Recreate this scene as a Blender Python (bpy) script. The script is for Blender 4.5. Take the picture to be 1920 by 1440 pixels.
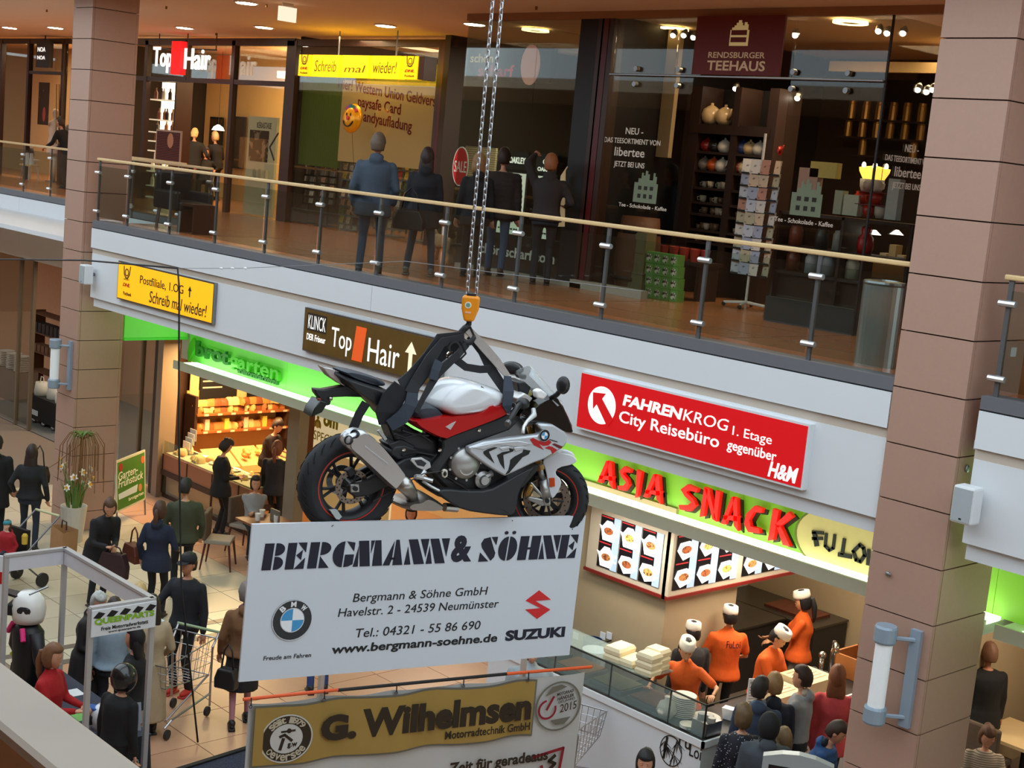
import bpy,bmesh,math,random
from math import sin,cos,pi,radians,sqrt,atan2
from mathutils import Vector as V,Matrix,noise
random.seed(7)
SC = bpy.context.scene
COL = SC.collection
for _o in list(bpy.data.objects): bpy.data.objects.remove(_o)
# ------------------------------------------------------------------ camera (surveyed from the photograph's vanishing points)
FPX,YAW,PIT,ROL = 2674.5,radians(-46.61),radians(8.7213),radians(5.3504)
CAM = V((0,-11,6.95))
_F = V((sin(YAW)*cos(PIT),cos(YAW)*cos(PIT),-sin(PIT)))
_R0 = V((cos(YAW),-sin(YAW),0));_U0 = _R0.cross(_F)
_R = _R0*cos(ROL) + _U0*sin(ROL);_U = _U0*cos(ROL) - _R0*sin(ROL)
cam = bpy.data.cameras.new('camera');cam.sensor_width = 36;cam.lens = FPX/1920*36
cam.clip_start = .05;cam.clip_end = 200
cam_o = bpy.data.objects.new('camera',cam);COL.objects.link(cam_o)
cam_o.matrix_world = Matrix(((_R.x,_U.x,-_F.x,CAM.x),(_R.y,_U.y,-_F.y,CAM.y),(_R.z,_U.z,-_F.z,CAM.z),(0,0,0,1)))
SC.camera = cam_o
# ------------------------------------------------------------------ world: overcast daylight falling through the atrium's glass roof
w = bpy.data.worlds.new('world');SC.world = w;w.use_nodes = True
_n = w.node_tree.nodes;_bg = _n['Background']
_bg.inputs[0].default_value = (.80,.92,1.0,1);_bg.inputs[1].default_value = 1.6
SC.view_settings.view_transform = 'Standard';SC.view_settings.look = 'None'
SC.view_settings.gamma = 1;SC.view_settings.exposure = 0.45;SC.view_settings.use_curve_mapping = False
SC.cycles.use_denoising = True
SC.cycles.max_bounces = 8;SC.cycles.diffuse_bounces = 3;SC.cycles.glossy_bounces = 3
SC.cycles.transparent_max_bounces = 16;SC.cycles.caustics_reflective = False;SC.cycles.caustics_refractive = False
SC.cycles.sample_clamp_indirect = 4
def area(name,loc,size,power,col=(1,.8,.6),rot=(0,0,0),parent=None,sy=None):
 l = bpy.data.lights.new(name,'AREA');l.energy = power;l.color = col;l.shape = 'RECTANGLE'
 l.size = size;l.size_y = sy or size
 o = bpy.data.objects.new(name,l);COL.objects.link(o);o.location = loc;o.rotation_euler = rot
 if parent: o.parent = parent;o.location = V(loc) - wloc(parent)
 return o
# ------------------------------------------------------------------ survey: turn a point of the photograph into a place on a known plane
def ray(px,py): return _F + _R*((px-960)/FPX) - _U*((py-720)/FPX)
def PY(px,py,y): d = ray(px,py);return CAM + d*((y-CAM.y)/d.y)
def PX(px,py,x): d = ray(px,py);return CAM + d*((x-CAM.x)/d.x)
def PZ(px,py,z): d = ray(px,py);return CAM + d*((z-CAM.z)/d.z)
class Pl:
 """a plane in the room: origin, unit u, unit v; n = u x v"""
 def __init__(s,o,u,v): s.o,s.u,s.v = V(o),V(u).normalized(),V(v).normalized();s.n = s.u.cross(s.v)
 def px(s,x,y,off=0):
  d = ray(x,y);o = s.o + s.n*off;t = (o-CAM).dot(s.n)/d.dot(s.n);q = CAM + d*t - s.o
  return (q.dot(s.u),q.dot(s.v))
 def at(s,a,b,n=0): return s.o + s.u*a + s.v*b + s.n*n
 def poly(s,pts,off=0): return [s.px(x,y,off) for x,y in pts]
def FY(y): return Pl((0,y,0),(1,0,0),(0,0,1))      # faces -Y (towards the hall): n = -Y
def FX(x): return Pl((x,0,0),(0,1,0),(0,0,1))      # faces +X
# ------------------------------------------------------------------ objects
def wloc(o):
 p = V((0,0,0))
 while o: p = p + o.location;o = o.parent
 return p
def tag(o,label=None,cat=None,group=None,kind=None):
 if label: o['label'] = label
 if cat: o['category'] = cat
 if group: o['group'] = group
 if kind: o['kind'] = kind
 return o
def thing(name,label,cat,loc=(0,0,0),rz=0,group=None,kind=None):
 o = bpy.data.objects.new(name,None);COL.objects.link(o);o.location = loc;o.rotation_euler = (0,0,rz)
 o.empty_display_size = .1
 return tag(o,label,cat,group,kind)
def dup(o,loc=None,rz=None,parent=None,label=None):
 c = o.copy();COL.objects.link(c)
 if parent is not None: c.parent = parent
 if loc is not None: c.location = loc
 if rz is not None: c.rotation_euler = (0,0,rz)
 if label: c['label'] = label
 for ch in [x for x in KIDS.get(o.name,[])]: 
  d = dup(ch,parent=c)
 return c
KIDS = {}
def setpar(o,p):
 o.parent = p;KIDS.setdefault(p.name,[]).append(o)
# ------------------------------------------------------------------ materials
def lin(c): 
 c = c/255
 return c/12.92 if c <= .04045 else ((c+.055)/1.055)**2.4
def rgb(c): return (lin(c[0]),lin(c[1]),lin(c[2]),1)
MATS = {}
def mat(name,c,rough=.6,metal=0,emit=0,ec=None,var=.06,scale=8,bump=0,bscale=60,alpha=None,coat=0,spec=.5,aniso=None):
 if name in MATS: return MATS[name]
 m = bpy.data.materials.new(name);m.use_nodes = True;nt = m.node_tree;N = nt.nodes;L = nt.links
 b = N['Principled BSDF'];b.inputs['Roughness'].default_value = rough;b.inputs['Metallic'].default_value = metal
 b.inputs['Specular IOR Level'].default_value = spec
 if coat: b.inputs['Coat Weight'].default_value = coat;b.inputs['Coat Roughness'].default_value = .08
 col = rgb(c);b.inputs['Base Color'].default_value = col
 if var:
  tc = N.new('ShaderNodeTexCoord');nz = N.new('ShaderNodeTexNoise');nz.inputs['Scale'].default_value = scale;nz.inputs['Detail'].default_value = 4
  mp = N.new('ShaderNodeMapRange');mp.inputs[3].default_value = 1-var;mp.inputs[4].default_value = 1+var
  mx = N.new('ShaderNodeMix');mx.data_type = 'RGBA';mx.blend_type = 'MULTIPLY';mx.inputs[0].default_value = 1
  mx.inputs[6].default_value = col
  L.new(tc.outputs['Object'],nz.inputs['Vector']);L.new(nz.outputs[0],mp.inputs[0]);L.new(mp.outputs[0],mx.inputs[7]);L.new(mx.outputs[2],b.inputs['Base Color'])
  if bump:
   n2 = N.new('ShaderNodeTexNoise');n2.inputs['Scale'].default_value = bscale;bp = N.new('ShaderNodeBump');bp.inputs['Strength'].default_value = bump;bp.inputs['Distance'].default_value = .01
   L.new(tc.outputs['Object'],n2.inputs['Vector']);L.new(n2.outputs[0],bp.inputs['Height']);L.new(bp.outputs[0],b.inputs['Normal'])
 if emit:
  b.inputs['Emission Color'].default_value = rgb(ec or c);b.inputs['Emission Strength'].default_value = emit
 if alpha is not None: b.inputs['Alpha'].default_value = alpha
 MATS[name] = m
 return m
def glass(name,tint=(235,245,240),refl=.09,rough=.02):
 if name in MATS: return MATS[name]
 m = bpy.data.materials.new(name);m.use_nodes = True;nt = m.node_tree;N = nt.nodes;L = nt.links
 for x in list(N): N.remove(x)
 out = N.new('ShaderNodeOutputMaterial');tr = N.new('ShaderNodeBsdfTransparent');gl = N.new('ShaderNodeBsdfGlossy')
 tr.inputs[0].default_value = rgb(tint);gl.inputs['Roughness'].default_value = rough
 lw = N.new('ShaderNodeLayerWeight');lw.inputs[0].default_value = .25
 mr = N.new('ShaderNodeMapRange');mr.inputs[3].default_value = refl*.6;mr.inputs[4].default_value = min(1,refl*5)
 mx = N.new('ShaderNodeMixShader');L.new(lw.outputs['Fresnel'],mr.inputs[0]);L.new(mr.outputs[0],mx.inputs[0])
 L.new(tr.outputs[0],mx.inputs[1]);L.new(gl.outputs[0],mx.inputs[2]);L.new(mx.outputs[0],out.inputs[0])
 MATS[name] = m
 return m
def matpat(name,c1,c2,kind='wave',scale=20,rough=.8,thr=.5,axis='Z'):
 """two-colour printed / woven pattern"""
 if name in MATS: return MATS[name]
 m = mat(name,c1,rough,var=0);nt = m.node_tree;N = nt.nodes;L = nt.links;b = N['Principled BSDF']
 tc = N.new('ShaderNodeTexCoord')
 if kind == 'wave':
  t = N.new('ShaderNodeTexWave');t.bands_direction = axis;t.inputs['Scale'].default_value = scale;o = t.outputs['Fac']
 elif kind == 'dots':
  t = N.new('ShaderNodeTexVoronoi');t.inputs['Scale'].default_value = scale;o = t.outputs['Distance']
 else:
  t = N.new('ShaderNodeTexNoise');t.inputs['Scale'].default_value = scale;t.inputs['Detail'].default_value = 6;o = t.outputs[0]
 r = N.new('ShaderNodeValToRGB');r.color_ramp.elements[0].position = thr-.03;r.color_ramp.elements[1].position = thr+.03
 r.color_ramp.elements[0].color = rgb(c2);r.color_ramp.elements[1].color = rgb(c1)
 L.new(tc.outputs['Object'],t.inputs['Vector']);L.new(o,r.inputs[0]);L.new(r.outputs[0],b.inputs['Base Color'])
 return m
# ------------------------------------------------------------------ mesh collecting
class MB:
 def __init__(s): s.v = [];s.f = [];s.m = [];s.cur = 0
 def add(s,vs,fs,mi=None):
  b = len(s.v);s.v += [V(x) for x in vs];s.f += [tuple(b+i for i in f) for f in fs];s.m += [s.cur if mi is None else mi]*len(fs);return s
 def box(s,x0,x1,y0,y1,z0,z1):
  return s.add([(x0,y0,z0),(x1,y0,z0),(x1,y1,z0),(x0,y1,z0),(x0,y0,z1),(x1,y0,z1),(x1,y1,z1),(x0,y1,z1)],
      [(0,3,2,1),(4,5,6,7),(0,1,5,4),(1,2,6,5),(2,3,7,6),(3,0,4,7)])
 def cbox(s,c,d): 
  return s.box(c[0]-d[0]/2,c[0]+d[0]/2,c[1]-d[1]/2,c[1]+d[1]/2,c[2]-d[2]/2,c[2]+d[2]/2)
 def prism(s,pl,pts,n0,n1,sc=1.0):
  """polygon (plane coordinates) extruded from n0 to n1 along the plane normal"""
  k = len(pts);a = 0
  for i in range(k): a += pts[i][0]*pts[(i+1) % k][1]-pts[(i+1) % k][0]*pts[i][1]
  if a < 0: pts = pts[::-1]
  if n1 < n0: n0,n1 = n1,n0
  cx = sum(p[0] for p in pts)/k;cy = sum(p[1] for p in pts)/k
  vs = [pl.at(p[0],p[1],n0) for p in pts]+[pl.at(cx+(p[0]-cx)*sc,cy+(p[1]-cy)*sc,n1) for p in pts]
  fs = [tuple(range(k))[::-1],tuple(range(k,2*k))]+[(i,(i+1) % k,k+(i+1) % k,k+i) for i in range(k)]
  return s.add(vs,fs)
 def rect(s,pl,a0,a1,b0,b1,n0,n1): return s.prism(pl,[(a0,b0),(a1,b0),(a1,b1),(a0,b1)],n0,n1)
 def tube(s,pts,r,seg=8,caps=True,flat=None):
  pts = [V(p) for p in pts];k = len(pts);rs = r if isinstance(r,(list,tuple)) else [r]*k
  vs = [];fs = [];ref = None
  for i,p in enumerate(pts):
   t = (pts[min(i+1,k-1)]-pts[max(i-1,0)])
   t = t.normalized() if t.length > 1e-9 else V((0,0,1))
   if ref is None: ref = V((0,0,1)) if abs(t.z) < .9 else V((1,0,0))
   x = (ref-t*ref.dot(t));x = x.normalized() if x.length > 1e-6 else t.orthogonal().normalized()
   ref = x;y = t.cross(x)
   for j in range(seg):
    a = 2*pi*j/seg
    if flat: vs.append(p+x*cos(a)*rs[i]*flat[0]+y*sin(a)*rs[i]*flat[1])
    else: vs.append(p+x*cos(a)*rs[i]+y*sin(a)*rs[i])
  for i in range(k-1):
   for j in range(seg): fs.append((i*seg+j,i*seg+(j+1) % seg,(i+1)*seg+(j+1) % seg,(i+1)*seg+j))
  if caps: fs += [tuple(range(seg))[::-1],tuple((k-1)*seg+j for j in range(seg))]
  return s.add(vs,fs)
 def lathe(s,prof,o=(0,0,0),ax=(0,0,1),seg=16,x=None,caps=True):
  o = V(o);ax = V(ax).normalized();x = V(x).normalized() if x else ax.orthogonal().normalized();y = ax.cross(x);vs = [];fs = [];k = len(prof)
  for r,z in prof:
   for j in range(seg): a = 2*pi*j/seg;vs.append(o+ax*z+x*cos(a)*r+y*sin(a)*r)
  for i in range(k-1):
   for j in range(seg): fs.append((i*seg+j,i*seg+(j+1) % seg,(i+1)*seg+(j+1) % seg,(i+1)*seg+j))
  if caps and prof[0][0] > 1e-6: fs.append(tuple(range(seg))[::-1])
  if caps and prof[-1][0] > 1e-6: fs.append(tuple((k-1)*seg+j for j in range(seg)))
  return s.add(vs,fs)
 def ell(s,c,r,rot=None,seg=12,rings=8):
  c = V(c);r = r if isinstance(r,(list,tuple)) else (r,r,r);vs = [];fs = []
  for i in range(rings+1):
   t = pi*i/rings
   for j in range(seg):
    a = 2*pi*j/seg;p = V((r[0]*sin(t)*cos(a),r[1]*sin(t)*sin(a),r[2]*cos(t)))
    if rot is not None: p = rot @ p
    vs.append(c+p)
  for i in range(rings):
   for j in range(seg): fs.append((i*seg+j,(i+1)*seg+j,(i+1)*seg+(j+1) % seg,i*seg+(j+1) % seg))
  return s.add(vs,fs)
 def grid(s,fn,nu,nv):
  vs = [fn(i/nu,j/nv) for j in range(nv+1) for i in range(nu+1)]
  return s.add(vs,[(j*(nu+1)+i,j*(nu+1)+i+1,(j+1)*(nu+1)+i+1,(j+1)*(nu+1)+i) for j in range(nv) for i in range(nu)])
 def mesh(s,name,off=V((0,0,0)),smooth=False,weld=False):
  me = bpy.data.meshes.new(name);me.from_pydata([tuple(v-off) for v in s.v],[],s.f)
  if max(s.m or [0]) > 0: me.polygons.foreach_set('material_index',s.m)
  if weld or smooth:
   bm = bmesh.new();bm.from_mesh(me);bmesh.ops.remove_doubles(bm,verts=bm.verts,dist=1e-5);bm.to_mesh(me);bm.free()
  if smooth: me.polygons.foreach_set('use_smooth',[True]*len(me.polygons))
  me.update();return me
 def build(s,name,m,parent=None,smooth=False,local=False,bevel=0,seg=2):
  off = V((0,0,0)) if local or parent is None else wloc(parent)
  me = s.mesh(name,off,smooth)
  for x in (m if isinstance(m,(list,tuple)) else [m]): me.materials.append(x)
  o = bpy.data.objects.new(name,me);COL.objects.link(o)
  if parent is not None: setpar(o,parent)
  if bevel:
   bv = o.modifiers.new('bevel','BEVEL');bv.width = bevel;bv.segments = seg;bv.limit_method = 'ANGLE';bv.angle_limit = radians(40)
  if smooth == 'auto' or (bevel and smooth):
   pass
  return o
def shade(o,ang=40):
 me = o.data;me.polygons.foreach_set('use_smooth',[True]*len(me.polygons))
 bm = bmesh.new();bm.from_mesh(me)
 for e in bm.edges:
  if len(e.link_faces) == 2 and e.link_faces[0].normal.angle(e.link_faces[1].normal,0) > radians(ang): e.smooth = False
 bm.to_mesh(me);bm.free();return o
def place(name,me,m,parent,loc=(0,0,0),rot=(0,0,0),scale=(1,1,1)):
 """another object on shared mesh data"""
 o = bpy.data.objects.new(name,me);COL.objects.link(o);o.location = loc;o.rotation_euler = rot;o.scale = scale
 if not me.materials:
  for x in (m if isinstance(m,(list,tuple)) else [m]): me.materials.append(x)
 if parent is not None: setpar(o,parent)
 return o
# ------------------------------------------------------------------ lettering: font outlines turned into flat, slightly raised mesh
def glyphs(txt,bold=0,shear=0,space=1.0,depth=0):
 cu = bpy.data.curves.new('lettering','FONT');cu.body = txt;cu.offset = bold;cu.shear = shear;cu.space_character = space
 cu.resolution_u = 3;cu.extrude = 0
 o = bpy.data.objects.new('lettering',cu);COL.objects.link(o)
 me = bpy.data.meshes.new_from_object(o);bpy.data.objects.remove(o)
 vs = [(p.co.x,p.co.y) for p in me.vertices];fs = [tuple(p.vertices) for p in me.polygons];bpy.data.meshes.remove(me)
 return vs,fs
def text(txt,pl,a0,a1,b0,b1,m,parent,name='lettering',n0=.002,depth=.004,bold=.0,shear=0,space=1.0,fit=True,flip=False,curve=None):
 """lettering stretched to the box a0..a1 x b0..b1 of plane pl"""
 vs,fs = glyphs(txt,bold,shear,space)
 if not vs: return None
 x0 = min(v[0] for v in vs);x1 = max(v[0] for v in vs);y0 = min(v[1] for v in vs);y1 = max(v[1] for v in vs)
 if b1 is None: b1 = b0+(a1-a0)*(y1-y0)/(x1-x0)
 if a1 is None: a1 = a0+(b1-b0)*(x1-x0)/(y1-y0)
 pts = []
 for x,y in vs:
  u = (x-x0)/(x1-x0);t = (y-y0)/(y1-y0)
  if flip: u = 1-u
  a = a0+(a1-a0)*u;b = b0+(b1-b0)*t
  if curve: a,b = curve(a,b)
  pts.append((a,b))
 mb = MB();k = len(pts)
 mb.add([pl.at(a,b,n0+depth) for a,b in pts],[f[::-1] if flip else f for f in fs])
 # side walls along boundary edges
 cnt = {}
 for f in fs:
  for i in range(len(f)):
   e = (f[i],f[(i+1) % len(f)]);cnt[tuple(sorted(e))] = cnt.get(tuple(sorted(e)),0)+1
 bs = len(mb.v);mb.v += [pl.at(a,b,n0) for a,b in pts]
 for f in fs:
  for i in range(len(f)):
   i0,i1 = f[i],f[(i+1) % len(f)]
   if cnt[tuple(sorted((i0,i1)))] == 1: mb.f.append((i1,i0,bs+i0,bs+i1));mb.m.append(0)
 return mb.build(name,m,parent)
def ptext(txt,pl,p0,p1,m,parent,**k):
 """box given by two surveyed points: lower-left and upper-right of the lettering"""
 a0,b0 = pl.px(*p0);a1,b1 = pl.px(*p1)
 return text(txt,pl,min(a0,a1),max(a0,a1),b0,b1,m,parent,**k)
def disc(pl,c,r,n=28,ry=None): return [(c[0]+r*cos(2*pi*i/n),c[1]+(ry or r)*sin(2*pi*i/n)) for i in range(n)]
def ring(mb,pl,c,r0,r1,n0,n1,n=32,a0=0,a1=2*pi,sy=1):
 full = abs(a1-a0-2*pi) < 1e-6;k = n if full else n+1;vs = []
 for i in range(k):
  a = a0+(a1-a0)*i/n
  for r,nn in ((r0,n0),(r1,n0),(r1,n1),(r0,n1)): vs.append(pl.at(c[0]+r*cos(a),c[1]+r*sin(a)*sy,nn))
 fs = []
 for i in range(n):
  j = (i+1) % k
  for q in range(4): fs.append((i*4+q,i*4+(q+1) % 4,j*4+(q+1) % 4,j*4+q))
 if not full: fs += [(3,2,1,0),tuple((k-1)*4+q for q in range(4))]
 mb.add(vs,fs);return mb
def stroke(mb,pl,pts,wd,n0,n1):
 """flat pen stroke of given width along plane points"""
 for i in range(len(pts)-1):
  x0,y0 = pts[i];x1,y1 = pts[i+1];dx,dy = x1-x0,y1-y0;l = sqrt(dx*dx+dy*dy) or 1;nx,ny = -dy/l*wd/2,dx/l*wd/2;ex,ey = dx/l*wd*.3,dy/l*wd*.3
  mb.prism(pl,[(x0-nx-ex,y0-ny-ey),(x1-nx+ex,y1-ny+ey),(x1+nx+ex,y1+ny+ey),(x0+nx-ex,y0+ny-ey)],n0,n1)
 return mb
# ================================================================== THE SHELL
ZU,ZC,ZCAM = 5.35,9.1,6.95          # upper floor, gallery ceiling
stone = mat('pink_stone',(178,142,124),.55,var=.05,scale=30,bump=.15,bscale=400)
stone_d = mat('stone_joint',(58,38,30),.8,var=0)
white_p = mat('white_panel',(226,230,234),.45,var=.02,scale=2)
soffit_p = mat('soffit_beige',(205,192,178),.6,var=.03)
dark_al = mat('dark_frame',(58,34,26),.4,var=.08)
steel = mat('brushed_steel',(150,152,155),.35,1,var=.05,scale=40)
grey_m = mat('grey_metal',(112,112,114),.45,.6,var=.05)
curb_m = mat('grey_curb',(105,107,112),.5,var=.05)
wood_r = mat('handrail_wood',(222,190,138),.4,var=.08,scale=14)
wood_near = mat('near_handrail_wood',(150,136,120),.5,var=.14,scale=9)
floor_u = mat('polished_floor',(186,120,76),.22,var=.05,scale=3)
tile_b = [mat('beige_tile_%d' % i,c,.3,var=.05,scale=6) for i,c in enumerate([(196,184,160),(202,190,166),(190,178,154)])]
tile_t = [mat('terracotta_tile_%d' % i,c,.32,var=.05,scale=6) for i,c in enumerate([(200,152,122),(206,158,128),(194,146,116)])]
tile_g = mat('grey_tile',(112,100,90),.35,var=.05)
grout = mat('grout',(140,118,98),.8,var=.05)
ceil_m = mat('ceiling_paint',(240,212,182),.8,var=.02)
cream = mat('cream_wall',(226,205,172),.8,var=.03)
dkwall = mat('dark_wall',(52,46,42),.7,var=.05)
pane_g = glass('clear_glass',(232,242,238),.07)
rail_g = glass('railing_glass',(236,244,240),.07)
shop_g = glass('shop_glass',(236,238,234),.045)
black_m = mat('black_matt',(18,18,20),.55,var=.1)
def struct(name,mb,m,label=None,**k):
 o = mb.build(name,m,**k);o['kind'] = 'structure'
 if label: o['label'] = label;
 return o
# lower floor: base slab with single tiles laid on it
fl = struct('floor',MB().box(-34,4,-12,9,-.2,-.012),grout,'tiled ground floor of the mall hall');fl['category'] = 'floor'
T = .8
tm = {}
for key,mm in [('b',tile_b),('t',tile_t),('g',[tile_g])]:
 tm[key] = []
 for m in mm:
  me = MB().box(-T/2+.006,T/2-.006,-T/2+.006,T/2-.006,-.02,0).mesh('tile');me.materials.append(m);tm[key].append(me)
gm = MB().box(-.07,.07,-T/2+.006,T/2-.006,-.02,.0).mesh('tile');gm.materials.append(tile_g)
cnt = 0
def tile_key(x,y): return 't' if (y > 1.3 or x > -16.9) else 'b'
for i in range(0,21):
 for j in range(-6,5):
  x = -25.2+i*T;y = j*T+.2
  # keep to what the hall's floor shows between booths, board and banner
  if y < -3.4 and x < -14.5: continue
  if x > -14 and y < -3.2 and x > -10.9: continue
  key = tile_key(x,y)
  place('tile',random.choice(tm[key]),None,fl,(x,y,0));cnt += 1
for yy in range(-5,3):
 for xx in (-17.22,-16.72):
  place('tile',gm,None,fl,(xx,yy*T+.2,.004))
# upper floor slabs, ceiling
uf = struct('floor',MB().box(-22.5,3,.26,12,4.98,ZU).box(-48,-22.5,2.44,12,4.98,ZU),floor_u,'polished orange-brown upper gallery floor');uf['category'] = 'floor'
# joints in the polished floor
jm = mat('floor_joint',(120,84,60),.3,var=0)
for (x0,x1,y0,y1) in [(-24,-6.9,1.62,1.64),(-24,-6.9,2.55,2.565)]:
 MB().box(x0,x1,y0,y1,ZU,ZU+.0015).build('floor_joint',jm,uf)
for x in (-20.5,-17.6,-12.4,-9.4): MB().box(x,x+.02,.35,3.1,ZU,ZU+.0015).build('floor_joint',jm,uf)
ce = struct('ceiling',MB().box(-48,3,-.35,12,ZC,ZC+.3),ceil_m,'plain cream gallery ceiling')
slab_e = MB().box(-48,3,-.6,-.36,ZC-.05,ZC+.8);struct('ceiling_edge',slab_e,white_p)
# camera-side balcony (the rail the photograph was taken over)
nb = struct('balcony_floor',MB().box(-14,8,-14,-10.46,4.9,ZU),floor_u)
def pillar(name,x0,x1,y0,y1,label):
 r = thing(name,label,'pillar',((x0+x1)/2,(y0+y1)/2,0),kind='structure')
 MB().box(x0+.035,x1-.035,y0+.035,y1-.035,0,ZC).build('core',stone_d,r)
 zs = [0]+[.34+.5*k for k in range(18)]
 zs = [z for z in zs if z < ZC-.02]+[ZC]
 g = .006
 W,D = x1-x0,y1-y0
 def pan(w,h,flip):
  mb = MB()
  if not flip: mb.box(-w/2,w/2,-.02,.02,0,h)
  else: mb.box(-.02,.02,-w/2,w/2,0,h)
  me = mb.mesh('stone_panel');me.materials.append(stone);return me
 cache = {}
 for a,b in zip(zs,zs[1:]):
  h = round(b-a-2*g,3)
  if h not in cache: cache[h] = (pan(W-.008,h,0),pan(D-.088,h,1))
  f,s = cache[h];cx,cy = 0,0
  place('stone_panel',f,None,r,(0,-D/2+.02,a+g));place('stone_panel',f,None,r,(0,D/2-.02,a+g))
  place('stone_panel',s,None,r,(-W/2+.02,0,a+g));place('stone_panel',s,None,r,(W/2-.02,0,a+g))
 return r
XL0,XL1,XR0,XR1 = -23.06,-22.37,-6.765,-6.055
pil_l = pillar('stone_pillar',XL0,XL1,0,.83,'pink stone clad pillar with a flower pot at its foot')
pil_r = pillar('stone_pillar',XR0,XR1,0,.9,'pink stone clad pillar beside the tea shop and the snack bar')
# balustrade fascia: three bands of white panels
def fascia(name,x0,x1,y,joints,label):
 r = thing(name,label,'fascia',((x0+x1)/2,y,4.1),kind='structure')
 js = [x0]+joints+[x1]
 for a,b in zip(js,js[1:]):
  MB().box(a+.004,b-.004,y,y+.12,4.955,5.275).build('upper_panel',white_p,r)
  MB().box(a+.004,b-.004,y+.03,y+.15,4.13,4.86).build('lower_panel',white_p,r)
 MB().box(x0,x1,y+.05,y+.3,4.80,5.30).build('backing',soffit_p,r)
 MB().box(x0,x1,y+.035,y+.06,4.86,4.955).build('shadow_gap',soffit_p,r)
 MB().box(x0+.02,x1,y+.09,y+.3,3.98,4.14).build('soffit_band',white_p,r)
 MB().box(x0,x1,y+.01,y+.26,5.29,5.405).build('curb',curb_m,r)
 MB().box(x0,x1,y+.02,y+.25,5.27,5.3).build('curb_gap',black_m,r)
 return r
fa_m = fascia('fascia',XL1+.32,XR0-.004,.0,[PY(693,600,0).x],'white panelled balcony fascia between the two pillars')
fa_l = fascia('fascia',-34,XL0-.02,2.2,[PY(36,380,2.2).x],'white panelled balcony fascia left of the far pillar')
fa_r = fascia('fascia',XR1+.13,3,.0,[],'white panelled balcony fascia right of the near pillar')
struct('trim_1',MB().box(XL1,XL1+.33,.3,.55,3.98,5.40),white_p)
# soffit behind the fascia, under the upper floor
struct('soffit',MB().box(-34,3,.24,9,4.9,4.98),white_p)
struct('lower_ceiling',MB().box(-22.3,3,2.3,9,3.05,3.15),white_p)
struct('lower_ceiling',MB().box(-34,-22.35,3.0,9,3.85,3.95),white_p)
# glass railings
def railing(name,xs,y,label,x_end=None):
 x0,x1 = xs[0],x_end or xs[-1]
 r = thing(name,label,'railing',(x0,y,5.4))
 rail = MB().box(min(x0,x1)-.06,max(x0,x1),y-.035,y+.035,6.385,6.43).build('handrail',wood_r,r,bevel=.012)
 pm = MB().box(-.022,.022,-.012,.012,0,1.03).mesh('post');pm.materials.append(grey_m)
 cm = MB().tube([(-.075,-.0,0),(.075,0,0)],.028,8).mesh('clamp');cm.materials.append(mat('clamp_steel',(215,215,218),.3,.8,var=0))
 base = V((x0,y,5.4))
 for x in xs:
  place('post',pm,None,r,(x-x0,0,-.04))
  for z in (.16,.79): place('clamp',cm,None,r,(x-x0,-.03,z))
 for a,b in zip(xs,xs[1:]+([x_end] if x_end else [])):
  MB().box(a+.03,b-.03,y-.035,y-.025,5.47,6.30).build('glass_pane',rail_g,r)
 return r
px_posts = [(187,330),(240,390),(318,420),(403,440),(496,460),(600,440),(709,460),(832,480),(970,500),(1135,510),(1318,550),(1527,580)]
rl_xs = [PY(a,b,.08).x for a,b in px_posts]
railing('railing',rl_xs,.08,'glass railing with pale wooden handrail in front of the shops',XR0-.02)
railing('railing',[PY(x,340,2.28).x for x in (-60,44,95)],2.28,'glass railing with wooden handrail left of the far pillar',XL0-.05)
railing('railing',[XR1+.22,XR1+1.5,XR1+2.8],.08,'glass railing with wooden handrail right of the near pillar')
nr = thing('near_handrail','worn wooden handrail of the near balcony at the lower left corner','handrail',(-2,-10.45,6.3))
MB().box(-14,6,-10.49,-10.42,6.36,6.42).build('rail_top',wood_near,nr,bevel=.008)
MB().box(-14,6,-10.484,-10.43,6.16,6.36).build('rail_side',mat('rail_side_wood',(186,104,44),.45,var=.1),nr)
for x in (-9,-6,-3.4): MB().box(x-.02,x+.02,-10.47,-10.44,ZU,6.2).build('post',grey_m,nr)
# ceiling downlights of the gallery
lamp_e = mat('lamp_glow',(255,244,225),.5,emit=40,ec=(255,232,200),var=0)
lamp_r = mat('lamp_rim',(235,220,200),.5,var=0)
for i,p in enumerate([(18,51),(104,51),(346,51),(495,50),(462,4),(723,47),(890,44)]):
 c = PZ(*p,ZC)
 where = ['leftmost over the fashion shop','second from left over the fashion shop','over the hairdresser sign','over the hairdresser window','at the top edge beside the emergency lamp','over the yellow post sign','over the optician window'][i]
 t = thing('ceiling_light','round recessed ceiling light, '+where,'ceiling light',c,group='round gallery ceiling lights')
 MB().lathe([(.17,-.02),(.2,-.02),(.2,0),(.17,0)],c,seg=24).build('rim',lamp_r,t)
 MB().lathe([(0.001,-.028),(.15,-.028),(.168,-.02)],c,seg=24).build('lens',lamp_e,t)
c = PZ(540,6,ZC)
t = thing('emergency_light','small square white emergency lamp hanging from the ceiling','lamp',c)
MB().box(c.x-.01,c.x+.01,c.y-.1,c.y+.1,c.z-.06,c.z).build('mount',lamp_r,t)
MB().box(c.x-.02,c.x+.02,c.y-.16,c.y+.16,c.z-.28,c.z-.06).build('panel',mat('lamp_panel',(240,225,200),.4,emit=.8,var=0),t)
for i,(x,y) in enumerate([(88,18),(312,12),(500,8),(405,62),(1006,12)]):
 q = PZ(x,y,ZC)
 tag(MB().lathe([(.0,-.05),(.018,-.045),(.018,0),(.03,0)],q,seg=8).build('sprinkler',mat('brass',(150,110,60),.4,.8,var=0)),'tiny brass sprinkler head in the gallery ceiling','sprinkler','ceiling sprinklers')
# back walls closing the shops
struct('wall_back',MB().box(-48,3,11.9,12.1,0,ZC),dkwall)
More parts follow.
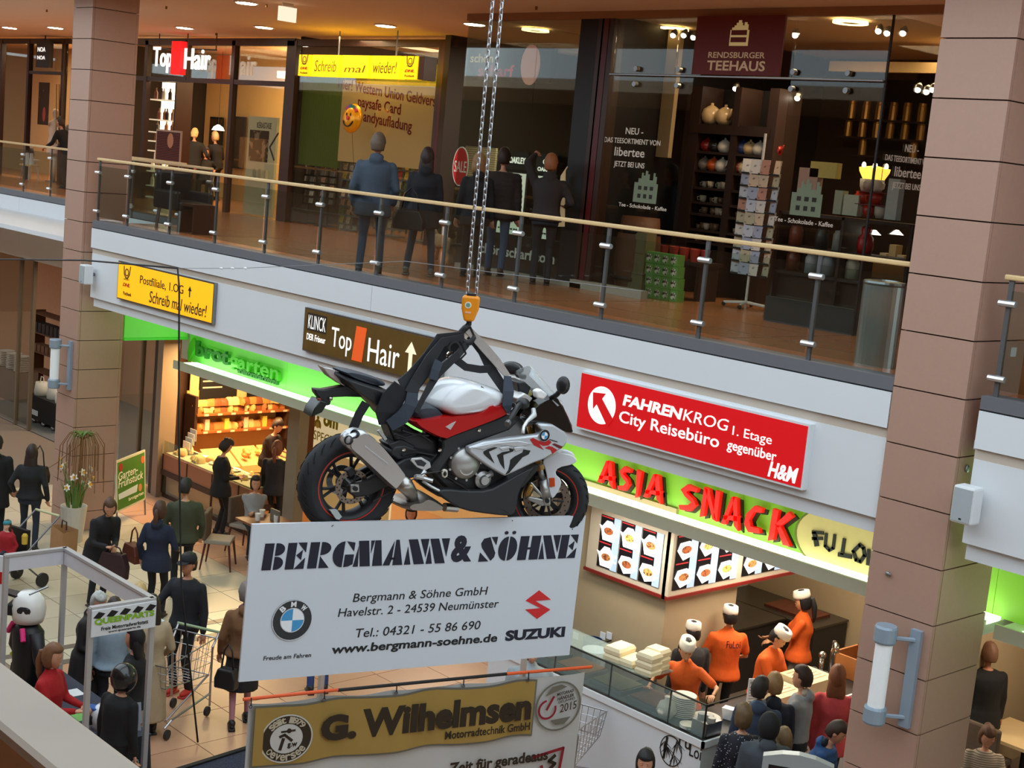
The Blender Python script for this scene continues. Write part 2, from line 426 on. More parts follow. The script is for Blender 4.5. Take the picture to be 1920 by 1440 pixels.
# the opposite side of the hall, behind the photographer (it shades the hall and shows in the glass)
opp = mat('opposite_wall',(120,88,66),.7,var=.15,scale=.6)
struct('wall_front',MB().box(-50,9,-17.2,-17,0,ZC),opp)
struct('ceiling_front',MB().box(-50,9,-17.2,-10.6,ZC,ZC+.3),ceil_m)
struct('wall_right',MB().box(8.8,9,-17,12,0,ZC),opp)
struct('wall_left',MB().box(-50.2,-50,-17,12,0,ZC),opp)
struct('floor',MB().box(-50,9,-17,-12,-.2,0).box(-50,-34,-12,9,-.2,0),tile_t[0])
# ================================================================== UPPER GALLERY SHOPS
YS,YT = 5.65,3.2
fs,ft = FY(YS),FY(YT)
warm = (1,.78,.52)
trimred = mat('dark_red_trim',(88,18,20),.4,var=.08)
wall_w = mat('warm_white_wall',(240,222,190),.8,var=.02)
def X5(px,py=200): return PY(px,py,YS).x
def mull(px,py,w=.09,z0=ZU,z1=9.0,name='mullion',par=None,y=YS,m=None):
 x = PY(px,py,y).x
 return MB().box(x-w/2,x+w/2,y-.06,y+.06,z0,z1).build(name,m or dark_al,par)
# --- shop divider walls and ceilings
for i,(x,m) in enumerate([(X5(125),dkwall),(X5(551),dkwall)]):
 struct('wall_divider',MB().box(x-.06,x+.06,YS+.1,11.8,ZU,ZC),m)
struct('wall_divider',MB().box(-20.05,-19.9,YS-.1,11.8,ZU,ZC),dkwall)
struct('wall_divider',MB().box(PY(1105,40,YT).x-.1,PY(1105,40,YT).x+.1,YT+.1,11.8,ZU,ZC),mat('shop_black',(16,16,19),.5,var=.05))
struct('wall_divider',MB().box(PY(870,100,YT).x-.0,PY(870,100,YT).x+.04,YT+.05,YS,ZU,ZC),pane_g)
# ------------------------------------------------------------------ fashion shop (far left)
r = thing('shop_window','tall fashion shop window with dark brown frames left of the far pillar','shop window',(X5(60),YS,ZU),kind='structure')
for px,py in ((4,150),(57,100),(122,100)): mull(px,py,.12,par=r)
MB().box(X5(-60),X5(130),YS-.05,YS+.05,8.92,9.05).build('transom',dark_al,r)
MB().box(X5(57,137),X5(118,137),YS-.05,YS+.05,PY(90,137,YS).z-.04,PY(90,137,YS).z+.04).build('transom',dark_al,r)
MB().box(X5(-60),X5(57),YS,YS+.01,ZU+.05,8.92).build('pane',shop_g,r)
MB().box(X5(57),X5(122),YS,YS+.01,PY(90,137,YS).z,8.92).build('pane',shop_g,r)
struct('wall_back',MB().box(-47,X5(125)-.1,8.4,8.5,ZU,ZC),mat('shop_wall_tan',(214,178,126),.8,var=.04))
area('shop_area_light',(-38.5,7.0,9.0),2.0,150,warm)
s = thing('shop_sign','black square shop sign with the white letters NOA NOA','sign',PY(77,100,YS-.3))
pl = FY(YS-.3);a0,b0 = pl.px(67,126);a1,b1 = pl.px(94,75)
MB().rect(pl,a0,a1,b0,b1,-.1,0).build('box',mat('sign_black',(20,18,18),.4,var=0),s)
wl = mat('white_letter',(250,246,238),.5,emit=.9,var=0)
text('NOA',pl,a0+.08,a1-.25,(b0+b1)/2+.05,b1-.18,wl,s);text('NOA',pl,a0+.08,a1-.25,b0+.2,(b0+b1)/2-.05,wl,s)
MB().tube([pl.at((a0+a1)/2,b1,-.05),pl.at((a0+a1)/2,9.1,-.05)],.015,6).build('hanger',black_m,s)
ps = thing('poster','dark hanging poster with a red flower behind the fashion shop door','poster',PY(82,195,YS+.25))
pl = FY(YS+.25);a0,b0 = pl.px(70,233);a1,b1 = pl.px(93,155)
MB().rect(pl,a0,a1,b0,b1,-.01,0).build('sheet',matpat('poster_print',(70,52,40),(190,160,130),'noise',4,thr=.34),ps)
MB().prism(pl,disc(pl,(a0+(a1-a0)*.6,b0+(b1-b0)*.25),.09,8,.2),.002,.004).build('print',mat('rose',(196,78,70),.6),ps)
h = thing('door_handle','long bronze bar handle on the fashion shop door','handle',PY(108,200,YS-.06))
for px in (106,111): MB().tube([PY(px,158,YS-.08),PY(px-1,270,YS-.08)],.016,8).build('bar',mat('bronze',(150,110,62),.35,.7),h)
def mannequin(name,label,loc,h=1.75,rz=0,dress=(226,214,196),head=True):
 t = thing(name,label,'mannequin',loc,rz)
 MB().lathe([(.0,h*.99),(.05,h*.985),(.075,h*.95),(.08,h*.92),(.06,h*.88),(.045,h*.85),(.05,h*.84)],seg=14).build('head',mat('mannequin_white',(240,228,210),.5),t,smooth=True,local=True) if head else None
 MB().lathe([(.045,h*.86),(.06,h*.84),(.17,h*.81),(.17,h*.74),(.14,h*.62),(.17,h*.52),(.19,h*.44),(.2,h*.36),(.0,h*.36)],seg=16).build('dress',mat(label[:9]+'dress',dress,.8,var=.12,scale=20),t,smooth=True,local=True)
 for s in (-1,1):
  MB().tube([(s*.19,0,h*.79),(s*.23,.02,h*.62),(s*.2,.06,h*.47)],[.045,.04,.03],8).build('arm',mat('mannequin_white',(240,228,210),.5),t,smooth=True,local=True)
  MB().tube([(s*.08,0,h*.38),(s*.08,0,h*.22),(s*.07,0,.03)],[.07,.055,.04],8).build('leg',mat('mannequin_white',(240,228,210),.5),t,smooth=True,local=True)
 MB().lathe([(.0,.03),(.2,.025),(.2,0)],seg=20).build('base',steel,t,local=True)
mannequin('mannequin','white mannequin in a pale dress standing at the left frame of the fashion window',PZ(44,338,ZU)+V((-.2,.9,0)),1.95)
mannequin('mannequin','headless mannequin in a cream and black outfit beside the display table',PZ(72,340,ZU)+V((.1,.7,0)),1.8,0,(150,138,118),False)
t = thing('display_table','small white trestle stool with shoes before the fashion window','table',PZ(55,336,ZU))
o = PZ(55,336,ZU)
for s in (-1,1): MB().tube([o+V((s*.16,-.1,.5)),o+V((s*.26,-.14,0))],.02,6).tube([o+V((s*.16,.1,.5)),o+V((s*.26,.14,0))],.02,6).build('leg',white_p,t)
MB().box(o.x-.24,o.x+.24,o.y-.16,o.y+.16,o.z+.5,o.z+.54).build('top',white_p,t)
o2 = o+V((0,.0,.54))
tag(MB().lathe([(.0,0),(.1,0),(.13,.12),(.1,.3),(.0,.32)],o2+V((-.05,0,0)),seg=10).build('handbag',mat('bag_black',(30,28,30),.6),smooth=True),'small black handbag on the white stool of the fashion shop','handbag')
o3 = PY(55,310,YS-.3)
t = thing('shelf_board','pale display board carrying white shoes in the fashion shop window','shelf',o3)
MB().box(o3.x-.35,o3.x+.35,o3.y-.12,o3.y+.12,o3.z-.02,o3.z+.02).build('board',wood_r,t)
for s in (-.14,.12): tag(MB().prism(Pl(o3+V((s,0,.02)),(1,0,0),(0,0,1)),[(-.08,0),(.08,0),(.07,.1),(.02,.3),(-.05,.3),(-.06,.1)],-.03,.03).build('boot',white_p),'white ankle boot on the fashion shop board','boot','white boots on the display board')
# ------------------------------------------------------------------ hairdresser
r = thing('shop_window','hairdresser window with dark brown frames and high transom panes','shop window',(X5(400),YS,ZU),kind='structure')
for px,py,wd in ((277,130,.14),(440,130,.13),(549,130,.34)): mull(px,py,wd,par=r)
zt = PY(440,154,YS).z
mull(353,100,.1,zt,9.0,par=r)
MB().box(X5(255),X5(549),YS-.06,YS+.06,8.9,9.05).build('transom',dark_al,r)
MB().box(X5(255),X5(549),YS-.05,YS+.05,zt-.05,zt+.05).build('transom',dark_al,r)
for a,b in ((277,353),(353,440),(440,545)): MB().box(X5(a,100),X5(b,100),YS,YS+.01,zt,8.9).build('pane',shop_g,r)
MB().box(X5(440),X5(545),YS,YS+.01,ZU+.03,zt).build('pane',shop_g,r)
struct('wall_back',MB().box(X5(125)+.1,X5(551)-.1,9.6,9.7,ZU,ZC),mat('salon_wall',(232,190,120),.8,var=.03))
area('shop_area_light',(X5(400),7.6,8.95),1.8,110,(1,.74,.42))
area('shop_area_light',(X5(300),8.3,8.95),1.2,50,(1,.74,.42))
# bulkhead with light slot
MB().box(X5(352,140),X5(545,140),8.0,9.4,PY(440,143,8.0).z,PY(440,143,8.0).z+.16).build('light_cove',mat('cove_glow',(255,226,170),.5,emit=2.2,var=0),r)
# salon interior: dark lower wall, mirrors
MB().box(X5(300),X5(549),9.5,9.58,ZU,PY(400,240,9.5).z).build('dado',mat('salon_dado',(92,62,40),.6),r)
for i,px in enumerate((352,405,447)):
 c = PY(px,262,9.45)
 m = thing('salon_mirror',['tall salon mirror behind the blond hairdresser','salon mirror beside the pendant lamp','salon mirror at the window frame'][i],'mirror',c)
 MB().box(c.x-.32,c.x+.32,9.42,9.47,c.z-.75,c.z+.6).build('frame',black_m,m);MB().box(c.x-.27,c.x+.27,9.41,9.42,c.z-.7,c.z+.55).build('glass',mat('mirror',(200,170,130),.08,1,var=0),m)
c = PY(409,243,8.2)
t = thing('pendant_lamp','bright white pendant lamp in the hairdresser salon','lamp',c)
MB().lathe([(.03,.12),(.12,.06),(.16,-.02),(.14,-.02),(.0,.03)],c,seg=18).build('shade',mat('shade_glow',(255,250,235),.5,emit=3,var=0),t)
MB().tube([c+V((0,0,.12)),(c.x,c.y,9.05)],.006,5).build('cord',black_m,t)
# bright bottle shelf by the pillar
sh = thing('display_shelf','back-lit shelf full of hair bottles beside the far pillar','shelf',(X5(275),YS+.5,ZU))
xa,xb = X5(247,230),X5(301,200)
MB().box(xa,xb,YS+.75,YS+.78,ZU+.1,PY(275,153,YS+.75).z).build('light_panel',mat('shelf_glow',(255,236,196),.5,emit=2.6,var=0),sh)
MB().box(xb,xb+.06,YS+.35,YS+.78,ZU,8.2).build('side',dark_al,sh)
bot = [MB().lathe([(.0,0),(.045,0),(.05,.02),(.048,.16),(.02,.21),(.018,.27),(.0,.27)],seg=8).mesh('bottle') for _ in range(3)]
bm_ = [mat('bottle_dark',(40,26,20),.3),mat('bottle_amber',(112,62,26),.3),mat('bottle_white',(226,214,200),.4)]
for a,b in zip(bot,bm_): a.materials.append(b)
zs = [PY(275,y,YS+.6).z for y in (185,222,245,262,280,298,318,345,366,380)]
for z in zs:
 MB().box(xa,xb,YS+.45,YS+.75,z-.03,z).build('board',mat('shelf_white',(250,236,205),.5,emit=.3,var=0),sh)
 for k in range(7):
  x = xa+(xb-xa)*(k+.5)/7
  if random.random() < .85: tag(place('bottle',random.choice(bot),None,None,(x,YS+.6+random.uniform(-.06,.06),z)),'small hair care bottle on the back-lit salon shelf','bottle','bottles on the back-lit salon shelf')
# sign TopHair : letter boxes hung on a rail
s = thing('shop_sign','hanging Top Hair sign of white glowing letters and a red bar','sign',PY(340,110,YS-.55))
pl = FY(YS-.55);lw = mat('letter_glow',(250,246,240),.5,emit=.8,var=0);redg = mat('red_glow',(225,20,24),.5,emit=.9,var=0)
ptext('Top',pl,(287,136),(325,88),lw,s,bold=.012,depth=.03,n0=.0);ptext('Hair',pl,(346,130),(397,91),lw,s,bold=.012,depth=.03,n0=.0)
MB().rect(pl,pl.px(325,140)[0],pl.px(343,140)[0],pl.px(333,140)[1],pl.px(333,78)[1],-.06,.08).build('red_bar',redg,s)
MB().tube([pl.at(pl.px(280,90)[0],pl.px(280,90)[1],-.08),pl.at(pl.px(400,93)[0],pl.px(400,93)[1],-.08)],.015,6).build('rail',black_m,s)
for px in (292,345,399): MB().tube([pl.at(pl.px(px,92)[0],pl.px(px,92)[1],-.08),pl.at(pl.px(px,92)[0],9.1,-.08)],.012,6).build('hanger',dark_al,s)
# price board
o = PZ(318,400,ZU);o.y = 4.6
pl = FY(4.6);t = thing('price_board','tall framed price list board with a portrait before the hairdresser','board',V((PY(318,300,4.6).x,4.6,ZU)))
a0,b0 = pl.px(291,302);a1,b1 = pl.px(341,246)
MB().rect(pl,a0,a1,b0,b1,-.02,.01).build('frame',mat('board_frame',(190,160,140),.4),t);MB().rect(pl,a0+.04,a1-.04,b0+.04,b1-.04,.01,.014).build('print',matpat('price_print',(52,24,22),(150,70,60),'wave',9,thr=.12),t)
MB().prism(pl,disc(pl,((a0+a1)/2+.1,b1-.22),.13,14,.16),.014,.017).build('portrait',mat('portrait',(196,140,104),.7),t)
for a in (a0+.05,a1-.05): MB().tube([pl.at(a,b0),pl.at(a,ZU)],.015,6).build('leg',steel,t)
# cosmetics panel
pl = FY(YS+.25);t = thing('advertising_panel','tall pale cosmetics panel with a portrait photo in the salon window','panel',V((PY(490,300,YS+.25).x,YS+.25,ZU)))
a0,b0 = pl.px(455,398);a1,b1 = pl.px(520,221)
MB().rect(pl,a0,a1,ZU+.02,b1,-.06,0).build('panel',mat('pale_panel',(214,204,168),.6,emit=.12),t)
MB().rect(pl,pl.px(529,300)[0],pl.px(536,300)[0],ZU+.02,pl.px(530,222)[1],-.06,.0).build('light_strip',mat('strip_glow',(255,226,130),.5,emit=2.4,var=0),t)
ptext('KÉRASTASE',pl,(482,240),(510,228),mat('ink',(40,34,30),.6),t)
q0,q1 = pl.px(466,301),pl.px(505,246);MB().rect(pl,q0[0],q1[0],q0[1],q1[1],0,.01).build('photo',matpat('photo_print',(64,50,40),(176,156,130),'noise',5,thr=.45),t)
ms = MB();stroke(ms,pl,[pl.px(522,250),pl.px(506,276),pl.px(514,300)],.04,0,.008);ms.build('logo',mat('ink',(40,34,30),.6),t)
z = PY(490,335,YS+.1).z;MB().box(a0+.1,a1-.1,YS+.06,YS+.24,z-.02,z).build('ledge',mat('pale_panel2',(200,190,150),.6),t)
for k,px in enumerate((476,486,498)):
 x = PY(px,330,YS+.15).x
 tag(MB().lathe([(.0,0),(.045,0),(.045,.16+.04*(k % 2)),(.02,.2),(.0,.2)],(x,YS+.15,z),seg=8).build('bottle',bm_[2]),'cream bottle on the cosmetics panel ledge','bottle','bottles on the panel ledge')
# bench corner with its own rail
railing('railing',[PY(250,330,1.65).x,PY(300,330,1.65).x,PY(341,330,1.65).x,PY(397,330,1.65).x],1.65,'short inner glass railing with brown wooden rail behind the armchair')
o = V((-21.3,1.25,ZU));leather = mat('black_leather',(32,34,38),.4,var=.12)
t = thing('armchair','black leather armchair standing behind the glass railing','armchair',o)
MB().box(o.x-.42,o.x+.42,o.y-.3,o.y+.3,o.z+.34,o.z+.5).build('seat',leather,t,bevel=.04)
MB().box(o.x-.44,o.x-.3,o.y-.32,o.y+.32,o.z+.34,o.z+.98).build('backrest',leather,t,bevel=.05)
for s in (-1,1): MB().box(o.x-.42,o.x+.36,o.y+s*.3-.05,o.y+s*.3+.05,o.z+.34,o.z+.66).build('armrest',leather,t,bevel=.04)
for sx in (-.34,.34):
 for sy in (-.26,.26): MB().tube([o+V((sx,sy,.35)),o+V((sx*1.1,sy*1.1,0))],[.035,.022],6).build('leg',steel,t)
o = V((-20.75,1.2,ZU));wd = mat('walnut',(72,36,24),.5,var=.12)
t = thing('side_table','low dark wooden side table beside the black armchair','table',o)
MB().box(o.x-.22,o.x+.22,o.y-.22,o.y+.22,o.z+.44,o.z+.48).build('top',wd,t)
for sx in (-1,1): MB().box(o.x+sx*.2-.02,o.x+sx*.2+.02,o.y-.2,o.y+.2,o.z,o.z+.44).build('side',wd,t)
# ------------------------------------------------------------------ post shop
r = thing('shop_window','post shop window with dark red frames full of card racks','shop window',(X5(700),YS,ZU),kind='structure')
mull(838,130,.2,par=r,m=trimred);mull(828,130,.1,par=r)
MB().box(X5(551),X5(845),YS-.05,YS+.05,8.9,9.03).build('transom',dark_al,r)
MB().box(X5(556),X5(828),YS,YS+.01,ZU+.03,8.9).build('pane',shop_g,r)
pl = FY(YS+.12)
a0 = pl.px(563,200)[0];am = pl.px(640,200)[0];a1 = pl.px(826,200)[0];zt = pl.px(700,152)[1]
MB().rect(pl,am,a1,ZU+1.35,zt,-.03,0).build('cream_panel',mat('cream_panel',(238,206,150),.8,emit=.05,var=.02),r)
MB().rect(pl,a0,am,ZU+1.2,zt+.1,-.06,-.03).build('green_panel',matpat('green_slats',(112,140,66),(92,122,54),'wave',6,axis='X'),r)
ink_r = mat('dark_red_ink',(142,16,40),.6,var=0)
def hline(txt,x0,y0,x1,cap,m=ink_r,bold=.012):
 """text baseline from (x0,y0) to right end x1, cap height in metres"""
 a,b = pl.px(x0,y0);a_,_ = pl.px(x1,y0+(x1-x0)*.05)
 vs,fs_ = glyphs(txt,bold);top = max(v[1] for v in vs);bot = min(v[1] for v in vs);k = cap/.7
 return text(txt,pl,a,a_,b+bot*k,b+top*k,m,r,bold=bold,curve=lambda u,v: (u,v-(u-a)*.085))
hline('Hier! Western Union Geldversa',634,165,826,.2);hline('paysafe Card',671,199,752,.2);hline('andyaufladung',681,227,773,.2)
area('shop_area_light',(X5(690),8.0,8.95),2.0,130,(1,.85,.6))
area('shop_area_light',(X5(690),5.2,9.0),.7,34,(1,.72,.4),sy=2.5)  # unseen light added outside the window to brighten the cream panel
struct('wall_back',MB().box(X5(551)+.1,-20.1,10.4,10.5,ZU,ZC),wall_w)
# yellow light boxes
s = thing('shop_sign','glowing yellow post light box sign in five sections','sign',PY(680,122,YS-.75))
pl = FY(YS-.75);yg = mat('yellow_glow',(255,214,20),.5,emit=1.15,ec=(255,214,10),var=0);yg2 = mat('yellow_box',(250,196,10),.5,emit=.75,ec=(255,196,0),var=0)
zb,ztp = pl.px(690,146)[1],pl.px(690,104)[1];edges = [560,581,585,636,641,691,695,750,755,783]
seg = [pl.px(e,122)[0] for e in edges]
for k in range(5):
 MB().rect(pl,seg[2*k],seg[2*k+1],zb,ztp,-.14,0).build('light_box',yg2 if k in (0,4) else yg,s)
MB().rect(pl,seg[9],seg[9]+.16,zb,ztp,-.3,-.02).build('end_cap',dark_al,s)
inkb = mat('ink_black',(46,30,10),.6,var=0)
def horn(mb,c,sc):
 ring(mb,pl,(c[0],c[1]),.045*sc,.06*sc,.002,.005,20);stroke(mb,pl,[(c[0]-.1*sc,c[1]+.09*sc),(c[0]-.085*sc,c[1]-.03*sc),(c[0]-.03*sc,c[1]-.09*sc),(c[0]+.03*sc,c[1]-.09*sc),(c[0]+.085*sc,c[1]-.03*sc),(c[0]+.11*sc,c[1]+.1*sc)],.02*sc,.002,.005)
for k in (0,4):
 ca = (seg[2*k]+seg[2*k+1])/2;w2 = seg[2*k+1]-seg[2*k];h = ztp-zb
 m_ = MB();horn(m_,(ca,zb+h*.78),1.0);m_.build('post_horn',inkb,s)
 text('DHL',pl,ca-w2*.32,ca+w2*.32,zb+h*.3,zb+h*.42,mat('ink_red',(190,20,20),.6,var=0),s,bold=.03,shear=.3)
 text('Postbank',pl,ca-w2*.3,ca+w2*.34,zb+h*.1,zb+h*.19,inkb,s)
 text('POST',pl,ca-w2*.2,ca+w2*.2,zb+h*.54,zb+h*.59,inkb,s)
for k,tx in ((1,'Schreib'),(2,'mal'),(3,'wieder!')):
 w2 = seg[2*k+1]-seg[2*k];text(tx,pl,seg[2*k]+w2*.1,seg[2*k+1]-w2*.1,zb+(ztp-zb)*.22,zb+(ztp-zb)*(.75 if k != 2 else .55),mat('ink_olive',(150,120,0),.6,var=0),s,shear=.2)
for px in (629,737): MB().tube([pl.at(pl.px(px,100)[0],ztp,-.07),pl.at(pl.px(px,100)[0],9.1,-.07)],.014,6).build('hanger',steel,s)
# balloon with a smiling face
c = PY(661,222,YS-.35)
t = thing('foil_balloon','yellow foil balloon with a smiling face in front of the post shop','balloon',c)
pl = FY(YS-.35);pl.o = pl.o
MB().lathe([(.0,.1),(.12,.095),(.22,.07),(.27,.02),(.28,0),(.27,-.02),(.22,-.07),(.12,-.095),(.0,-.1)],c,(0,-1,.1),seg=28).build('foil',mat('balloon_yellow',(236,170,20),.25,.3,var=.12),t,smooth=True)
fc = Pl(c+V((0,-.105,.01)),(1,0,0),(0,.1,1))
m_ = MB();ring(m_,fc,(0,-.01),.145,.165,-.02,.004,18,radians(200),radians(340));
for sx in (-1,1): m_.prism(fc,disc(fc,(sx*.06,.06),.016,10,.03),0,.006)
m_.build('smile',inkb,t);MB().prism(fc,disc(fc,(.0,-.01),.04,14),0,.02).build('nose',mat('balloon_red',(190,30,30),.3),t)
for a,col in ((70,(40,110,60)),(95,(30,90,160)),(120,(150,40,120)),(45,(190,40,40))):
 m_ = MB();ring(m_,fc,(0,0),.19,.25,-.06,-.025,5,radians(a-14),radians(a+14));m_.build('cap_stripe',mat('balloon_%d' % a,col,.3),t)
MB().tube([c+V((.02,0,-.28)),c+V((.0,.1,-.8)),c+V((.05,.2,-1.5))],.004,4).build('string',black_m,t)
# card racks
def cardmesh(w_,h_): 
 return MB().box(-w_/2,w_/2,-.004,.004,0,h_).mesh('card')
cc = [(232,214,190),(220,170,140),(196,202,206),(188,80,60),(120,140,96),(244,236,220),(90,70,64),(210,190,90)]
cards = []
for i,c_ in enumerate(cc):
 me = cardmesh(.12,.16);me.materials.append(matpat('card_print_%d' % i,c_,tuple(int(x*.55) for x in c_),'noise',22,thr=.42));cards.append(me)
dcards = []
for i,c_ in enumerate([(24,22,24),(38,34,36),(150,146,140),(226,222,214),(60,56,54)]):
 me = cardmesh(.13,.13);me.materials.append(matpat('dark_card_%d' % i,c_,tuple(min(255,int(x*1.8+20)) for x in c_),'noise',16,thr=.36));dcards.append(me)
def rack(label,x0,x1,y,zlo,zhi,nc,nr,pool,clabel,group,frame=None,floor=ZU,tilt=0):
 t = thing('card_rack',label,'rack',((x0+x1)/2,y,floor))
 fm = frame or black_m
 for k in range(nc+1):
  x = x0+(x1-x0)*k/nc;MB().box(x-.008,x+.008,y-.01,y+.03,zlo-.05,zhi).build('upright',fm,t)
 xm = (x0+x1)/2;MB().tube([(xm,y+.06,floor),(xm,y+.06,zlo)],.02,6).build('pole',fm,t)
 MB().box(xm-.22,xm+.22,y-.12,y+.22,floor,floor+.03).build('base',fm,t)
 dz = (zhi-zlo)/nr
 for i in range(nr):
  MB().box(x0,x1,y-.03,y+.0,zlo+i*dz-.01,zlo+i*dz+.02).build('tray',fm,t)
  for k in range(nc):
   x = x0+(x1-x0)*(k+.5)/nc
   sc = min(1,(x1-x0)/nc/.13*.92);
   tag(place('greeting_card',random.choice(pool),None,None,(x,y-.02,zlo+i*dz+.01),(radians(-9),0,0),(sc,1,min(1.1,dz/.17))),clabel,'card',group)
Yr = YS+.35
def rx(px,py=340): return PY(px,py,Yr).x
def rz_(py,px=650): return PY(px,py,Yr).z
rack('black revolving rack of dark cards at the left of the post window',rx(562),rx(594),Yr,PY(580,382,Yr).z,PY(580,262,Yr).z,2,9,dcards,'dark square card on the black rack left in the post window','dark cards in the post window')
rack('black revolving rack of pale cards second from left in the post window',rx(598),rx(632),Yr,PY(615,385,Yr).z,PY(615,265,Yr).z,2,9,[dcards[3],dcards[2],cards[0],cards[1]],'pale card on the second black rack in the post window','pale cards in the post window')
rack('wire rack crowded with coloured greeting cards left of the grey jacket',rx(640),rx(690),Yr,PY(665,440,Yr).z,PY(665,272,Yr).z,4,10,cards,'coloured greeting card on the wire rack left of the grey jacket','coloured cards left of the grey jacket',steel)
rack('wire rack of greeting cards between the two people at the post window',rx(698,350),rx(760,350),Yr+.1,PY(730,430,Yr).z,PY(730,280,Yr).z,5,8,cards,'greeting card on the wire rack between the two people','cards between the two people',steel)
rack('wire rack of red and cream cards at the right of the post window',rx(766),rx(824),Yr,PY(790,425,Yr).z,PY(790,290,Yr).z,4,8,cards,'greeting card on the wire rack at the right of the post window','cards at the right of the post window',steel)
# ------------------------------------------------------------------ optician (projecting glass front)
xo0,xo1 = PY(873,100,YT).x,PY(1090,40,YT).x
r = thing('shop_window','frameless glass front of the optician with a black base panel','shop window',((xo0+xo1)/2,YT,ZU),kind='structure')
zb = ft.px(1000,440)[1]
xm = PY(1006,100,YT).x
for a,b in ((xo0,xm),(xm,xo1)): MB().box(a+.005,b-.005,YT,YT+.012,ZU+.02,9.0).build('pane',shop_g,r)
MB().box(xo0+.1,xo1,YT+.05,YT+.09,ZU+.02,PY(1000,446,YT).z).build('base_panel',mat('base_black',(22,22,25),.5,var=.05),r)
MB().box(xo0+.3,xo1+.6,YT-.12,YT+.04,ZU,ZU+.06).build('plinth',mat('plinth_grey',(176,168,152),.5),r)
MB().box(xo0,PY(1777,28,YT).x+3,YT-.03,YT+.05,9.0,9.1).build('head_rail',mat('head_rail',(170,120,84),.5),r)
MB().box(PY(1092,40,YT).x,PY(1126,40,YT).x,YT-.02,YT+.3,ZU,9.0).build('black_pier',mat('shop_black',(16,16,19),.5,var=.05),r)
for px,wd,m in ((1130,.1,dark_al),(1139,.14,trimred),(1150,.1,dark_al)):
 x = PY(px,60,YT).x;MB().box(x-wd/2,x+wd/2,YT-.04,YT+.16,ZU,9.0).build('red_profile' if m is trimred else 'profile',m,r)
wht = mat('white_vinyl',(238,236,230),.6,emit=.12,var=0)
pl = FY(YT+.045);ptext('schön-scharf.com',pl,(892,472),(1041,476),wht,r,bold=.02)
s = thing('shop_sign','black optician sign with cream and red letters and a round face logo','sign',PY(955,120,YT+.9))
pl = FY(YT+.9);a0,b0 = pl.px(872,150);a1,b1 = pl.px(1036,90)
MB().rect(pl,a0,a1,b0,b1,-.12,0).build('box',mat('sign_dark',(34,30,30),.5),s)
ptext('schön',pl,(882,117),(926,101),mat('cream_letter',(230,196,140),.5,emit=.35,var=0),s,bold=.015)
ptext('scharf',pl,(896,143),(965,122),mat('crimson_letter',(190,40,60),.5,emit=.35,var=0),s,bold=.015)
MB().prism(pl,disc(pl,pl.px(996,122),.2,28,.3),.002,.03).build('face_logo',mat('logo_peach',(226,170,150),.5,emit=.2),s)
struct('wall_back',MB().box(-20.0,PY(1105,40,YT).x-.1,9.0,9.1,ZU,ZC),mat('optic_wall',(150,128,98),.8))
area('shop_area_light',(-17.6,6.2,8.95),1.6,80,(1,.85,.62))
t = thing('sale_sticker','round red SALE sticker on the optician glass','sticker',PY(863,311,YT+1.6))
pl = FY(YT+1.6);c = pl.px(864,312)
MB().prism(pl,disc(pl,c,.2,30,.33),0,.01).build('rim',wht,t);MB().prism(pl,disc(pl,c,.18,30,.31),.01,.014).build('disc',mat('sale_red',(196,20,24),.5,emit=.15),t)
text('SALE',pl,c[0]-.15,c[0]+.16,c[1]-.1,c[1]+.09,wht,t,n0=.014)
# sunglasses displays
Yo = YT+2.6
for i,(x0,x1,y0,y1,tx) in enumerate([(938,995,440,283,'OAKLEY'),(1010,1050,440,290,'OAKLEY')]):
 pl = FY(Yo);a0,zt = pl.px(x0,y1);a1,_ = pl.px(x1,y1)
 t = thing('sunglasses_display',['black sunglasses display with a wide glowing OAKLEY header','narrow sunglasses display with a glowing round logo header'][i],'display',V(((a0+a1)/2,Yo,ZU)))
 MB().rect(pl,a0,a1,ZU,zt,-.3,0).build('cabinet',black_m,t)
 MB().rect(pl,a0,a1,zt-.3,zt+.02,0,.04).build('header',mat('header_black',(20,20,22),.4),t)
 text(tx,pl,a0+(.3 if i == 0 else .05),a1-.06,zt-.19 if i == 0 else zt-.27,zt-.08 if i == 0 else zt-.2,wl,t,n0=.042,bold=.03)
 m_ = MB();ring(m_,pl,(a0+.17 if i == 0 else (a0+a1)/2,zt-.135 if i == 0 else zt-.11),.05,.085,.042,.05,24,sy=.62);m_.build('logo',wl,t)
 MB().rect(pl,a0+.05,a1-.05,ZU+.3,zt-.35,0,.01).build('light_panel',mat('display_glow',(226,226,216),.5,emit=.7,var=0),t)
 gm_ = MB().ell((-.03,0,0),(.026,.006,.018),seg=8,rings=4).ell((.03,0,0),(.026,.006,.018),seg=8,rings=4).tube([(-.01,0,.005),(.01,0,.005)],.004,4).mesh('sunglasses');gm_.materials.append(black_m)
 for k in range(8):
  for q in range(2 if i else 4):
   tag(place('sunglasses',gm_,None,None,(a0+.12+(a1-a0-.24)*(q+.5)/(2 if i else 4),Yo-.02,ZU+.5+k*.13)),'pair of dark sunglasses on the %s display' % ('wide' if i == 0 else 'narrow'),'sunglasses','sunglasses in the optician window %d' % (i+1))
pl = FY(Yo+.3);a0,b0 = pl.px(868,330);a1,b1 = pl.px(930,278)
tag(MB().rect(pl,a0,a1,b0-.6,b1,-.05,0).build('glasses_wall',matpat('glasses_wall',(236,220,180),(120,104,84),'wave',8,thr=.1)),'lit wall of spectacles left of the sunglasses displays','display')
o = PY(1048,400,YT-.1)
tag(MB().prism(FY(YT-.12),FY(YT-.12).poly([(1046,425),(1058,425),(1060,320),(1064,312),(1052,330),(1045,400)]),-.01,.01).build('paper_strip',mat('paper_cream',(236,214,160),.7,emit=.1)),'cream paper strip with a torn edge on the optician glass','paper')
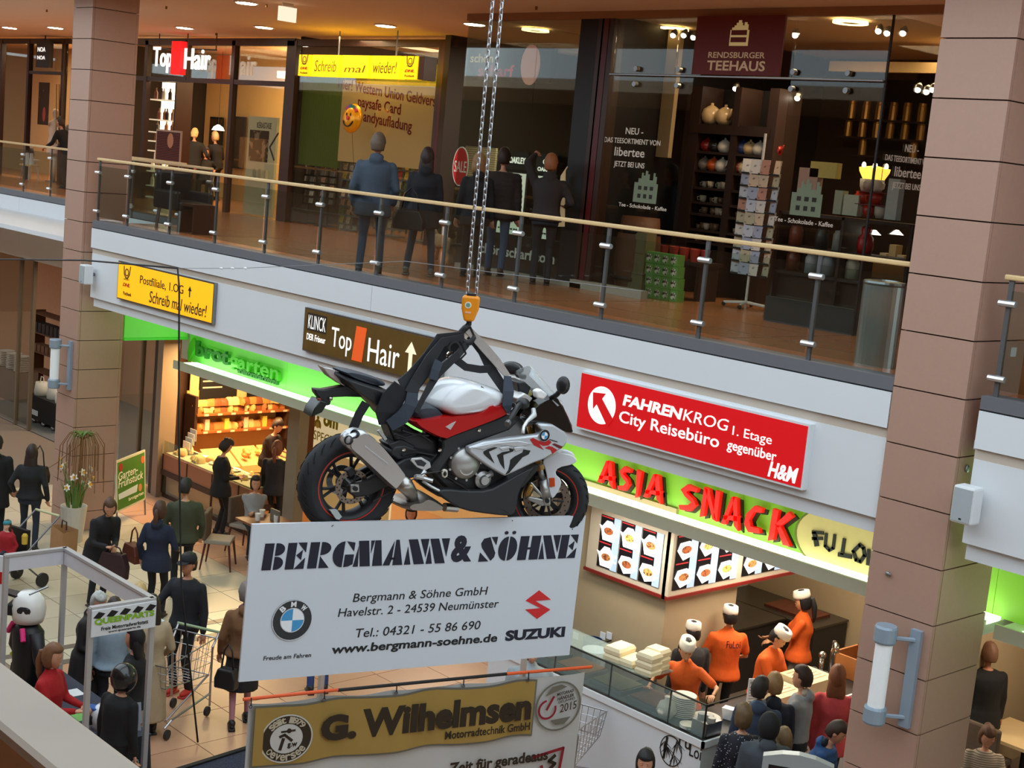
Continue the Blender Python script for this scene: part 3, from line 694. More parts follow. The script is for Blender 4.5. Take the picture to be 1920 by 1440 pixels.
# ------------------------------------------------------------------ tea shop
xt0,xt1 = PY(1156,60,YT).x,PY(1680,5,YT).x
r = thing('shop_window','frameless glass corner front of the tea shop with white lettering','shop window',((xt0+xt1)/2,YT,ZU),kind='structure')
xd0,xd1 = PY(1283,300,YT).x,PY(1465,300,YT).x
zr = PY(1400,146,YT).z
xg = PY(1275,40,YT).x
MB().box(xt0,xd0,YT,YT+.012,ZU+.02,zr).build('pane',shop_g,r);MB().box(xd1,xt1,YT,YT+.012,ZU+.02,zr).build('pane',shop_g,r)
for a,b in ((xt0,xg),(xg,xd1),(xd1,xt1)): MB().box(a+.004,b-.004,YT,YT+.012,zr+.01,9.0).build('pane',shop_g,r)
MB().box(xt1-.006,xt1+.006,YT,8.5,ZU+.02,9.0).build('side_pane',shop_g,r)
MB().box(xt1-.012,xt1+.012,YT-.012,YT+.012,ZU,9.0).build('corner_profile',mat('edge_dark',(30,24,22),.4),r)
MB().tube([(xt0,YT-.05,zr),(xt1,YT-.05,zr)],.014,6).build('tie_rail',steel,r)
cl = MB().lathe([(.0,-.03),(.035,-.03),(.035,.03),(.0,.03)],ax=(0,1,0),seg=10).mesh('clamp');cl.materials.append(steel)
for px in (1195,1275,1490,1593):
 x = PY(px,146,YT).x
 for dz in (-.12,.08): place('clamp',cl,None,r,(x-r.location.x,-.03,zr+dz-r.location.z))
MB().box(xt0-.3,PY(1212,562,YT).x,YT-.12,YT+.02,ZU,ZU+.11).build('plinth',mat('plinth_grey',(176,168,152),.5),r)
MB().box(xd1,xt1,YT+.02,YT+.1,ZU,ZU+.3).build('plinth',mat('plinth_blue',(70,76,84),.5),r)
vin = mat('pale_vinyl',(214,208,196),.6,emit=.06,var=0)
pl = FY(YT-.006)
def tl(txt,x0,x1,y,cap,bold=.01,m=vin,p=None,par=None):
 p = p or pl;a,b = p.px(x0,y);a1,_ = p.px(x1,y+(x1-x0)*.07)
 vs,_f = glyphs(txt,bold);k = cap/.7;bt = min(v[1] for v in vs)*k;tp = max(v[1] for v in vs)*k
 return text(txt,p,a,a1,b+bt,b+tp,m,par or r,bold=bold,depth=.002)
tl('NEU -',1173,1206,251,.085,.015);tl('DAS TEESORTIMENT VON',1133,1238,266,.068,.01);tl('libertee',1152,1208,291,.115);tl('JETZT BEI UNS',1151,1208,311,.07,.01)
# the same lettering repeated on the corner's return glass
px_ = FX(xt1+.008)
def tx(txt,x0,x1,y,cap,bold=.01):
 a,b = px_.px(x0,y);a1,_ = px_.px(x1,y)
 vs,_f = glyphs(txt,bold);k = cap/.7;bt = min(v[1] for v in vs)*k;tp = max(v[1] for v in vs)*k
 return text(txt,px_,a,a1,b+bt,b+tp,vin,r,bold=bold,depth=.002)
tx('NEU -',1696,1722,284,.085,.015);tx('DAS TEESORTIMENT VON',1659,1745,300,.068,.01);tx('libertee',1676,1726,330,.115);tx('JETZT BEI UNS',1672,1725,352,.07,.01)
def house(label,x0,y0,x1,y1,m):
 """stepped-gable house cut from frosted foil"""
 a0,b0 = pl.px(x0,y0);a1,_ = pl.px(x1,y0);_,b1 = pl.px(x0,y1);W = a1-a0;H = b1-b0
 t = thing('house_sticker',label,'sticker',pl.at((a0+a1)/2,b0))
 body = [(0,0),(1,0),(1,.62),(.93,.62),(.93,.84),(.86,.84),(.86,.95),(.78,.95),(.78,.72),(.62,.72),(.62,.9),(.54,.9),(.54,1),(.44,1),(.44,.85),(.36,.85),(.36,.93),(.28,.93),(.28,.75),(.16,.75),(.16,.62),(0,.62)]
 MB().prism(pl,[(a0+u*W,b0+v*H) for u,v in body],-.004,.0).build('silhouette',m,t)
 for u in (.25,.5,.75):
  MB().rect(pl,a0+(u-.07)*W,a0+(u+.07)*W,b0+.4*H,b0+.52*H,0,.002).build('window',mat('foil_dark',(40,38,34),.7),t);MB().rect(pl,a0+(u-.07)*W,a0+(u+.06)*W,b0+.14*H,b0+.27*H,0,.002).build('window',mat('foil_dark',(40,38,34),.7),t)
foil = mat('green_foil',(120,136,112),.7,emit=.05)
house('pale green stepped-gable house sticker on the left tea shop pane',1186,378,1230,318,foil);house('large pale green stepped-gable house sticker right of the tea shop door',1480,402,1538,333,foil)
tl('Tee - Schokolade - Kaffee',1160,1250,386,.05);tl('Tee - Schokolade - Kaffee',1452,1562,414,.055)
# red hanging sign
s = thing('shop_sign','dark red tea house sign with a cream stepped-gable house','sign',PY(1385,90,YT-.1))
p2 = FY(YT-.1);a0,b0 = p2.px(1296,141);a1,b1 = p2.px(1474,28);b0 = p2.px(1385,141)[1]
MB().rect(p2,a0,a1,b0,b1,-.03,0).build('board',mat('tea_red',(112,24,24),.5,var=.04),s)
crm = mat('cream_print',(228,206,140),.5,emit=.15,var=0)
hx,hz = p2.px(1367,86);W,H = p2.px(1402,86)[0]-hx,p2.px(1385,38)[1]-hz
body = [(0,0),(1,0),(1,.62),(.93,.62),(.93,.84),(.86,.84),(.86,.92),(.72,.92),(.72,.8),(.62,.8),(.62,.9),(.56,.9),(.56,1),(.4,1),(.4,.9),(.3,.9),(.3,.8),(.2,.8),(.2,.72),(.08,.72),(.08,.62),(0,.62)]
MB().prism(p2,[(hx+u*W,hz+v*H) for u,v in body],.001,.006).build('house',crm,s)
for u in (.2,.48,.76):
 for v in (.14,.42): MB().rect(p2,hx+u*W-.04,hx+u*W+.04,hz+v*H,hz+v*H+.06,.006,.008).build('window',mat('tea_red',(112,24,24)),s)
tea_l = mat('tea_letter',(206,176,140),.5,emit=.12,var=0)
tl('RENDSBURGER',1328,1433,108,.07,.012,tea_l,p2,s);tl('TEEHAUS',1325,1433,131,.115,.02,tea_l,p2,s)
# interior shell
dwood = mat('dark_brown_wood',(46,28,20),.55,var=.12,scale=10)
struct('wall_back',MB().box(PY(1105,40,YT).x+.1,xt1+3,8.6,8.7,ZU,ZC),mat('tea_wall',(44,30,22),.7))
struct('wall_left',MB().box(PY(1105,40,YT).x+.12,PY(1262,200,4.7).x,4.7,4.78,ZU+1.9,ZC),mat('tea_cream',(206,178,134),.8))
struct('trim_2',MB().box(xt0+1.2,xt1+2.6,6.4,6.5,PY(1600,134,6.4).z,PY(1600,115,6.4).z),mat('tea_beam',(206,176,126),.7))
area('shop_area_light',(-11.6,4.6,8.95),1.4,48,(1,.74,.46));area('shop_area_light',(-10.2,6.2,8.95),1.2,34,(1,.7,.4))
# tall shelving
Yb = 5.0;fb = FY(Yb)
sh = thing('tea_shelf','tall dark brown shelving behind the tea shop entrance','shelf',V((PY(1370,400,Yb).x,Yb,ZU)))
ux = [fb.px(x,300)[0] for x in (1291,1372,1440)]
for x,wd in zip(ux,(.34,.14,.2)): MB().box(x-wd/2*.8,x+wd/2*.8,Yb-.02,Yb+.5,ZU,8.3).build('upright',dwood,sh)
MB().box(ux[0],ux[2],Yb+.46,Yb+.5,ZU,8.3).build('back',mat('shelf_back',(14,10,9),.7),sh)
rows = [232,284,320,352,380,402,432,455]
lv = []
for y in rows:
 z = fb.px(1330,y)[1];lv.append(z);MB().box(ux[0],ux[2],Yb,Yb+.46,z-.035,z).build('board',dwood,sh)
for z in (lv[0]-.02,): MB().box(ux[0],ux[2],Yb-.03,Yb+.46,z-.12,z).build('board',dwood,sh)
def potmesh(k):
 mb = MB();mb.lathe([(.0,0),(.05,0),(.075,.03),(.085,.07),(.07,.115),(.04,.135),(.035,.14),(.012,.15),(.014,.165),(.0,.17)],seg=12)
 mb.tube([(.07,0,.05),(.11,0,.08),(.135,0,.13)],[.02,.014,.01],6);mb.tube([(-.07,0,.11),(-.12,0,.11),(-.125,0,.06),(-.075,0,.04)],.009,5)
 me = mb.mesh('teapot',smooth=True);return me
pots = []
for nm,c_ in (('white',(232,224,206)),('blue',(50,64,112)),('red',(150,34,30)),('orange',(206,92,30)),('grey',(128,116,104)),('cream',(220,190,140)),('black',(36,32,32))):
 me = potmesh(0);me.materials.append(mat('glaze_'+nm,c_,.25,coat=.4));pots.append((nm,me))
pd = dict(pots)
def pot(px,row,col,sc=1.3,desc=''):
 x = fb.px(px,rows[row])[0]
 tag(place('teapot',pd[col],None,None,(x,Yb+.14,lv[row]),(0,0,random.uniform(-.5,.5)),(sc,sc,sc)),desc,'teapot','teapots on the dark shelving')
pot(1320,0,'cream',1.8,'large cream teapot with a figure lid on the top shelf');pot(1346,0,'cream',1.7,'round cream teapot on the top shelf, right of the figure pot')
for px,c_,d in ((1313,'red','red and white teapot left on the second shelf'),(1328,'black','black and white teapot on the second shelf'),(1346,'white','slim white teapot on the second shelf'),(1381,'blue','dark blue teapot on the second shelf right bay'),(1394,'cream','cream teapot on the second shelf right bay'),(1412,'white','white teapot with round handle on the second shelf'),(1442,'red','dark red teapot at the right upright')): pot(px,1,c_,1.25,d)
for px,c_,d in ((1308,'grey','grey teapot on the third shelf'),(1325,'orange','small orange teapot on the third shelf'),(1341,'white','wide striped white teapot on the third shelf'),(1371,'red','red teapot on the third shelf right bay'),(1384,'cream','cream patterned teapot on the third shelf'),(1399,'white','white teapot at the card stand')): pot(px,2,c_,1.25,d)
cup = MB().lathe([(.0,0),(.03,0),(.042,.03),(.045,.08),(.04,.08),(.036,.03),(.0,.01)],seg=10).tube([(.04,0,.065),(.07,0,.055),(.065,0,.025),(.036,0,.02)],.006,5).mesh('cup',smooth=True);cup.materials.append(mat('cup_glaze',(190,176,150),.3))
cup2 = cup.copy();cup2.materials.clear();cup2.materials.append(mat('cup_brown',(112,84,60),.3))
for rI in (3,4,5,6,7):
 for k in range(13):
  x = ux[0]+.22+(ux[2]-ux[0]-.4)*k/12
  if abs(x-ux[1]) < .1 or random.random() < .12: continue
  sc = random.uniform(.8,1.35)
  tag(place('cup',random.choice((cup,cup2)),None,None,(x,Yb+random.uniform(.08,.2),lv[rI]),(0,0,random.uniform(0,6)),(sc,sc,sc)),['small cup on the fourth shelf of the tea shelving','small cup on the fifth shelf of the tea shelving','small cup on the sixth shelf of the tea shelving','small cup on the seventh shelf of the tea shelving','small cup on the lowest shelf of the tea shelving'][rI-3],'cup','cups on shelf %d' % rI)
# golden tea tins on the wall
tin = MB().lathe([(.0,0),(.06,0),(.06,.2),(.055,.21),(.055,.25),(.0,.25)],seg=12).mesh('tea_tin',smooth=False);tin.materials.append(mat('tin_gold',(190,140,80),.3,.8,var=.1))
Yq = 8.2;fq = FY(Yq)
for row,(yy,xs_) in enumerate([(224,(1590,1617,1642,1668,1694,1722)),(258,(1583,1610,1637,1662,1690,1720)),(292,(1610,1706))]):
 z = fq.px(1640,yy)[1]
 b_ = tag(MB().box(fq.px(xs_[0]-14,yy)[0],fq.px(xs_[-1]+14,yy)[0],Yq-.02,Yq+.2,z-.03,z).build('wall_shelf',dwood),['upper','middle','lower'][row]+' dark wall shelf with golden tea tins','shelf')
 for k,px in enumerate(xs_):
  sc = 1.1;tag(place('tea_tin',tin,None,None,(fq.px(px,yy)[0],Yq+.08,z),(0,0,0),(sc,sc,sc)),'golden tea tin, number %s from the left on the %s wall shelf' % (['one','two','three','four','five','six'][k],['upper','middle','lower'][row]),'tin','golden tea tins')
# chandelier, spots
c = PY(1640,320,5.6)
t = thing('chandelier','small glowing crystal chandelier in the tea shop','chandelier',c)
MB().lathe([(.0,-.2),(.12,-.16),(.2,-.02),(.21,.03),(.05,.06)],c,seg=16).build('bowl',mat('crystal_glow',(255,196,90),.3,emit=2.4,ec=(255,180,70)),t)
MB().tube([c+V((0,0,.05)),c+V((0,0,.5))],.015,6).build('stem',mat('brass',(150,110,60)),t)
for k in range(6): a = k*pi/3;MB().ell(c+V((.17*cos(a),.17*sin(a),.06)),(.025,.025,.045),seg=6,rings=4).build('candle_bulb',mat('bulb_glow',(255,236,190),.5,emit=8,var=0),t)
spot_e = mat('spot_glow',(255,240,215),.5,emit=10,var=0)
for i,(px,py,y) in enumerate([(1262,66,4.3),(1282,66,4.3),(1300,70,4.3),(1491,66,4.3),(1647,58,4.3),(1663,62,4.3),(1693,62,4.3),(1379,166,5.3),(1473,182,5.3),(1495,184,5.3),(1721,168,5.3),(1737,172,5.3),(1749,168,5.3)]):
 c = PY(px,py,y)
 t = thing('spotlight','small glowing ceiling spotlight in the tea shop, number %d from the left' % (i+1),'spotlight',c,group='tea shop spotlights')
 MB().lathe([(.0,.0),(.045,.0),(.05,.05),(.02,.1),(.0,.1)],c,(-.1,.5,.7),seg=10).build('housing',steel,t);MB().ell(c,(.04,.04,.04),seg=8,rings=6).build('bulb',spot_e,t)
for i,(px,py) in enumerate([(1263,53),(1595,40),(1004,55)]):
 c = PZ(px,py,ZC-.02)
 t = thing('ring_lamp',['glowing ring ceiling lamp left in the tea shop','glowing ring ceiling lamp right in the tea shop','glowing ring ceiling lamp in the optician shop'][i],'ceiling lamp',c)
 m_ = MB();ring(m_,Pl(c,(1,0,0),(0,1,0)),(0,0),.13,.22,-.03,.0,28);m_.build('ring',mat('ring_glow',(255,232,180),.5,emit=4,ec=(255,220,150),var=0),t);MB().lathe([(.0,-.02),(.13,-.02),(.13,0)],c,seg=20).build('cover',lamp_r,t)
# pictures left of the door
for i,(x0,y0,x1,y1) in enumerate([(1187,160,1238,75),(1178,238,1226,188)]):
 p3 = FY(4.68);a0,b0 = p3.px(x0,y0);a1,b1 = p3.px(x1,y1);a0,b0_ = p3.px(x0,(y0+y1)/2);a1,_ = p3.px(x1,(y0+y1)/2)
 t = thing('wall_picture',['grey picture of a cup on the tea shop wall','brown framed picture below the cup picture'][i],'picture',p3.at((a0+a1)/2,b0))
 MB().rect(p3,a0,a1,b0,b1,0,.03).build('frame',mat('pic_grey%d' % i,[(72,72,72),(110,88,64)][i],.6),t)
 MB().prism(p3,disc(p3,((a0+a1)/2,b0+(b1-b0)*.4),.1,14,.06),.03,.034).build('print',mat('pic_print',(168,150,128),.6),t)
# fixed cabinet with goods behind the right pane
Yc = 4.3;fc_ = FY(Yc)
t = thing('display_counter','dark display counter with red and white mugs behind the right tea pane','counter',V((PY(1600,500,Yc).x,Yc,ZU)))
xa,xb = fc_.px(1462,405)[0],xt1-.1
for y in (405,470,520): z = fc_.px(1560,y)[1];MB().box(xa,xb,Yc,Yc+.5,z-.04,z).build('board',dwood,t)
MB().box(xa,xb,Yc+.1,Yc+.5,ZU,ZU+.5).build('base',dwood,t)
for x in (xa,(xa+xb)/2,xb): MB().box(x-.02,x+.02,Yc,Yc+.5,ZU,fc_.px(1560,405)[1]).build('upright',dwood,t)
zc0 = fc_.px(1600,405)[1]
mugm = [cup.copy(),cup.copy()]
for q,(m_,c_) in enumerate(zip(mugm,((188,44,30),(222,210,196)))): m_.materials.clear();m_.materials.append(mat('mug_%d' % q,c_,.3))
for i,(dx,dz,q,nm) in enumerate([(0,0,1,'white mug at the left foot of the mug pyramid'),(.17,0,0,'red mug in the middle foot of the mug pyramid'),(.34,0,1,'white mug at the right foot of the mug pyramid'),(.05,.16,0,'left red mug in the middle of the mug pyramid'),(.25,.16,0,'right red mug in the middle of the mug pyramid'),(.08,.32,1,'left white mug on top of the mug pyramid'),(.24,.32,1,'right white mug on top of the mug pyramid')]):
 x = fc_.px(1590,400)[0]+dx;tag(place('mug',mugm[q],None,None,(x,Yc+.2,zc0+dz),(0,0,i),(1.9,1.9,1.9)),nm,'mug','mug pyramid')
tag(MB().box(fc_.px(1594,400)[0]-.02,fc_.px(1594,400)[0]+.42,Yc+.1,Yc+.3,zc0+.15,zc0+.16).box(fc_.px(1594,400)[0],fc_.px(1594,400)[0]+.4,Yc+.1,Yc+.3,zc0+.31,zc0+.32).build('mug_stand',mat('stand_red',(120,30,24),.5)),'red stand of the mug pyramid','stand')
for i,(px,w_,h_,c_,d) in enumerate([(1552,.12,.3,(170,180,160),'pale green tea packet left of the mugs'),(1570,.22,.26,(196,206,190),'pale printed tea box left of the mugs'),(1650,.16,.5,(206,214,216),'pale blue tea box right of the mugs'),(1480,.3,.55,(190,160,150),'pink latticed gift box at the tea shop door'),(1500,.4,.2,(206,190,110),'cream paper box above the house sticker')]):
 x = fc_.px(px,400)[0];z = zc0 if i < 4 else fc_.px(1505,330)[1]
 tag(MB().box(x,x+w_,Yc+.1,Yc+.22,z,z+h_).build('tea_box',mat('teabox_%d' % i,c_,.6,var=.15,scale=30)),d,'box')
for i,(px,py,c_,d) in enumerate([(1520,470,(60,62,60),'dark round tin on the counter shelf'),(1553,470,(150,156,150),'metal lunch tin with a postcard print'),(1602,470,(190,26,26),'red matryoshka doll on the counter shelf'),(1470,470,(140,70,50),'brown spice jar on the counter shelf'),(1577,520,(206,200,180),'white cup and saucer on the lower counter shelf'),(1500,520,(170,176,180),'glass canister on the lower counter shelf'),(1532,520,(150,160,168),'second glass canister on the lower counter shelf'),(1464,520,(120,60,40),'copper tin on the lower counter shelf')]):
 x = fc_.px(px,py)[0];z = fc_.px(1560,py)[1]
 prof = [(.0,0),(.09,0),(.11,.08),(.1,.2),(.06,.25),(.07,.3),(.06,.34),(.0,.36)] if 'doll' in d else [(.0,0),(.09,0),(.09,.2),(.07,.23),(.07,.25),(.0,.26)]
 tag(MB().lathe(prof,(x,Yc+.22,z),seg=14).build('jar' if 'doll' not in d else 'doll',mat('jar_%d' % i,c_,.35),smooth=True),d,'doll' if 'doll' in d else 'jar')
t0_ = PY(1690,490,5.2)
tt = thing('gift_basket','wooden crate of beige soaps and boxes behind the corner glass','crate',t0_)
MB().box(t0_.x-.35,t0_.x+.35,5.1,5.5,t0_.z-.25,t0_.z-.05).build('crate',mat('crate_wood',(150,112,70),.7),tt)
for k in range(5): tag(MB().box(t0_.x-.3+k*.13,t0_.x-.2+k*.13,5.15,5.3,t0_.z-.05,t0_.z+.08+.12*(k % 2)).build('soap_box',mat('soap_%d' % (k % 2),[(206,190,160),(190,166,120)][k % 2],.7)),'beige soap box in the wooden crate behind the corner glass','box','boxes in the wooden crate')
for i,px in enumerate((1639,1681)):
 c = PY(px,440,4.9);t = thing('pendant_lamp',['left','right'][i]+' small pendant lamp low behind the tea shop corner','lamp',c)
 MB().lathe([(.02,.06),(.09,-.0),(.085,-.0),(.0,.03)],c,seg=14).build('shade',mat('shade_glow',(255,250,235)),t);MB().tube([c+V((0,0,.06)),c+V((0,0,.9))],.005,4).build('cord',black_m,t)
# red christmas goods and boxed mugs near the left door post
Yg = 3.9;fg = FY(Yg)
t = thing('gift_table','dark table with red gift pots behind the left tea pane','table',V((PY(1260,540,Yg).x,Yg,ZU)))
zt_ = fg.px(1265,487)[1];xa,xb = fg.px(1222,480)[0],fg.px(1312,490)[0]
MB().box(xa,xb,Yg,Yg+.5,zt_-.05,zt_).build('top',dwood,t)
for x in (xa+.05,xb-.05): MB().box(x-.03,x+.03,Yg+.05,Yg+.45,ZU,zt_-.05).build('leg',dwood,t)
rp = MB().lathe([(.0,0),(.05,0),(.07,.17),(.06,.17),(.0,.1)],seg=10).mesh('gift_pot');rp.materials.append(mat('gift_red',(186,44,32),.5))
for k in range(8): tag(place('gift_pot',rp,None,None,(xa+.1+(xb-xa-.2)*k/7,Yg+.12+.1*(k % 2),zt_)),'red gift pot in the row behind the left tea pane','pot','red gift pots')
gb = MB().box(-.07,.07,-.07,.07,0,.15).mesh('mug_box');gb.materials.append(mat('mugbox_green',(112,170,76),.6,var=.3,scale=20))
gb2 = MB().box(-.1,.1,-.1,.1,0,.28).mesh('mug_box');gb2.materials.append(mat('mugbox_brown',(128,118,84),.7,var=.1))
disc_m = MB().lathe([(.0,-.004),(.05,-.004),(.05,.0)],ax=(0,1,0),seg=14).mesh('print');disc_m.materials.append(matpat('mugprint',(236,228,210),(60,40,34),'noise',20,thr=.5))
for row in range(4):
 for k in range(4):
  x = fg.px(1256,540)[0]+k*.145+.02*row*-1;z = ZU+row*.155
  b_ = thing('mug_box','green and white printed mug box in the low stack by the tea shop door','box',V((x,Yg-.35,z)),group='stacked mug boxes')
  place('carton',gb,None,b_);place('print',disc_m,None,b_,(0,-.071,.075))
for row in range(3):
 for k in range(2): tag(place('mug_box',gb2,None,None,(fg.px(1212,540)[0]+k*.205,Yg-.35,ZU+row*.285)),'brown carton left of the green mug boxes','box','brown cartons by the tea shop door')
o_ = fg.px(1175,470)
tag(MB().box(fg.px(1150,470)[0],fg.px(1205,470)[0],Yg,Yg+.4,ZU+.2,fg.px(1180,458)[1]).build('glass_cabinet',mat('cabinet_green',(74,86,78),.3,var=.1)),'dull green glass cabinet behind the left tea pane','cabinet')
t = thing('barrel','brown wooden tea barrel behind the left tea pane','barrel',V((xt0+.34,3.7,ZU)))
MB().lathe([(.0,0),(.26,0),(.31,.35),(.31,.7),(.26,1.05),(.0,1.05)],t.location,seg=18).build('body',mat('barrel_wood',(110,66,40),.6,var=.12),t,smooth=True)
for z in (.2,.85): MB().lathe([(.3,z-.03),(.315,z),(.3,z+.03)],t.location,seg=18).build('hoop',black_m,t)
# postcard stand before the door
o = V((-11.72,4.2,ZU));Yv = 4.2;fv = FY(Yv)
t = thing('postcard_stand','tall white-poled postcard stand at the tea shop entrance','stand',o)
MB().tube([o,o+V((0,0,2.3))],.018,8).build('pole',mat('stand_white',(220,218,212),.4),t)
for a in range(4): MB().tube([o+V((0,0,.08)),o+V((.3*cos(a*pi/2+.4),.3*sin(a*pi/2+.4),.05))],.02,6).build('foot',mat('stand_white',(220,218,212)),t);MB().ell(o+V((.3*cos(a*pi/2+.4),.3*sin(a*pi/2+.4),.03)),.03,seg=8,rings=5).build('caster',black_m,t)
pcs = []
for i,c_ in enumerate([(230,226,216),(206,214,224),(222,200,170),(176,186,206),(200,150,130),(196,190,160)]):
 me = cardmesh(.15,.19);me.materials.append(matpat('postcard_%d' % i,c_,tuple(int(x*.6) for x in c_),'noise',14,thr=.4));pcs.append(me)
ztop,zlow = fv.px(1438,300)[1],fv.px(1400,515)[1]
for i in range(9):
 z = ztop-.19-(ztop-.19-zlow)*i/8
 ringm = MB().box(o.x-.3,o.x+.3,Yv-.03,Yv+.0,z-.01,z+.015).build('tray',black_m,t)
 for k in range(4):
  yaw_ = [.5,.15,-.1,-.35][k]
  tag(place('postcard',random.choice(pcs),None,None,(o.x-.24+k*.16,Yv-.06+abs(k-1.5)*.05,z),(radians(-6),0,yaw_)),'postcard in the %s row of the stand at the tea shop entrance' % ['topmost','second','third','fourth','fifth','sixth','seventh','eighth','lowest'][i],'postcard','postcards on the entrance stand, row %d' % (i+1))
# steel bin by the pillar
o = V((-7.62,1.0,ZU))
t = thing('waste_bin','tall round steel waste bin beside the near pillar','bin',o)
MB().lathe([(.0,0),(.2,0),(.2,.78),(.0,.78)],o,seg=28).build('drum',mat('bin_steel',(190,198,200),.3,.85,var=.05),t,smooth=False)
MB().lathe([(.2,.78),(.205,.8),(.2,.82),(.14,.83),(.13,.8),(.0,.79)],o,seg=28).build('rim',steel,t)
# ================================================================== GROUND FLOOR SHOPS
# ------------------------------------------------------------------ lit canopy ledges and green back panels
strip_e = mat('tube_glow',(245,255,235),.5,emit=3.2,ec=(238,255,226),var=0)
ledge_m = mat('ledge_white',(232,236,230),.5,var=.02)
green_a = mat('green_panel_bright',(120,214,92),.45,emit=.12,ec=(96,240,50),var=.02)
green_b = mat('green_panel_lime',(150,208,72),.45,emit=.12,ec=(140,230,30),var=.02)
def canopy(name,x0,x1,label):
 r = thing(name,label,'canopy',((x0+x1)/2,1.7,2.87),kind='structure')
 MB().box(x0,x1,1.7,1.74,2.86,3.005).build('front',ledge_m,r)
 MB().box(x0,x1,1.74,2.3,2.86,2.96).build('shelf',ledge_m,r)
 MB().box(x0+.25,x1,1.76,2.02,2.975,2.998).build('light_tube',strip_e,r)
 return r
canopy('canopy',-22.14,-12.9,'white bakery canopy ledge with a glowing light strip');canopy('canopy',-12.9,XR0+.3,'white snack bar canopy ledge with a glowing light strip')
canopy('canopy',XR1-.3,3,'white canopy ledge with light strip right of the near pillar')
gp = thing('green_wall','bright green back wall above the bakery canopy','panel',(-17,2.1,3),kind='structure')
for a,b in ((-22.3,-19.2),(-19.2,-16),(-16,-12.9)): MB().box(a+.003,b-.003,2.1,2.14,2.96,4.92).build('panel',green_a,gp)
gp2 = thing('green_wall','lime green back wall above the snack bar canopy','panel',(-9,2.1,3),kind='structure')
for a,b in ((-12.9,-9.8),(-9.8,-6.6),(-6.6,-3.2),(-3.2,3)): MB().box(a+.003,b-.003,2.1,2.14,2.96,4.92).build('panel',green_b,gp2)
gr = thing('green_return','short green side panel between the far pillar and the bakery sign','panel',(-22.38,1.5,3.37),kind='structure')
MB().box(-22.42,-22.38,.86,2.1,3.37,4.12).build('panel',green_a,gr);MB().box(-22.5,-22.36,.86,2.1,3.33,3.37).build('edge',mat('green_edge',(60,180,40),.5,emit=.3),gr)
struct('wall_return',MB().box(-22.6,-22.18,2.12,2.4,2.96,4.9),mat('grey_white',(200,200,196),.6))
# shallow uplight behind the fascia
area('tube_light',(-17.5,1.5,3.1),9.0,18,(.9,1,.85),(pi,0,0),sy=.15);area('tube_light',(-9.6,1.5,3.1),5.6,11,(.9,1,.85),(pi,0,0),sy=.15)
# raised letters
gl = FY(2.06)
dg = mat('leaf_green_letter',(28,112,26),.5,emit=.12,var=0)
lg = mat('grass_green_letter',(62,168,26),.5,emit=.15,var=0)
s = thing('shop_sign','raised green brotgarten lettering with a leaf over the bakery','sign',PY(440,680,2.06))
def rl(txt,x0,y0,x1,cap,m,bold=.02,depth=.06,par=None,p=gl,slope=.27,sp=1.0,shear=0):
 a,b = p.px(x0,y0);a1,_ = p.px(x1,y0+(x1-x0)*slope);vs,_f = glyphs(txt,bold);k = cap/.7
 return text(txt,p,a,a1,b+min(v[1] for v in vs)*k,b+max(v[1] for v in vs)*k,m,par,bold=bold,n0=0,depth=depth,shear=shear)
rl('brot',371,665,433,.25,dg,.03,par=s);rl('garten',435,685,527,.24,lg,.02,par=s);rl('vollkornbäckerei',449,698,524,.1,dg,.02,par=s)
a,b = gl.px(362,664)
leaf = [gl.px(*q) for q in [(357,678),(356,660),(359,644),(367,633),(371,642),(368,656),(362,668)]]
MB().prism(gl,leaf,0,.05).build('leaf',lg,s)
s = thing('shop_sign','red brush style ASIA SNACK lettering over the snack bar','sign',PY(1310,950,2.06))
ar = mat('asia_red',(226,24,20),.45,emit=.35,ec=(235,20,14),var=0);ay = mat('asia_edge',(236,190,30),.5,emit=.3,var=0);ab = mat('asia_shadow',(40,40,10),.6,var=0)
# brush letters drawn as wedge strokes: unit box, y up
L_ = {'A': [[(.0,0),(.42,1),(.62,1),(.22,0)],[(.5,1),(.74,1),(1.0,-.08),(.74,.06)],[(.08,.3),(.92,.42),(.9,.24),(.12,.16)]],
  'S': [[(1,.96),(.4,1.02),(.02,.74),(.3,.52),(.72,.36),(.5,.18),(.0,.1),(.1,-.06),(.66,-.02),(1.0,.3),(.8,.52),(.36,.68),(.5,.8),(.96,.8)]],
  'I': [[(.25,1),(.8,.96),(.66,-.02),(.4,-.12),(.42,.2)]],
  'N': [[(.0,-.04),(.06,1),(.3,.96),(.22,.02)],[(.1,1),(.36,.98),(.98,-.02),(.74,.02)],[(.74,1),(1,.98),(.98,0),(.8,.1)]],
  'C': [[(.98,.98),(.5,1),(.06,.6),(.0,.2),(.3,-.06),(1.0,.02),(.9,.2),(.4,.18),(.28,.4),(.5,.76),(.94,.8)]],
  'K': [[(.06,1),(.34,.98),(.26,-.02),(.0,-.1)],[(.24,.5),(.8,1.04),(1.02,.92),(.4,.42)],[(.3,.5),(.5,.52),(1.06,-.06),(.72,-.08)]]}
def brush(p,letters,quad,m,me,par):
 """letters placed between surveyed columns"""
 for ch,(x0,y0,x1,y1) in zip(letters,quad):
  a0,b0 = p.px(x0,y1);a1,b1 = p.px(x1,y0);W,H = a1-a0,b1-b0
  b0 = p.px((x0+x1)/2,y1)[1];b1 = p.px((x0+x1)/2,y0)[1];H = b1-b0
  mb,m2 = MB(),MB()
  for st in L_[ch]:
   pts = [(a0+u*W,b0+v*H) for u,v in st]
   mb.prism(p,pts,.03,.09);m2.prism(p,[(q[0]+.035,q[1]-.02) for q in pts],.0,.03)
  mb.build('letter',m,par);m2.build('letter_edge',me,par)
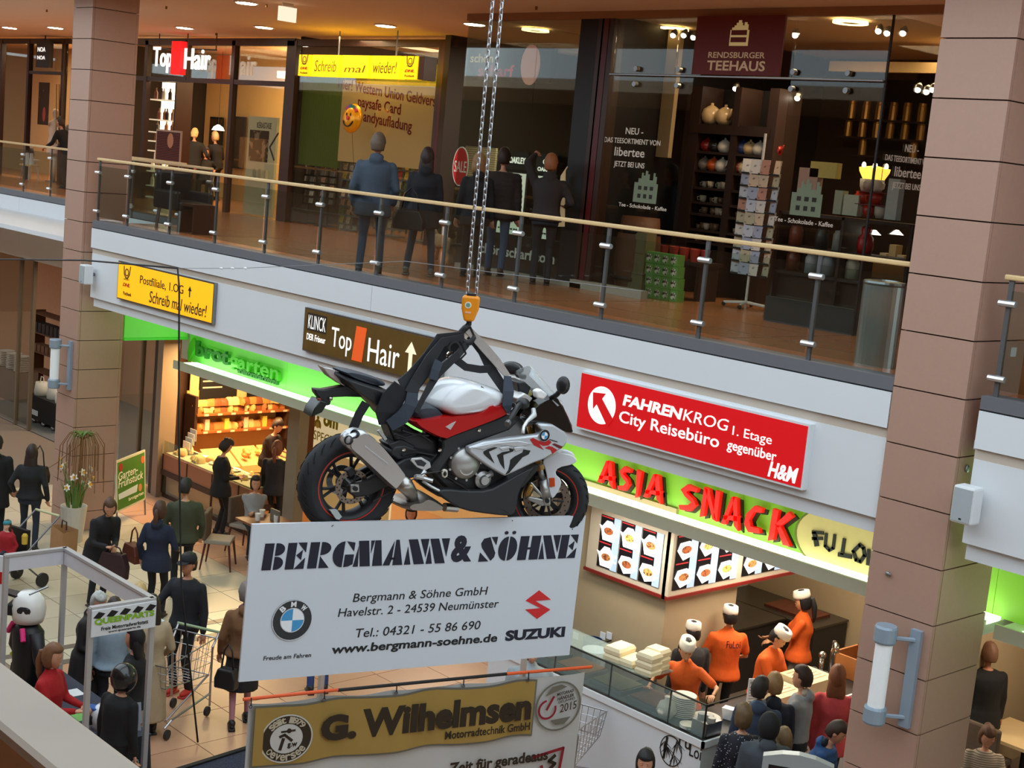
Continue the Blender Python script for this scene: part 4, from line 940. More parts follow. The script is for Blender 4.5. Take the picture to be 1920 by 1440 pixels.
brush(gl,'ASIASNACK',[(1128,863,1164,908),(1166,874,1192,918),(1193,880,1216,928),(1214,888,1254,936),(1280,908,1318,956),(1320,915,1360,972),(1360,930,1400,986),(1402,946,1440,996),(1448,956,1496,1014)],ar,ab,s)
s = thing('shop_sign','cream oval sign with black brush letters FU LOI','sign',PY(1590,1020,2.06))
c = gl.px(1590,1020);MB().prism(gl,disc(gl,c,.62,40,.37),.02,.08).build('oval',mat('oval_cream',(214,192,128),.5,emit=.08),s);m_ = MB();ring(m_,gl,c,.62,.645,.0,.085,40,sy=.6);m_.build('rim',mat('oval_rim',(110,120,30),.5),s)
inkb2 = mat('brush_black',(18,14,8),.5,var=0)
def bst(pts,w=.05):
 m_ = MB();stroke(m_,gl,[gl.px(*q) for q in pts],w,.081,.095);return m_.build('brush_stroke',inkb2,s)
for pts,w_ in [([(1536,998),(1540,1020)],.055),([(1533,996),(1552,998)],.035),([(1533,1008),(1550,1008)],.035),([(1558,1000),(1556,1022),(1564,1030),(1571,1026),(1574,1002)],.035),([(1592,1010),(1588,1036)],.04),([(1582,1038),(1604,1042)],.045),([(1621,1020),(1609,1032),(1614,1048),(1622,1051),(1630,1040),(1628,1026),(1621,1020)],.04),([(1638,1030),(1636,1056)],.04)]: bst(pts,w_)
# ------------------------------------------------------------------ signs on the fascia
fp = FY(.03)
def fsign(name,label,quad,m,depth=.06,trim=None):
 (x0,y0),(x1,y1),(x2,y2),(x3,y3) = quad        # TL TR BR BL
 s = thing(name,label,'sign',PY((x0+x2)/2,(y0+y2)/2,.0))
 a0 = (fp.px(x0,y0)[0]+fp.px(x3,y3)[0])/2;a1 = (fp.px(x1,y1)[0]+fp.px(x2,y2)[0])/2;b1 = (fp.px(x0,y0)[1]+fp.px(x1,y1)[1])/2;b0 = (fp.px(x2,y2)[1]+fp.px(x3,y3)[1])/2
 p = Pl(fp.o+fp.n*depth,fp.u,fp.v)
 MB().rect(fp,a0-.02,a1+.02,b0-.02,b1+.02,0,depth-.004).build('frame',trim or steel,s);MB().rect(fp,a0,a1,b0,b1,depth-.004,depth).build('face',m,s)
 return s,p,a0,a1,b0,b1
def uv(p,a0,a1,b0,b1): return lambda u,v: (a0+(a1-a0)*u,b0+(b1-b0)*v)
def st(txt,s,p,box,u0,u1,v0,v1,m,**k):
 a0,a1,b0,b1 = box;W,H = a1-a0,b1-b0
 return text(txt,p,a0+u0*W,a0+u1*W,b0+v0*H,b0+v1*H,m,s,n0=.0,depth=.004,**k)
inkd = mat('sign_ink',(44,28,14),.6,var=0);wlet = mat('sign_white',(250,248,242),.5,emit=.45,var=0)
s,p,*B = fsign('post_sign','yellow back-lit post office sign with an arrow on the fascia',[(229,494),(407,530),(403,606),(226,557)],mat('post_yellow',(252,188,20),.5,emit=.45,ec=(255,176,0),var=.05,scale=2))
st('Postfiliale, 1.OG',s,p,B,.25,.71,.52,.78,inkd,bold=.0);st('Schreib mal wieder!',s,p,B,.36,.95,.1,.42,inkd,shear=.15)
st('DHL',s,p,B,.06,.14,.36,.46,mat('ink_red',(190,20,20)),bold=.03,shear=.3);st('Postbank',s,p,B,.07,.16,.12,.22,inkd);st('POST',s,p,B,.07,.13,.54,.58,inkd)
m_ = MB();pl = p;cx = B[0]+(B[1]-B[0])*.1;cz = B[2]+(B[3]-B[2])*.76;ring(m_,p,(cx,cz),.045,.062,.0,.005,20);stroke(m_,p,[(cx-.1,cz+.09),(cx-.085,cz-.03),(cx-.03,cz-.09),(cx+.03,cz-.09),(cx+.085,cz-.03),(cx+.11,cz+.1)],.02,0,.005);m_.build('post_horn',inkd,s)
ax = B[0]+(B[1]-B[0])*.775;H = B[3]-B[2];MB().prism(p,[(ax-.012,B[2]+.52*H),(ax+.012,B[2]+.52*H),(ax+.012,B[2]+.68*H),(ax+.05,B[2]+.68*H),(ax,B[2]+.8*H),(ax-.05,B[2]+.68*H),(ax-.012,B[2]+.68*H)],0,.005).build('arrow',inkd,s)
brn = mat('klinck_brown',(104,78,32),.35,var=.3,scale=5)
s,p,*B = fsign('hair_sign','brown glossy hairdresser direction sign with white letters and arrow',[(580,577),(834,641),(832,722),(575,656)],brn)
MB().rect(p,B[0]+.02*(B[1]-B[0]),B[0]+.175*(B[1]-B[0]),B[2]+.5*(B[3]-B[2]),B[2]+.93*(B[3]-B[2]),.0,.003).build('black_field',inkd,s)
st('KLINCK',s,p,B,.03,.17,.54,.88,wlet);st('DER Friseur',s,p,B,.025,.175,.26,.42,wlet,bold=.01);st('Top',s,p,B,.22,.375,.1,.72,wlet);st('Hair',s,p,B,.5,.725,.12,.68,wlet)
a0,a1,b0,b1 = B;W,H = a1-a0,b1-b0;MB().prism(p,[(a0+.385*W,b0+.06*H),(a0+.46*W,b0+.06*H),(a0+.48*W,b0+.88*H),(a0+.405*W,b0+.88*H)],0,.006).build('orange_bar',mat('bar_orange',(236,92,30),.5,emit=.25),s)
ax = a0+.8*W;MB().prism(p,[(ax-.035,b0+.04*H),(ax+.035,b0+.04*H),(ax+.035,b0+.56*H),(ax+.11,b0+.56*H),(ax,b0+.82*H),(ax-.11,b0+.56*H),(ax-.035,b0+.56*H)],0,.005).build('arrow',mat('arrow_cream',(246,236,200),.5,emit=.4),s)
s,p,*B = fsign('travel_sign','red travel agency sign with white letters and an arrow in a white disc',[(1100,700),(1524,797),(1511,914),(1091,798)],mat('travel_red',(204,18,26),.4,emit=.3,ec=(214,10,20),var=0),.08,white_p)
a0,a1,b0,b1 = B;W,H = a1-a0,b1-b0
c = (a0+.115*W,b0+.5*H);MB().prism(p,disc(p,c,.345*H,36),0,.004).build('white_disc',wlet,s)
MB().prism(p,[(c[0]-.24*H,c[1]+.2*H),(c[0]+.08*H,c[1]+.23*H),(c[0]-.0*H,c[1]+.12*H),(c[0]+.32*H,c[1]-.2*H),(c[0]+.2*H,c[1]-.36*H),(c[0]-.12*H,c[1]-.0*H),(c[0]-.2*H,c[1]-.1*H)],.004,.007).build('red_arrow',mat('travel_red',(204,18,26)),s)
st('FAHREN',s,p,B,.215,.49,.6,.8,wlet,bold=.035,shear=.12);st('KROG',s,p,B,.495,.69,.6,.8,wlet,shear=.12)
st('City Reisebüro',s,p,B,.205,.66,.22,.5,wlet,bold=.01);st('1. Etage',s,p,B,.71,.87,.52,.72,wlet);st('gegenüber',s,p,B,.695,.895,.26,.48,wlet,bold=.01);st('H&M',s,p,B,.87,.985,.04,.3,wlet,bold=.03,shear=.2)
# loudspeakers
def speaker(label,c):
 t = thing('loudspeaker',label,'loudspeaker',c)
 MB().box(c.x-.1,c.x+.1,c.y-.2,c.y-.04,c.z-.16,c.z+.16).build('housing',mat('speaker_white',(222,226,228),.5),t,bevel=.02)
 MB().box(c.x-.085,c.x+.085,c.y-.206,c.y-.198,c.z-.14,c.z+.14).build('grille',mat('grille_grey',(170,178,182),.7),t);MB().tube([c+V((0,-.05,.0)),c+V((0,.02,.0))],.03,8).build('bracket',grey_m,t)
 MB().box(c.x-.01,c.x+.012,c.y-.208,c.y-.205,c.z-.125,c.z-.11).build('badge',black_m,t)
c = PY(172,514,.0);speaker('small white loudspeaker beside the yellow post sign',V((c.x+.05,0,c.z)))
c = PY(1822,944,-.04);speaker('white loudspeaker right of the near pillar',V((c.x,0.0,c.z)))
# wall lamps on the pillars
def wall_lamp(label,px,y0,y1,xoff=0,fx=None):
 a = PY(px[0],y0,-.2);b = PY(px[1],y1,-.2);x = (a.x+b.x)/2;t = thing('wall_lamp',label,'wall lamp',V((x,-.2,b.z)))
 lm = mat('lamp_housing',(150,166,182),.45,.2);tube_m = mat('lamp_tube',(226,230,232),.3,emit=.12)
 MB().lathe([(.075,0),(.075,b.z*0+(a.z-b.z)),(.0,a.z-b.z)],(x,-.2,b.z),seg=20).build('tube',tube_m,t,smooth=False)
 for z in (b.z-.03,a.z-.12): MB().lathe([(.0,0),(.09,0),(.1,.02),(.1,.14),(.09,.16),(.0,.16)],(x,-.2,z),seg=20).build('cap',lm,t)
 bx = x+.2;MB().box(bx-.05,bx+.05,-.05,0,b.z-.03,a.z+.03).build('back_plate',lm,t)
 for z in (b.z+.06,a.z-.06): MB().tube([(x+.06,-.18,z),(bx,-.04,z)],.02,6).build('arm',lm,t)
wall_lamp('tube wall lamp on the near pillar with blue-grey caps',(1660,1640),1180,1350)
wall_lamp('tube wall lamp on the far pillar with blue-grey caps',(105,100),640,724)
tag(MB().ell(PY(1665,1076,-.02),(.03,.02,.02),seg=8,rings=6).build('bolt',steel),'small steel bolt on the near pillar front','bolt');tag(MB().ell(PX(1814,879,XR1+.01),(.02,.035,.035),seg=8,rings=6).build('key_switch',steel),'small round key switch on the near pillar side','switch')
# ------------------------------------------------------------------ left bay: household shop
r = thing('shop_window','glass front of the household shop at the far left','shop window',(-28,2.9,0),kind='structure')
for px in (33,58): x = PY(px,700,2.9).x;MB().box(x-.04,x+.04,2.86,2.94,0,3.85).build('mullion',mat('greybrown_frame',(120,104,84),.45),r)
MB().box(-33.5,PY(58,700,2.9).x,2.89,2.9,.1,3.85).build('pane',shop_g,r)
MB().box(-26.2,-24.4,2.89,2.9,.1,3.85).build('pane',shop_g,r)
for x in (-25.4,-24.42): MB().box(x-.03,x+.03,2.86,2.94,0,3.85).build('mullion',mat('greybrown_frame',(120,104,84),.45),r)
MB().box(-24.4,-24.2,2.6,2.9,0,3.4).build('corner_post',mat('post_dark',(60,48,40),.5),r);MB().box(-24.2,-24.0,2.55,2.9,0,3.4).build('corner_post',mat('post_taupe',(140,120,100),.5),r)
struct('wall_back',MB().box(-50,-24.9,6.6,6.7,0,4.9),mat('household_wall',(196,150,112),.8));struct('wall_divider',MB().box(-24.95,-24.85,2.95,6.9,0,3.9),mat('bakery_wall',(70,40,24),.7))
struct('floor',MB().box(-34,-24.9,2.9,6.6,0,.012),mat('shop_floor_grey',(120,116,110),.5))
area('shop_area_light',(-29.5,4.6,3.8),1.6,60,(1,.82,.6));area('shop_area_light',(-25.7,4.6,3.8),1.0,26,(1,.82,.6))
sm = mat('shelf_brown',(96,60,36),.6)
for i,(px,y,z0) in enumerate([(78,5.2,0)]):
 x = PY(px,720,y).x;t = thing('goods_shelf','brown shelf with dark baskets behind the black bin','shelf',V((x,y,0)))
 for z in (.5,1.0,1.5,2.0): MB().box(x-.8,x+1.2,y,y+.4,z-.03,z).build('board',sm,t)
 for dx in (-.8,1.2): MB().box(x+dx-.02,x+dx+.02,y,y+.4,0,2.05).build('side',sm,t)
 for k in range(8): tag(MB().box(x-.7+k*.23,x-.52+k*.23,y+.05,y+.3,1.5,1.75).build('storage_box',mat('box_dark',(44,38,34),.6)),'dark storage box on the upper board of the brown shelf','box','boxes on the brown shelf');tag(MB().box(x-.7+k*.23,x-.52+k*.23,y+.05,y+.3,1.0,1.18).build('storage_box',mat('box_brown',(110,76,50),.6)),'brown basket on the middle board of the brown shelf','basket','baskets on the brown shelf')
o = PZ(80,815,0);o = V((-28.6,3.5,0))
x0,x1 = PY(53,780,3.3).x,PY(107,790,3.3).x
t = thing('display_bin','large black display bin full of white cloth bags','bin',V(((x0+x1)/2,3.7,0)))
zt = PY(80,748,3.3).z
MB().box(x0,x1,3.3,4.1,.12,zt).build('body',black_m,t);MB().box(x0+.15,x0+.5,3.295,3.3,zt-.45,zt-.33).build('label',white_p,t)
for k in range(3): MB().ell((x0+.2+k*.5,3.35,.06),.06,seg=8,rings=6).build('caster',steel,t)
wbag = mat('white_cloth',(222,216,204),.8)
for k,(dx,dy,sc) in enumerate([(.15,.2,1),(.5,.3,1.2),(.85,.2,.9),(.35,.55,1.1),(.75,.6,1)]):
 bg_ = thing('cloth_bag',['white cloth bag at the left edge of the black bin','large white cloth bag in the middle of the black bin','white cloth bag at the right edge of the black bin','grey-white cloth bag at the back of the bin, left','grey-white cloth bag at the back of the bin, right'][k],'bag',V((x0+dx*(x1-x0),3.3+dy,zt)))
 MB().lathe([(.0,-.1),(.16*sc,-.1),(.18*sc,.1),(.15*sc,.3*sc),(.13*sc,.3*sc),(.0,.1)],bg_.location,seg=10).build('body',wbag,bg_,smooth=True);m_ = MB();m_.tube([bg_.location+V((-.1,0,.28*sc)),bg_.location+V((-.06,0,.42*sc)),bg_.location+V((.06,0,.42*sc)),bg_.location+V((.1,0,.28*sc))],.012,5);m_.build('handle',wbag,bg_)
for k in range(6):
 x = PY(8+k*4,720,4.0).x;
pk = MB().lathe([(.0,0),(.1,0),(.16,.02),(.16,.03),(.0,.02)],seg=16).mesh('plate');pk.materials.append(mat('china',(226,224,214),.3))
pt = thing('plate_stand','stand of stacked white plates behind the far left glass','stand',V((PY(14,760,4).x,4.0,0)))
MB().box(pt.location.x-.8,pt.location.x+.6,3.9,4.5,0,.75).build('table',mat('table_grey',(110,96,84),.6),pt)
for q in range(3):
 for k in range(9): tag(place('plate',pk,None,None,(pt.location.x-.5+q*.45,4.15,.75+k*.045),(0,0,0),(1.2,1.2,1.2)),'white plate in the %s stack behind the far left glass' % ['left','middle','right'][q],'plate','plates, stack %d' % (q+1))
# goods seen through the glass right of the far pillar
t = thing('goods_shelf','shelf with glass jars and paper bags behind the pillar','shelf',V((-25.3,4.4,0)))
for z in (.7,1.25,1.8,2.3): MB().box(-27.2,-24.95,4.2,4.6,z-.03,z).build('board',sm,t)
for x in (-27.2,-25.0): MB().box(x-.02,x+.02,4.2,4.6,0,2.7).build('side',sm,t)
jm2 = MB().lathe([(.0,0),(.06,0),(.06,.14),(.04,.17),(.045,.2),(.0,.2)],seg=8).mesh('jar');jm2.materials.append(mat('jar_grey',(150,140,124),.3,var=.2))
jm3 = MB().box(-.08,.08,-.06,.06,0,.2).mesh('paper_bag');jm3.materials.append(mat('paperbag',(186,172,150),.8,var=.15))
for z,nm in ((.7,'lowest'),(1.25,'second'),(1.8,'third'),(2.3,'top')):
 for k in range(9): q = random.random() < .5;tag(place('jar' if q else 'paper_bag',jm2 if q else jm3,None,None,(-27.0+k*.24,4.36,z),(0,0,0),(1,1,random.uniform(.8,1.3))),'glass jar on the %s board behind the pillar' % nm if q else 'pale paper bag on the %s board behind the pillar' % nm,'jar' if q else 'bag','goods on the %s board' % nm)
tag(MB().lathe([(.0,0),(.2,0),(.28,.5),(.26,.5),(.0,.1)],(-25.3,3.4,0),seg=14).build('bucket',mat('bucket_grey',(150,150,140),.5)),'grey bucket behind the glass right of the pillar','bucket')
tag(MB().box(-24.9,-24.5,3.2,3.6,0,.62).build('green_box',mat('sage',(130,150,116),.6)),'sage green box behind the glass beside the bakery','box')
# ------------------------------------------------------------------ bakery
bk_w = mat('bakery_tan',(236,176,96),.7,var=.04)
struct('wall_back',MB().box(-24.85,-12.4,6.9,7.0,0,3.05),mat('bakery_back',(196,174,138),.8))
struct('floor',MB().box(-24.85,-12.9,2.62,6.9,0,.01),mat('bakery_floor',(188,146,112),.35,var=.1))
area('shop_area_light',(-22.9,4.0,3.0),1.2,120,(1,.66,.3));area('shop_area_light',(-23.2,3.2,3.0),1.0,60,(1,.66,.3),sy=.4);area('shop_area_light',(-17.5,4.6,3.0),2.0,70,(1,.86,.66))
# tall dark wall piece and menu boards on the left wall
fw = FX(-24.7)
def wpx(x,y): return fw.px(x,y)
t = thing('menu_board','black chalk menu board with white lines over the bread shelf','board',fw.at(*wpx(405,720)))
a0,b0 = wpx(372,752);a1,_ = wpx(442,745);b1 = 2.8
MB().rect(fw,a0,a1,b0,b1,0,.03).build('board',mat('chalk_black',(22,16,14),.7),t)
for k,wd in enumerate((.5,.62,.75,.45)): MB().rect(fw,a0+.06,a0+.06+wd,b1-.45-k*.13,b1-.42-k*.13,.03,.033).build('chalk_line',mat('chalk',(214,200,180),.8),t);MB().rect(fw,a1-.16,a1-.06,b1-.45-k*.13,b1-.41-k*.13,.03,.033).build('chalk_price',mat('chalk',(214,200,180),.8),t)
t2 = thing('menu_board','second dark menu board further right over the bread shelf','board',fw.at(a1+.5,b0));MB().rect(fw,a1+.25,a1+1.5,b0+.02,b1,0,.03).build('board',mat('chalk_black',(22,16,14),.7),t2)
for q,a in enumerate((a0-.22,a1+.02)): tag(MB().rect(fw,a,a+.2,b0-.1,b1,0,.02).build('wall_panel',mat('panel_cream',(240,196,130),.6)),['cream wall strip left of the menu board','cream wall strip between the menu boards'][q],'panel')
t = thing('bread_shelf','two-tier wooden bread shelf on the bakery wall','shelf',fw.at(wpx(450,790)[0],0))
fsx = FX(-24.3);ya,yb = fsx.px(368,777)[0],fsx.px(540,767)[0];z1,z2 = fsx.px(450,772)[1],fsx.px(450,804)[1]
shm = mat('shelf_oak',(170,96,46),.5,var=.1)
for z in (z1,z2): MB().box(-24.7,-24.25,ya,yb,z-.04,z).build('board',shm,t)
for y in (ya,yb): MB().box(-24.7,-24.3,y-.03,y+.03,.9,z1+.35).build('side',mat('shelf_dark',(60,34,20),.5),t)
MB().box(-24.72,-24.69,ya,yb,.6,z1+.4).build('back',bk_w,t)
tagm = MB().box(-.002,.002,-.05,.05,-.02,.02).mesh('price_tag');tagm.materials.append(mat('tag_paper',(236,210,170),.7))
for k in range(7): place('price_tag',tagm,None,t,V((-24.245,ya+.2+k*(yb-ya-.3)/6,z1-.02))-t.location);place('price_tag',tagm,None,t,V((-24.245,ya+.2+k*(yb-ya-.3)/6,z2-.02))-t.location)
def loafmesh(l,w,h):
 mb = MB()
 def fn(u,v):
  a = pi*u;x = (v-.5)*l;e = (1-abs(2*v-1)**4)**.5 if abs(2*v-1) < 1 else 0;e = .35+.65*e
  return V((x,-cos(a)*w/2*e,sin(a)*h*e))
 mb.grid(fn,8,8);k = len(mb.v);mb.add([fn(0,0),fn(1,0),fn(1,1),fn(0,1)],[(0,1,2,3)])
 mb.add([fn(i/8,0) for i in range(9)],[tuple(range(9))]);mb.add([fn(i/8,1) for i in range(9)],[tuple(range(9))[::-1]])
 return mb.mesh('bread_loaf',smooth=True)
breads = []
for i,(c_,d) in enumerate([((206,132,60),(.32,.14,.13)),((176,96,40),(.26,.16,.14)),((222,166,92),(.3,.13,.12)),((146,78,36),(.24,.15,.13)),((232,200,130),(.2,.15,.15))]):
 me = loafmesh(*d);me.materials.append(mat('crust_%d' % i,c_,.6,var=.25,scale=20));breads.append(me)
for row,(z,nm) in enumerate(((z1,'upper'),(z2,'lower'))):
 n = 15
 for k in range(n):
  y = ya+.12+(yb-ya-.24)*k/(n-1)
  for lay in range(2 if row == 0 else 1):
   tag(place('bread_loaf',random.choice(breads),None,None,(-24.45+.03*lay,y,z+lay*.13),(0,0,random.choice((pi/2,pi/2,.2))+random.uniform(-.15,.15)),(1,1,1.1)),'brown bread loaf %s the %s tier of the bakery shelf' % ('on' if lay == 0 else 'piled on top of',nm),'bread','loaves on the %s shelf tier' % nm)
for k in range(4): tag(MB().box(-24.5,-24.36,ya+.25+k*.45,ya+.35+k*.45,z2,z2+.22).build('paper_pack',mat('pack_%d' % (k % 2),[(240,220,180),(236,226,90)][k % 2],.6)),'pale paper pack among the loaves of the lower tier','packet','packs among the loaves')
# bread bins under the shelf
t = thing('bread_bin','sloping cream bread bins with rolls under the bread shelf','bin',V((-24.1,(ya+yb)/2,.6)))
for k in range(3):
 y0 = ya+.1+k*.65;pz = FX(-23.8)
 MB().add([(-24.25,y0,z2-.35),(-24.25,y0+.6,z2-.35),(-23.7,y0+.6,z2-.62),(-23.7,y0,z2-.62),(-24.25,y0,z2-.5),(-24.25,y0+.6,z2-.5),(-23.7,y0+.6,z2-.78),(-23.7,y0,z2-.78)],[(0,1,2,3),(4,7,6,5),(0,4,5,1),(1,5,6,2),(2,6,7,3),(3,7,4,0)]).build('tray',mat('bin_cream',(244,206,130),.6),t)
roll = MB().ell((0,0,.03),(.055,.042,.035),seg=10,rings=6).mesh('bread_roll',smooth=True);roll.materials.append(mat('roll_crust',(216,140,62),.5,var=.2,scale=30))
roll2 = MB().ell((0,0,.03),(.05,.05,.035),seg=10,rings=6).mesh('bread_roll',smooth=True);roll2.materials.append(mat('roll_pale',(236,190,110),.5,var=.15,scale=30))
for k in range(14): tag(place('bread_roll',random.choice((roll,roll2)),None,None,(-24.12+random.uniform(0,.35),ya+.8+random.uniform(0,1.1),z2-.42-random.uniform(0,.06)),(0,.46,random.uniform(0,3)),(1.4,1.4,1.4)),'pale roll in the sloping bread bins','bread roll','rolls in the bread bins')
# counter: front run along the hall, return run into the shop
cm = mat('counter_brown',(150,98,72),.4,var=.06);cd = mat('counter_dark',(54,32,24),.5)
t = thing('bakery_counter','brown L-shaped bakery counter with glass display and lower bread window','counter',(-22.4,2.9,0))
MB().box(-23.98,-20.9,2.68,3.35,0,.1).box(-21.55,-20.9,3.35,5.2,0,.1).build('plinth',cd,t)
MB().box(-23.98,-20.9,2.75,3.35,.1,.44).box(-21.55,-20.98,3.35,5.2,.1,.44).build('lower_body',mat('display_inside',(226,150,80),.5),t)
MB().box(-23.98,-20.9,2.62,2.66,.46,.56).box(-20.93,-20.88,2.66,5.2,.46,.56).build('band',cd,t)
MB().box(-23.98,-20.9,2.65,3.35,.56,.86).box(-21.55,-20.9,3.35,5.2,.56,.86).build('body',cm,t)
MB().box(-23.98,-20.9,2.65,2.66,.1,.46).build('lower_pane',pane_g,t)
MB().box(-23.98,-20.9,2.66,2.67,.86,1.12).box(-20.91,-20.9,2.66,5.2,.86,1.12).build('glass_guard',pane_g,t)
MB().box(-23.96,-20.92,2.7,3.3,.86,.88).box(-21.5,-20.92,3.3,5.2,.86,.88).build('top_tray',mat('tray_white',(240,220,186),.4),t)
for k in range(4): MB().box(-23.98+k*.9,-23.95+k*.9,2.64,2.66,.1,.86).build('joint',cd,t)
for k in range(34): tag(place('bread_roll',random.choice((roll,roll,roll2)),None,None,(-23.7+k*.08,2.8+random.uniform(0,.1),.44),(0,0,random.uniform(0,3)),(1.3,1.3,1.3)),'small roll in the low window of the bakery counter','bread roll','rolls in the low counter window')
for k in range(62):
 q = random.random();front = k < 34
 x = -23.8+random.uniform(0,2.4) if front else -21.4+random.uniform(0,.42);y = 2.8+random.uniform(0,.42) if front else 3.3+random.uniform(0,1.6)
 tag(place('pastry',random.choice((roll,roll2,breads[4],breads[2])),None,None,(x,y,.885),(0,0,random.uniform(0,3)),(1.1,1.1,.9) if q < .6 else (.6,.6,.6)),'golden pastry in the %s of the bakery counter' % ('front display' if front else 'return display'),'pastry','pastries in the %s display' % ('front' if front else 'return'))
for k in range(4): tag(MB().lathe([(.0,0),(.13,.0),(.16,.02),(.15,.025),(.0,.01)],(-23.3+k*.55,3.1,.89),seg=16).build('platter',mat('platter',(246,240,226),.4)),'%s white platter from the left in the front bakery display' % ['first','second','third','fourth'][k],'platter')
c = PY(345,805,2.9);tt = thing('brochure_rack','small white brochure rack on the left end of the bakery counter','rack',V((-23.75,3.0,.88)))
for k in range(4): MB().box(-23.86+k*.01,-23.6,3.0+k*.04,3.01+k*.04,.9+k*.08,1.12+k*.08).build('leaflet',mat('leaflet_%d' % (k % 2),[(226,220,210),(190,196,200)][k % 2],.6),tt)
MB().box(-23.88,-23.58,2.98,3.2,.88,.9).build('base',steel,tt)
x = PY(550,870,2.6).x
struct('column',MB().box(x-.16,x+.16,2.55,2.75,0,2.9),mat('column_taupe',(150,136,116),.5))
# advertising window right of the column
pn = FY(3.0);a0,b0 = pn.px(582,905);a1,b1 = pn.px(745,770)
t = thing('advertising_panel','back-lit cream and orange OM SPECIAL panel behind the rear wheel','panel',pn.at(a0,.2))
MB().rect(pn,a0,a1,.2,2.86,-.04,0).build('sheet',mat('om_cream',(240,222,176),.5,emit=.35,var=.02),t)
MB().rect(pn,a0,a1,.2,pn.px(590,838)[1],0,.003).build('orange_field',mat('om_orange',(226,186,120),.5,emit=.1),t)
og = mat('om_olive',(172,162,20),.6,var=0)
a,b = pn.px(606,800);a2,b2 = pn.px(633,783);text('om',pn,a,a+.42,b+.02,b+.2,og,t,n0=.003,bold=.05)
a,b = pn.px(588,823);text('SPECIAL',pn,a,a+.75,b,b+.16,og,t,n0=.003)
c = pn.px(596,797);m_ = MB();ring(m_,pn,c,.055,.1,.003,.008,20,radians(-30),radians(210));m_.prism(pn,disc(pn,(c[0],c[1]+.13),.035,12),.003,.008);m_.build('emblem',og,t);MB().prism(pn,disc(pn,c,.055,14),.003,.006).build('face',mat('om_face',(240,214,130),.6),t)
# table and chair of the cafe
t = thing('cafe_table','small brown cafe table with cups before the bakery','table',V((-19.35,2.0,0)))
MB().box(-19.75,-18.9,1.65,2.4,.71,.75).build('top',mat('cafe_wood',(120,74,48),.45),t);MB().tube([(-19.33,2.0,0),(-19.33,2.0,.72)],.04,8).build('column',black_m,t);MB().lathe([(.0,.02),(.26,.015),(.28,0)],(-19.33,2.0,0),seg=18).build('foot',black_m,t)
cupw = MB().lathe([(.0,0),(.035,0),(.045,.1),(.04,.1),(.0,.02)],seg=12).mesh('cup');cupw.materials.append(mat('cup_white',(240,238,232),.4))
for k,(dx,dy) in enumerate([(-.28,.08),(-.1,-.12),(.12,.1)]): tag(place('cup',cupw,None,None,(-19.33+dx,2.0+dy,.75),(0,0,0),(1.1,1.1,1.2)),['white cup left on the cafe table','white cup in front on the cafe table','white cup right on the cafe table'][k],'cup')
tag(MB().box(-19.4,-19.15,2.1,2.13,.75,.95).build('menu_card',mat('menu_grey',(120,112,100),.6)),'grey menu card standing on the cafe table','menu')
def cafe_chair(label,loc,rz,fab=(96,80,66)):
 t = thing('cafe_chair',label,'chair',loc,rz);fm = mat('chair_fabric',fab,.85,var=.25,scale=12);lm = mat('chair_leg',(84,34,24),.45)
 MB().box(-.22,.22,-.22,.22,.43,.5).build('seat',mat('chair_seat',(150,140,128),.7),t,local=True,bevel=.02);MB().box(-.24,.24,.18,.25,.48,.95).build('backrest',fm,t,local=True,bevel=.03)
 for sx in (-1,1):
  for sy in (-1,1): MB().tube([(sx*.19,sy*.19,.44),(sx*.24,sy*.25,0)],[.022,.014],6).build('leg',lm,t,local=True)
cafe_chair('brown patterned cafe chair with dark red legs beside the white board',(-19.55,1.25,0),2.4);cafe_chair('cafe chair of the woman in the grey jumper',(-20.15,2.15,0),1.9)
# A-board
o = PZ(246,975,0);fa_ = Pl(V((-22.75,1.35,0)),V((-.35,1,0)),V((-.06,0,1)))
fa_ = Pl(PZ(219,992,0),PZ(273,965,0)-PZ(219,992,0),(-.12,.0,1))
W = (PZ(273,965,0)-PZ(219,992,0)).length
t = thing('a_board','green Garten-Frühstück pavement sign at the far pillar','sign',PZ(246,978,0))
MB().rect(fa_,0,W,.28,1.2,-.03,0).build('frame',mat('aboard_frame',(206,206,180),.4),t);MB().rect(fa_,.04,W-.04,.32,1.16,0,.004).build('poster',mat('aboard_green',(70,122,40),.5,var=.15,scale=6),t)
for a in (.02,W-.02): MB().tube([fa_.at(a,.3,-.01),fa_.at(a,0,.0)],.015,6).build('leg',steel,t)
MB().tube([fa_.at(W/2,.9,-.03),fa_.at(W/2,.02,-.45)],.015,6).build('rear_leg',steel,t)
aw = mat('aboard_white',(236,236,214),.6,var=0)
text('Garten-',fa_,.06,W*.72,.84,.98,aw,t,n0=.004,shear=.15);text('Frühstück',fa_,.06,W*.9,.7,.84,aw,t,n0=.004,shear=.15);text('brotgarten',fa_,W*.4,W*.92,.38,.46,aw,t,n0=.004)
MB().prism(fa_,[(.08,.5),(W*.68,.5),(W*.72,.63),(.06,.6)],.004,.006).build('note',mat('aboard_blue',(196,214,220),.6),t)
for a,b,c_ in ((.16,1.06,(170,40,30)),(W-.12,1.04,(206,110,60)),(W*.8,.55,(190,130,80))): MB().prism(fa_,disc(fa_,(a,b),.07,12),.004,.008).build('food_print',mat('food_%d' % c_[0],c_,.6),t)
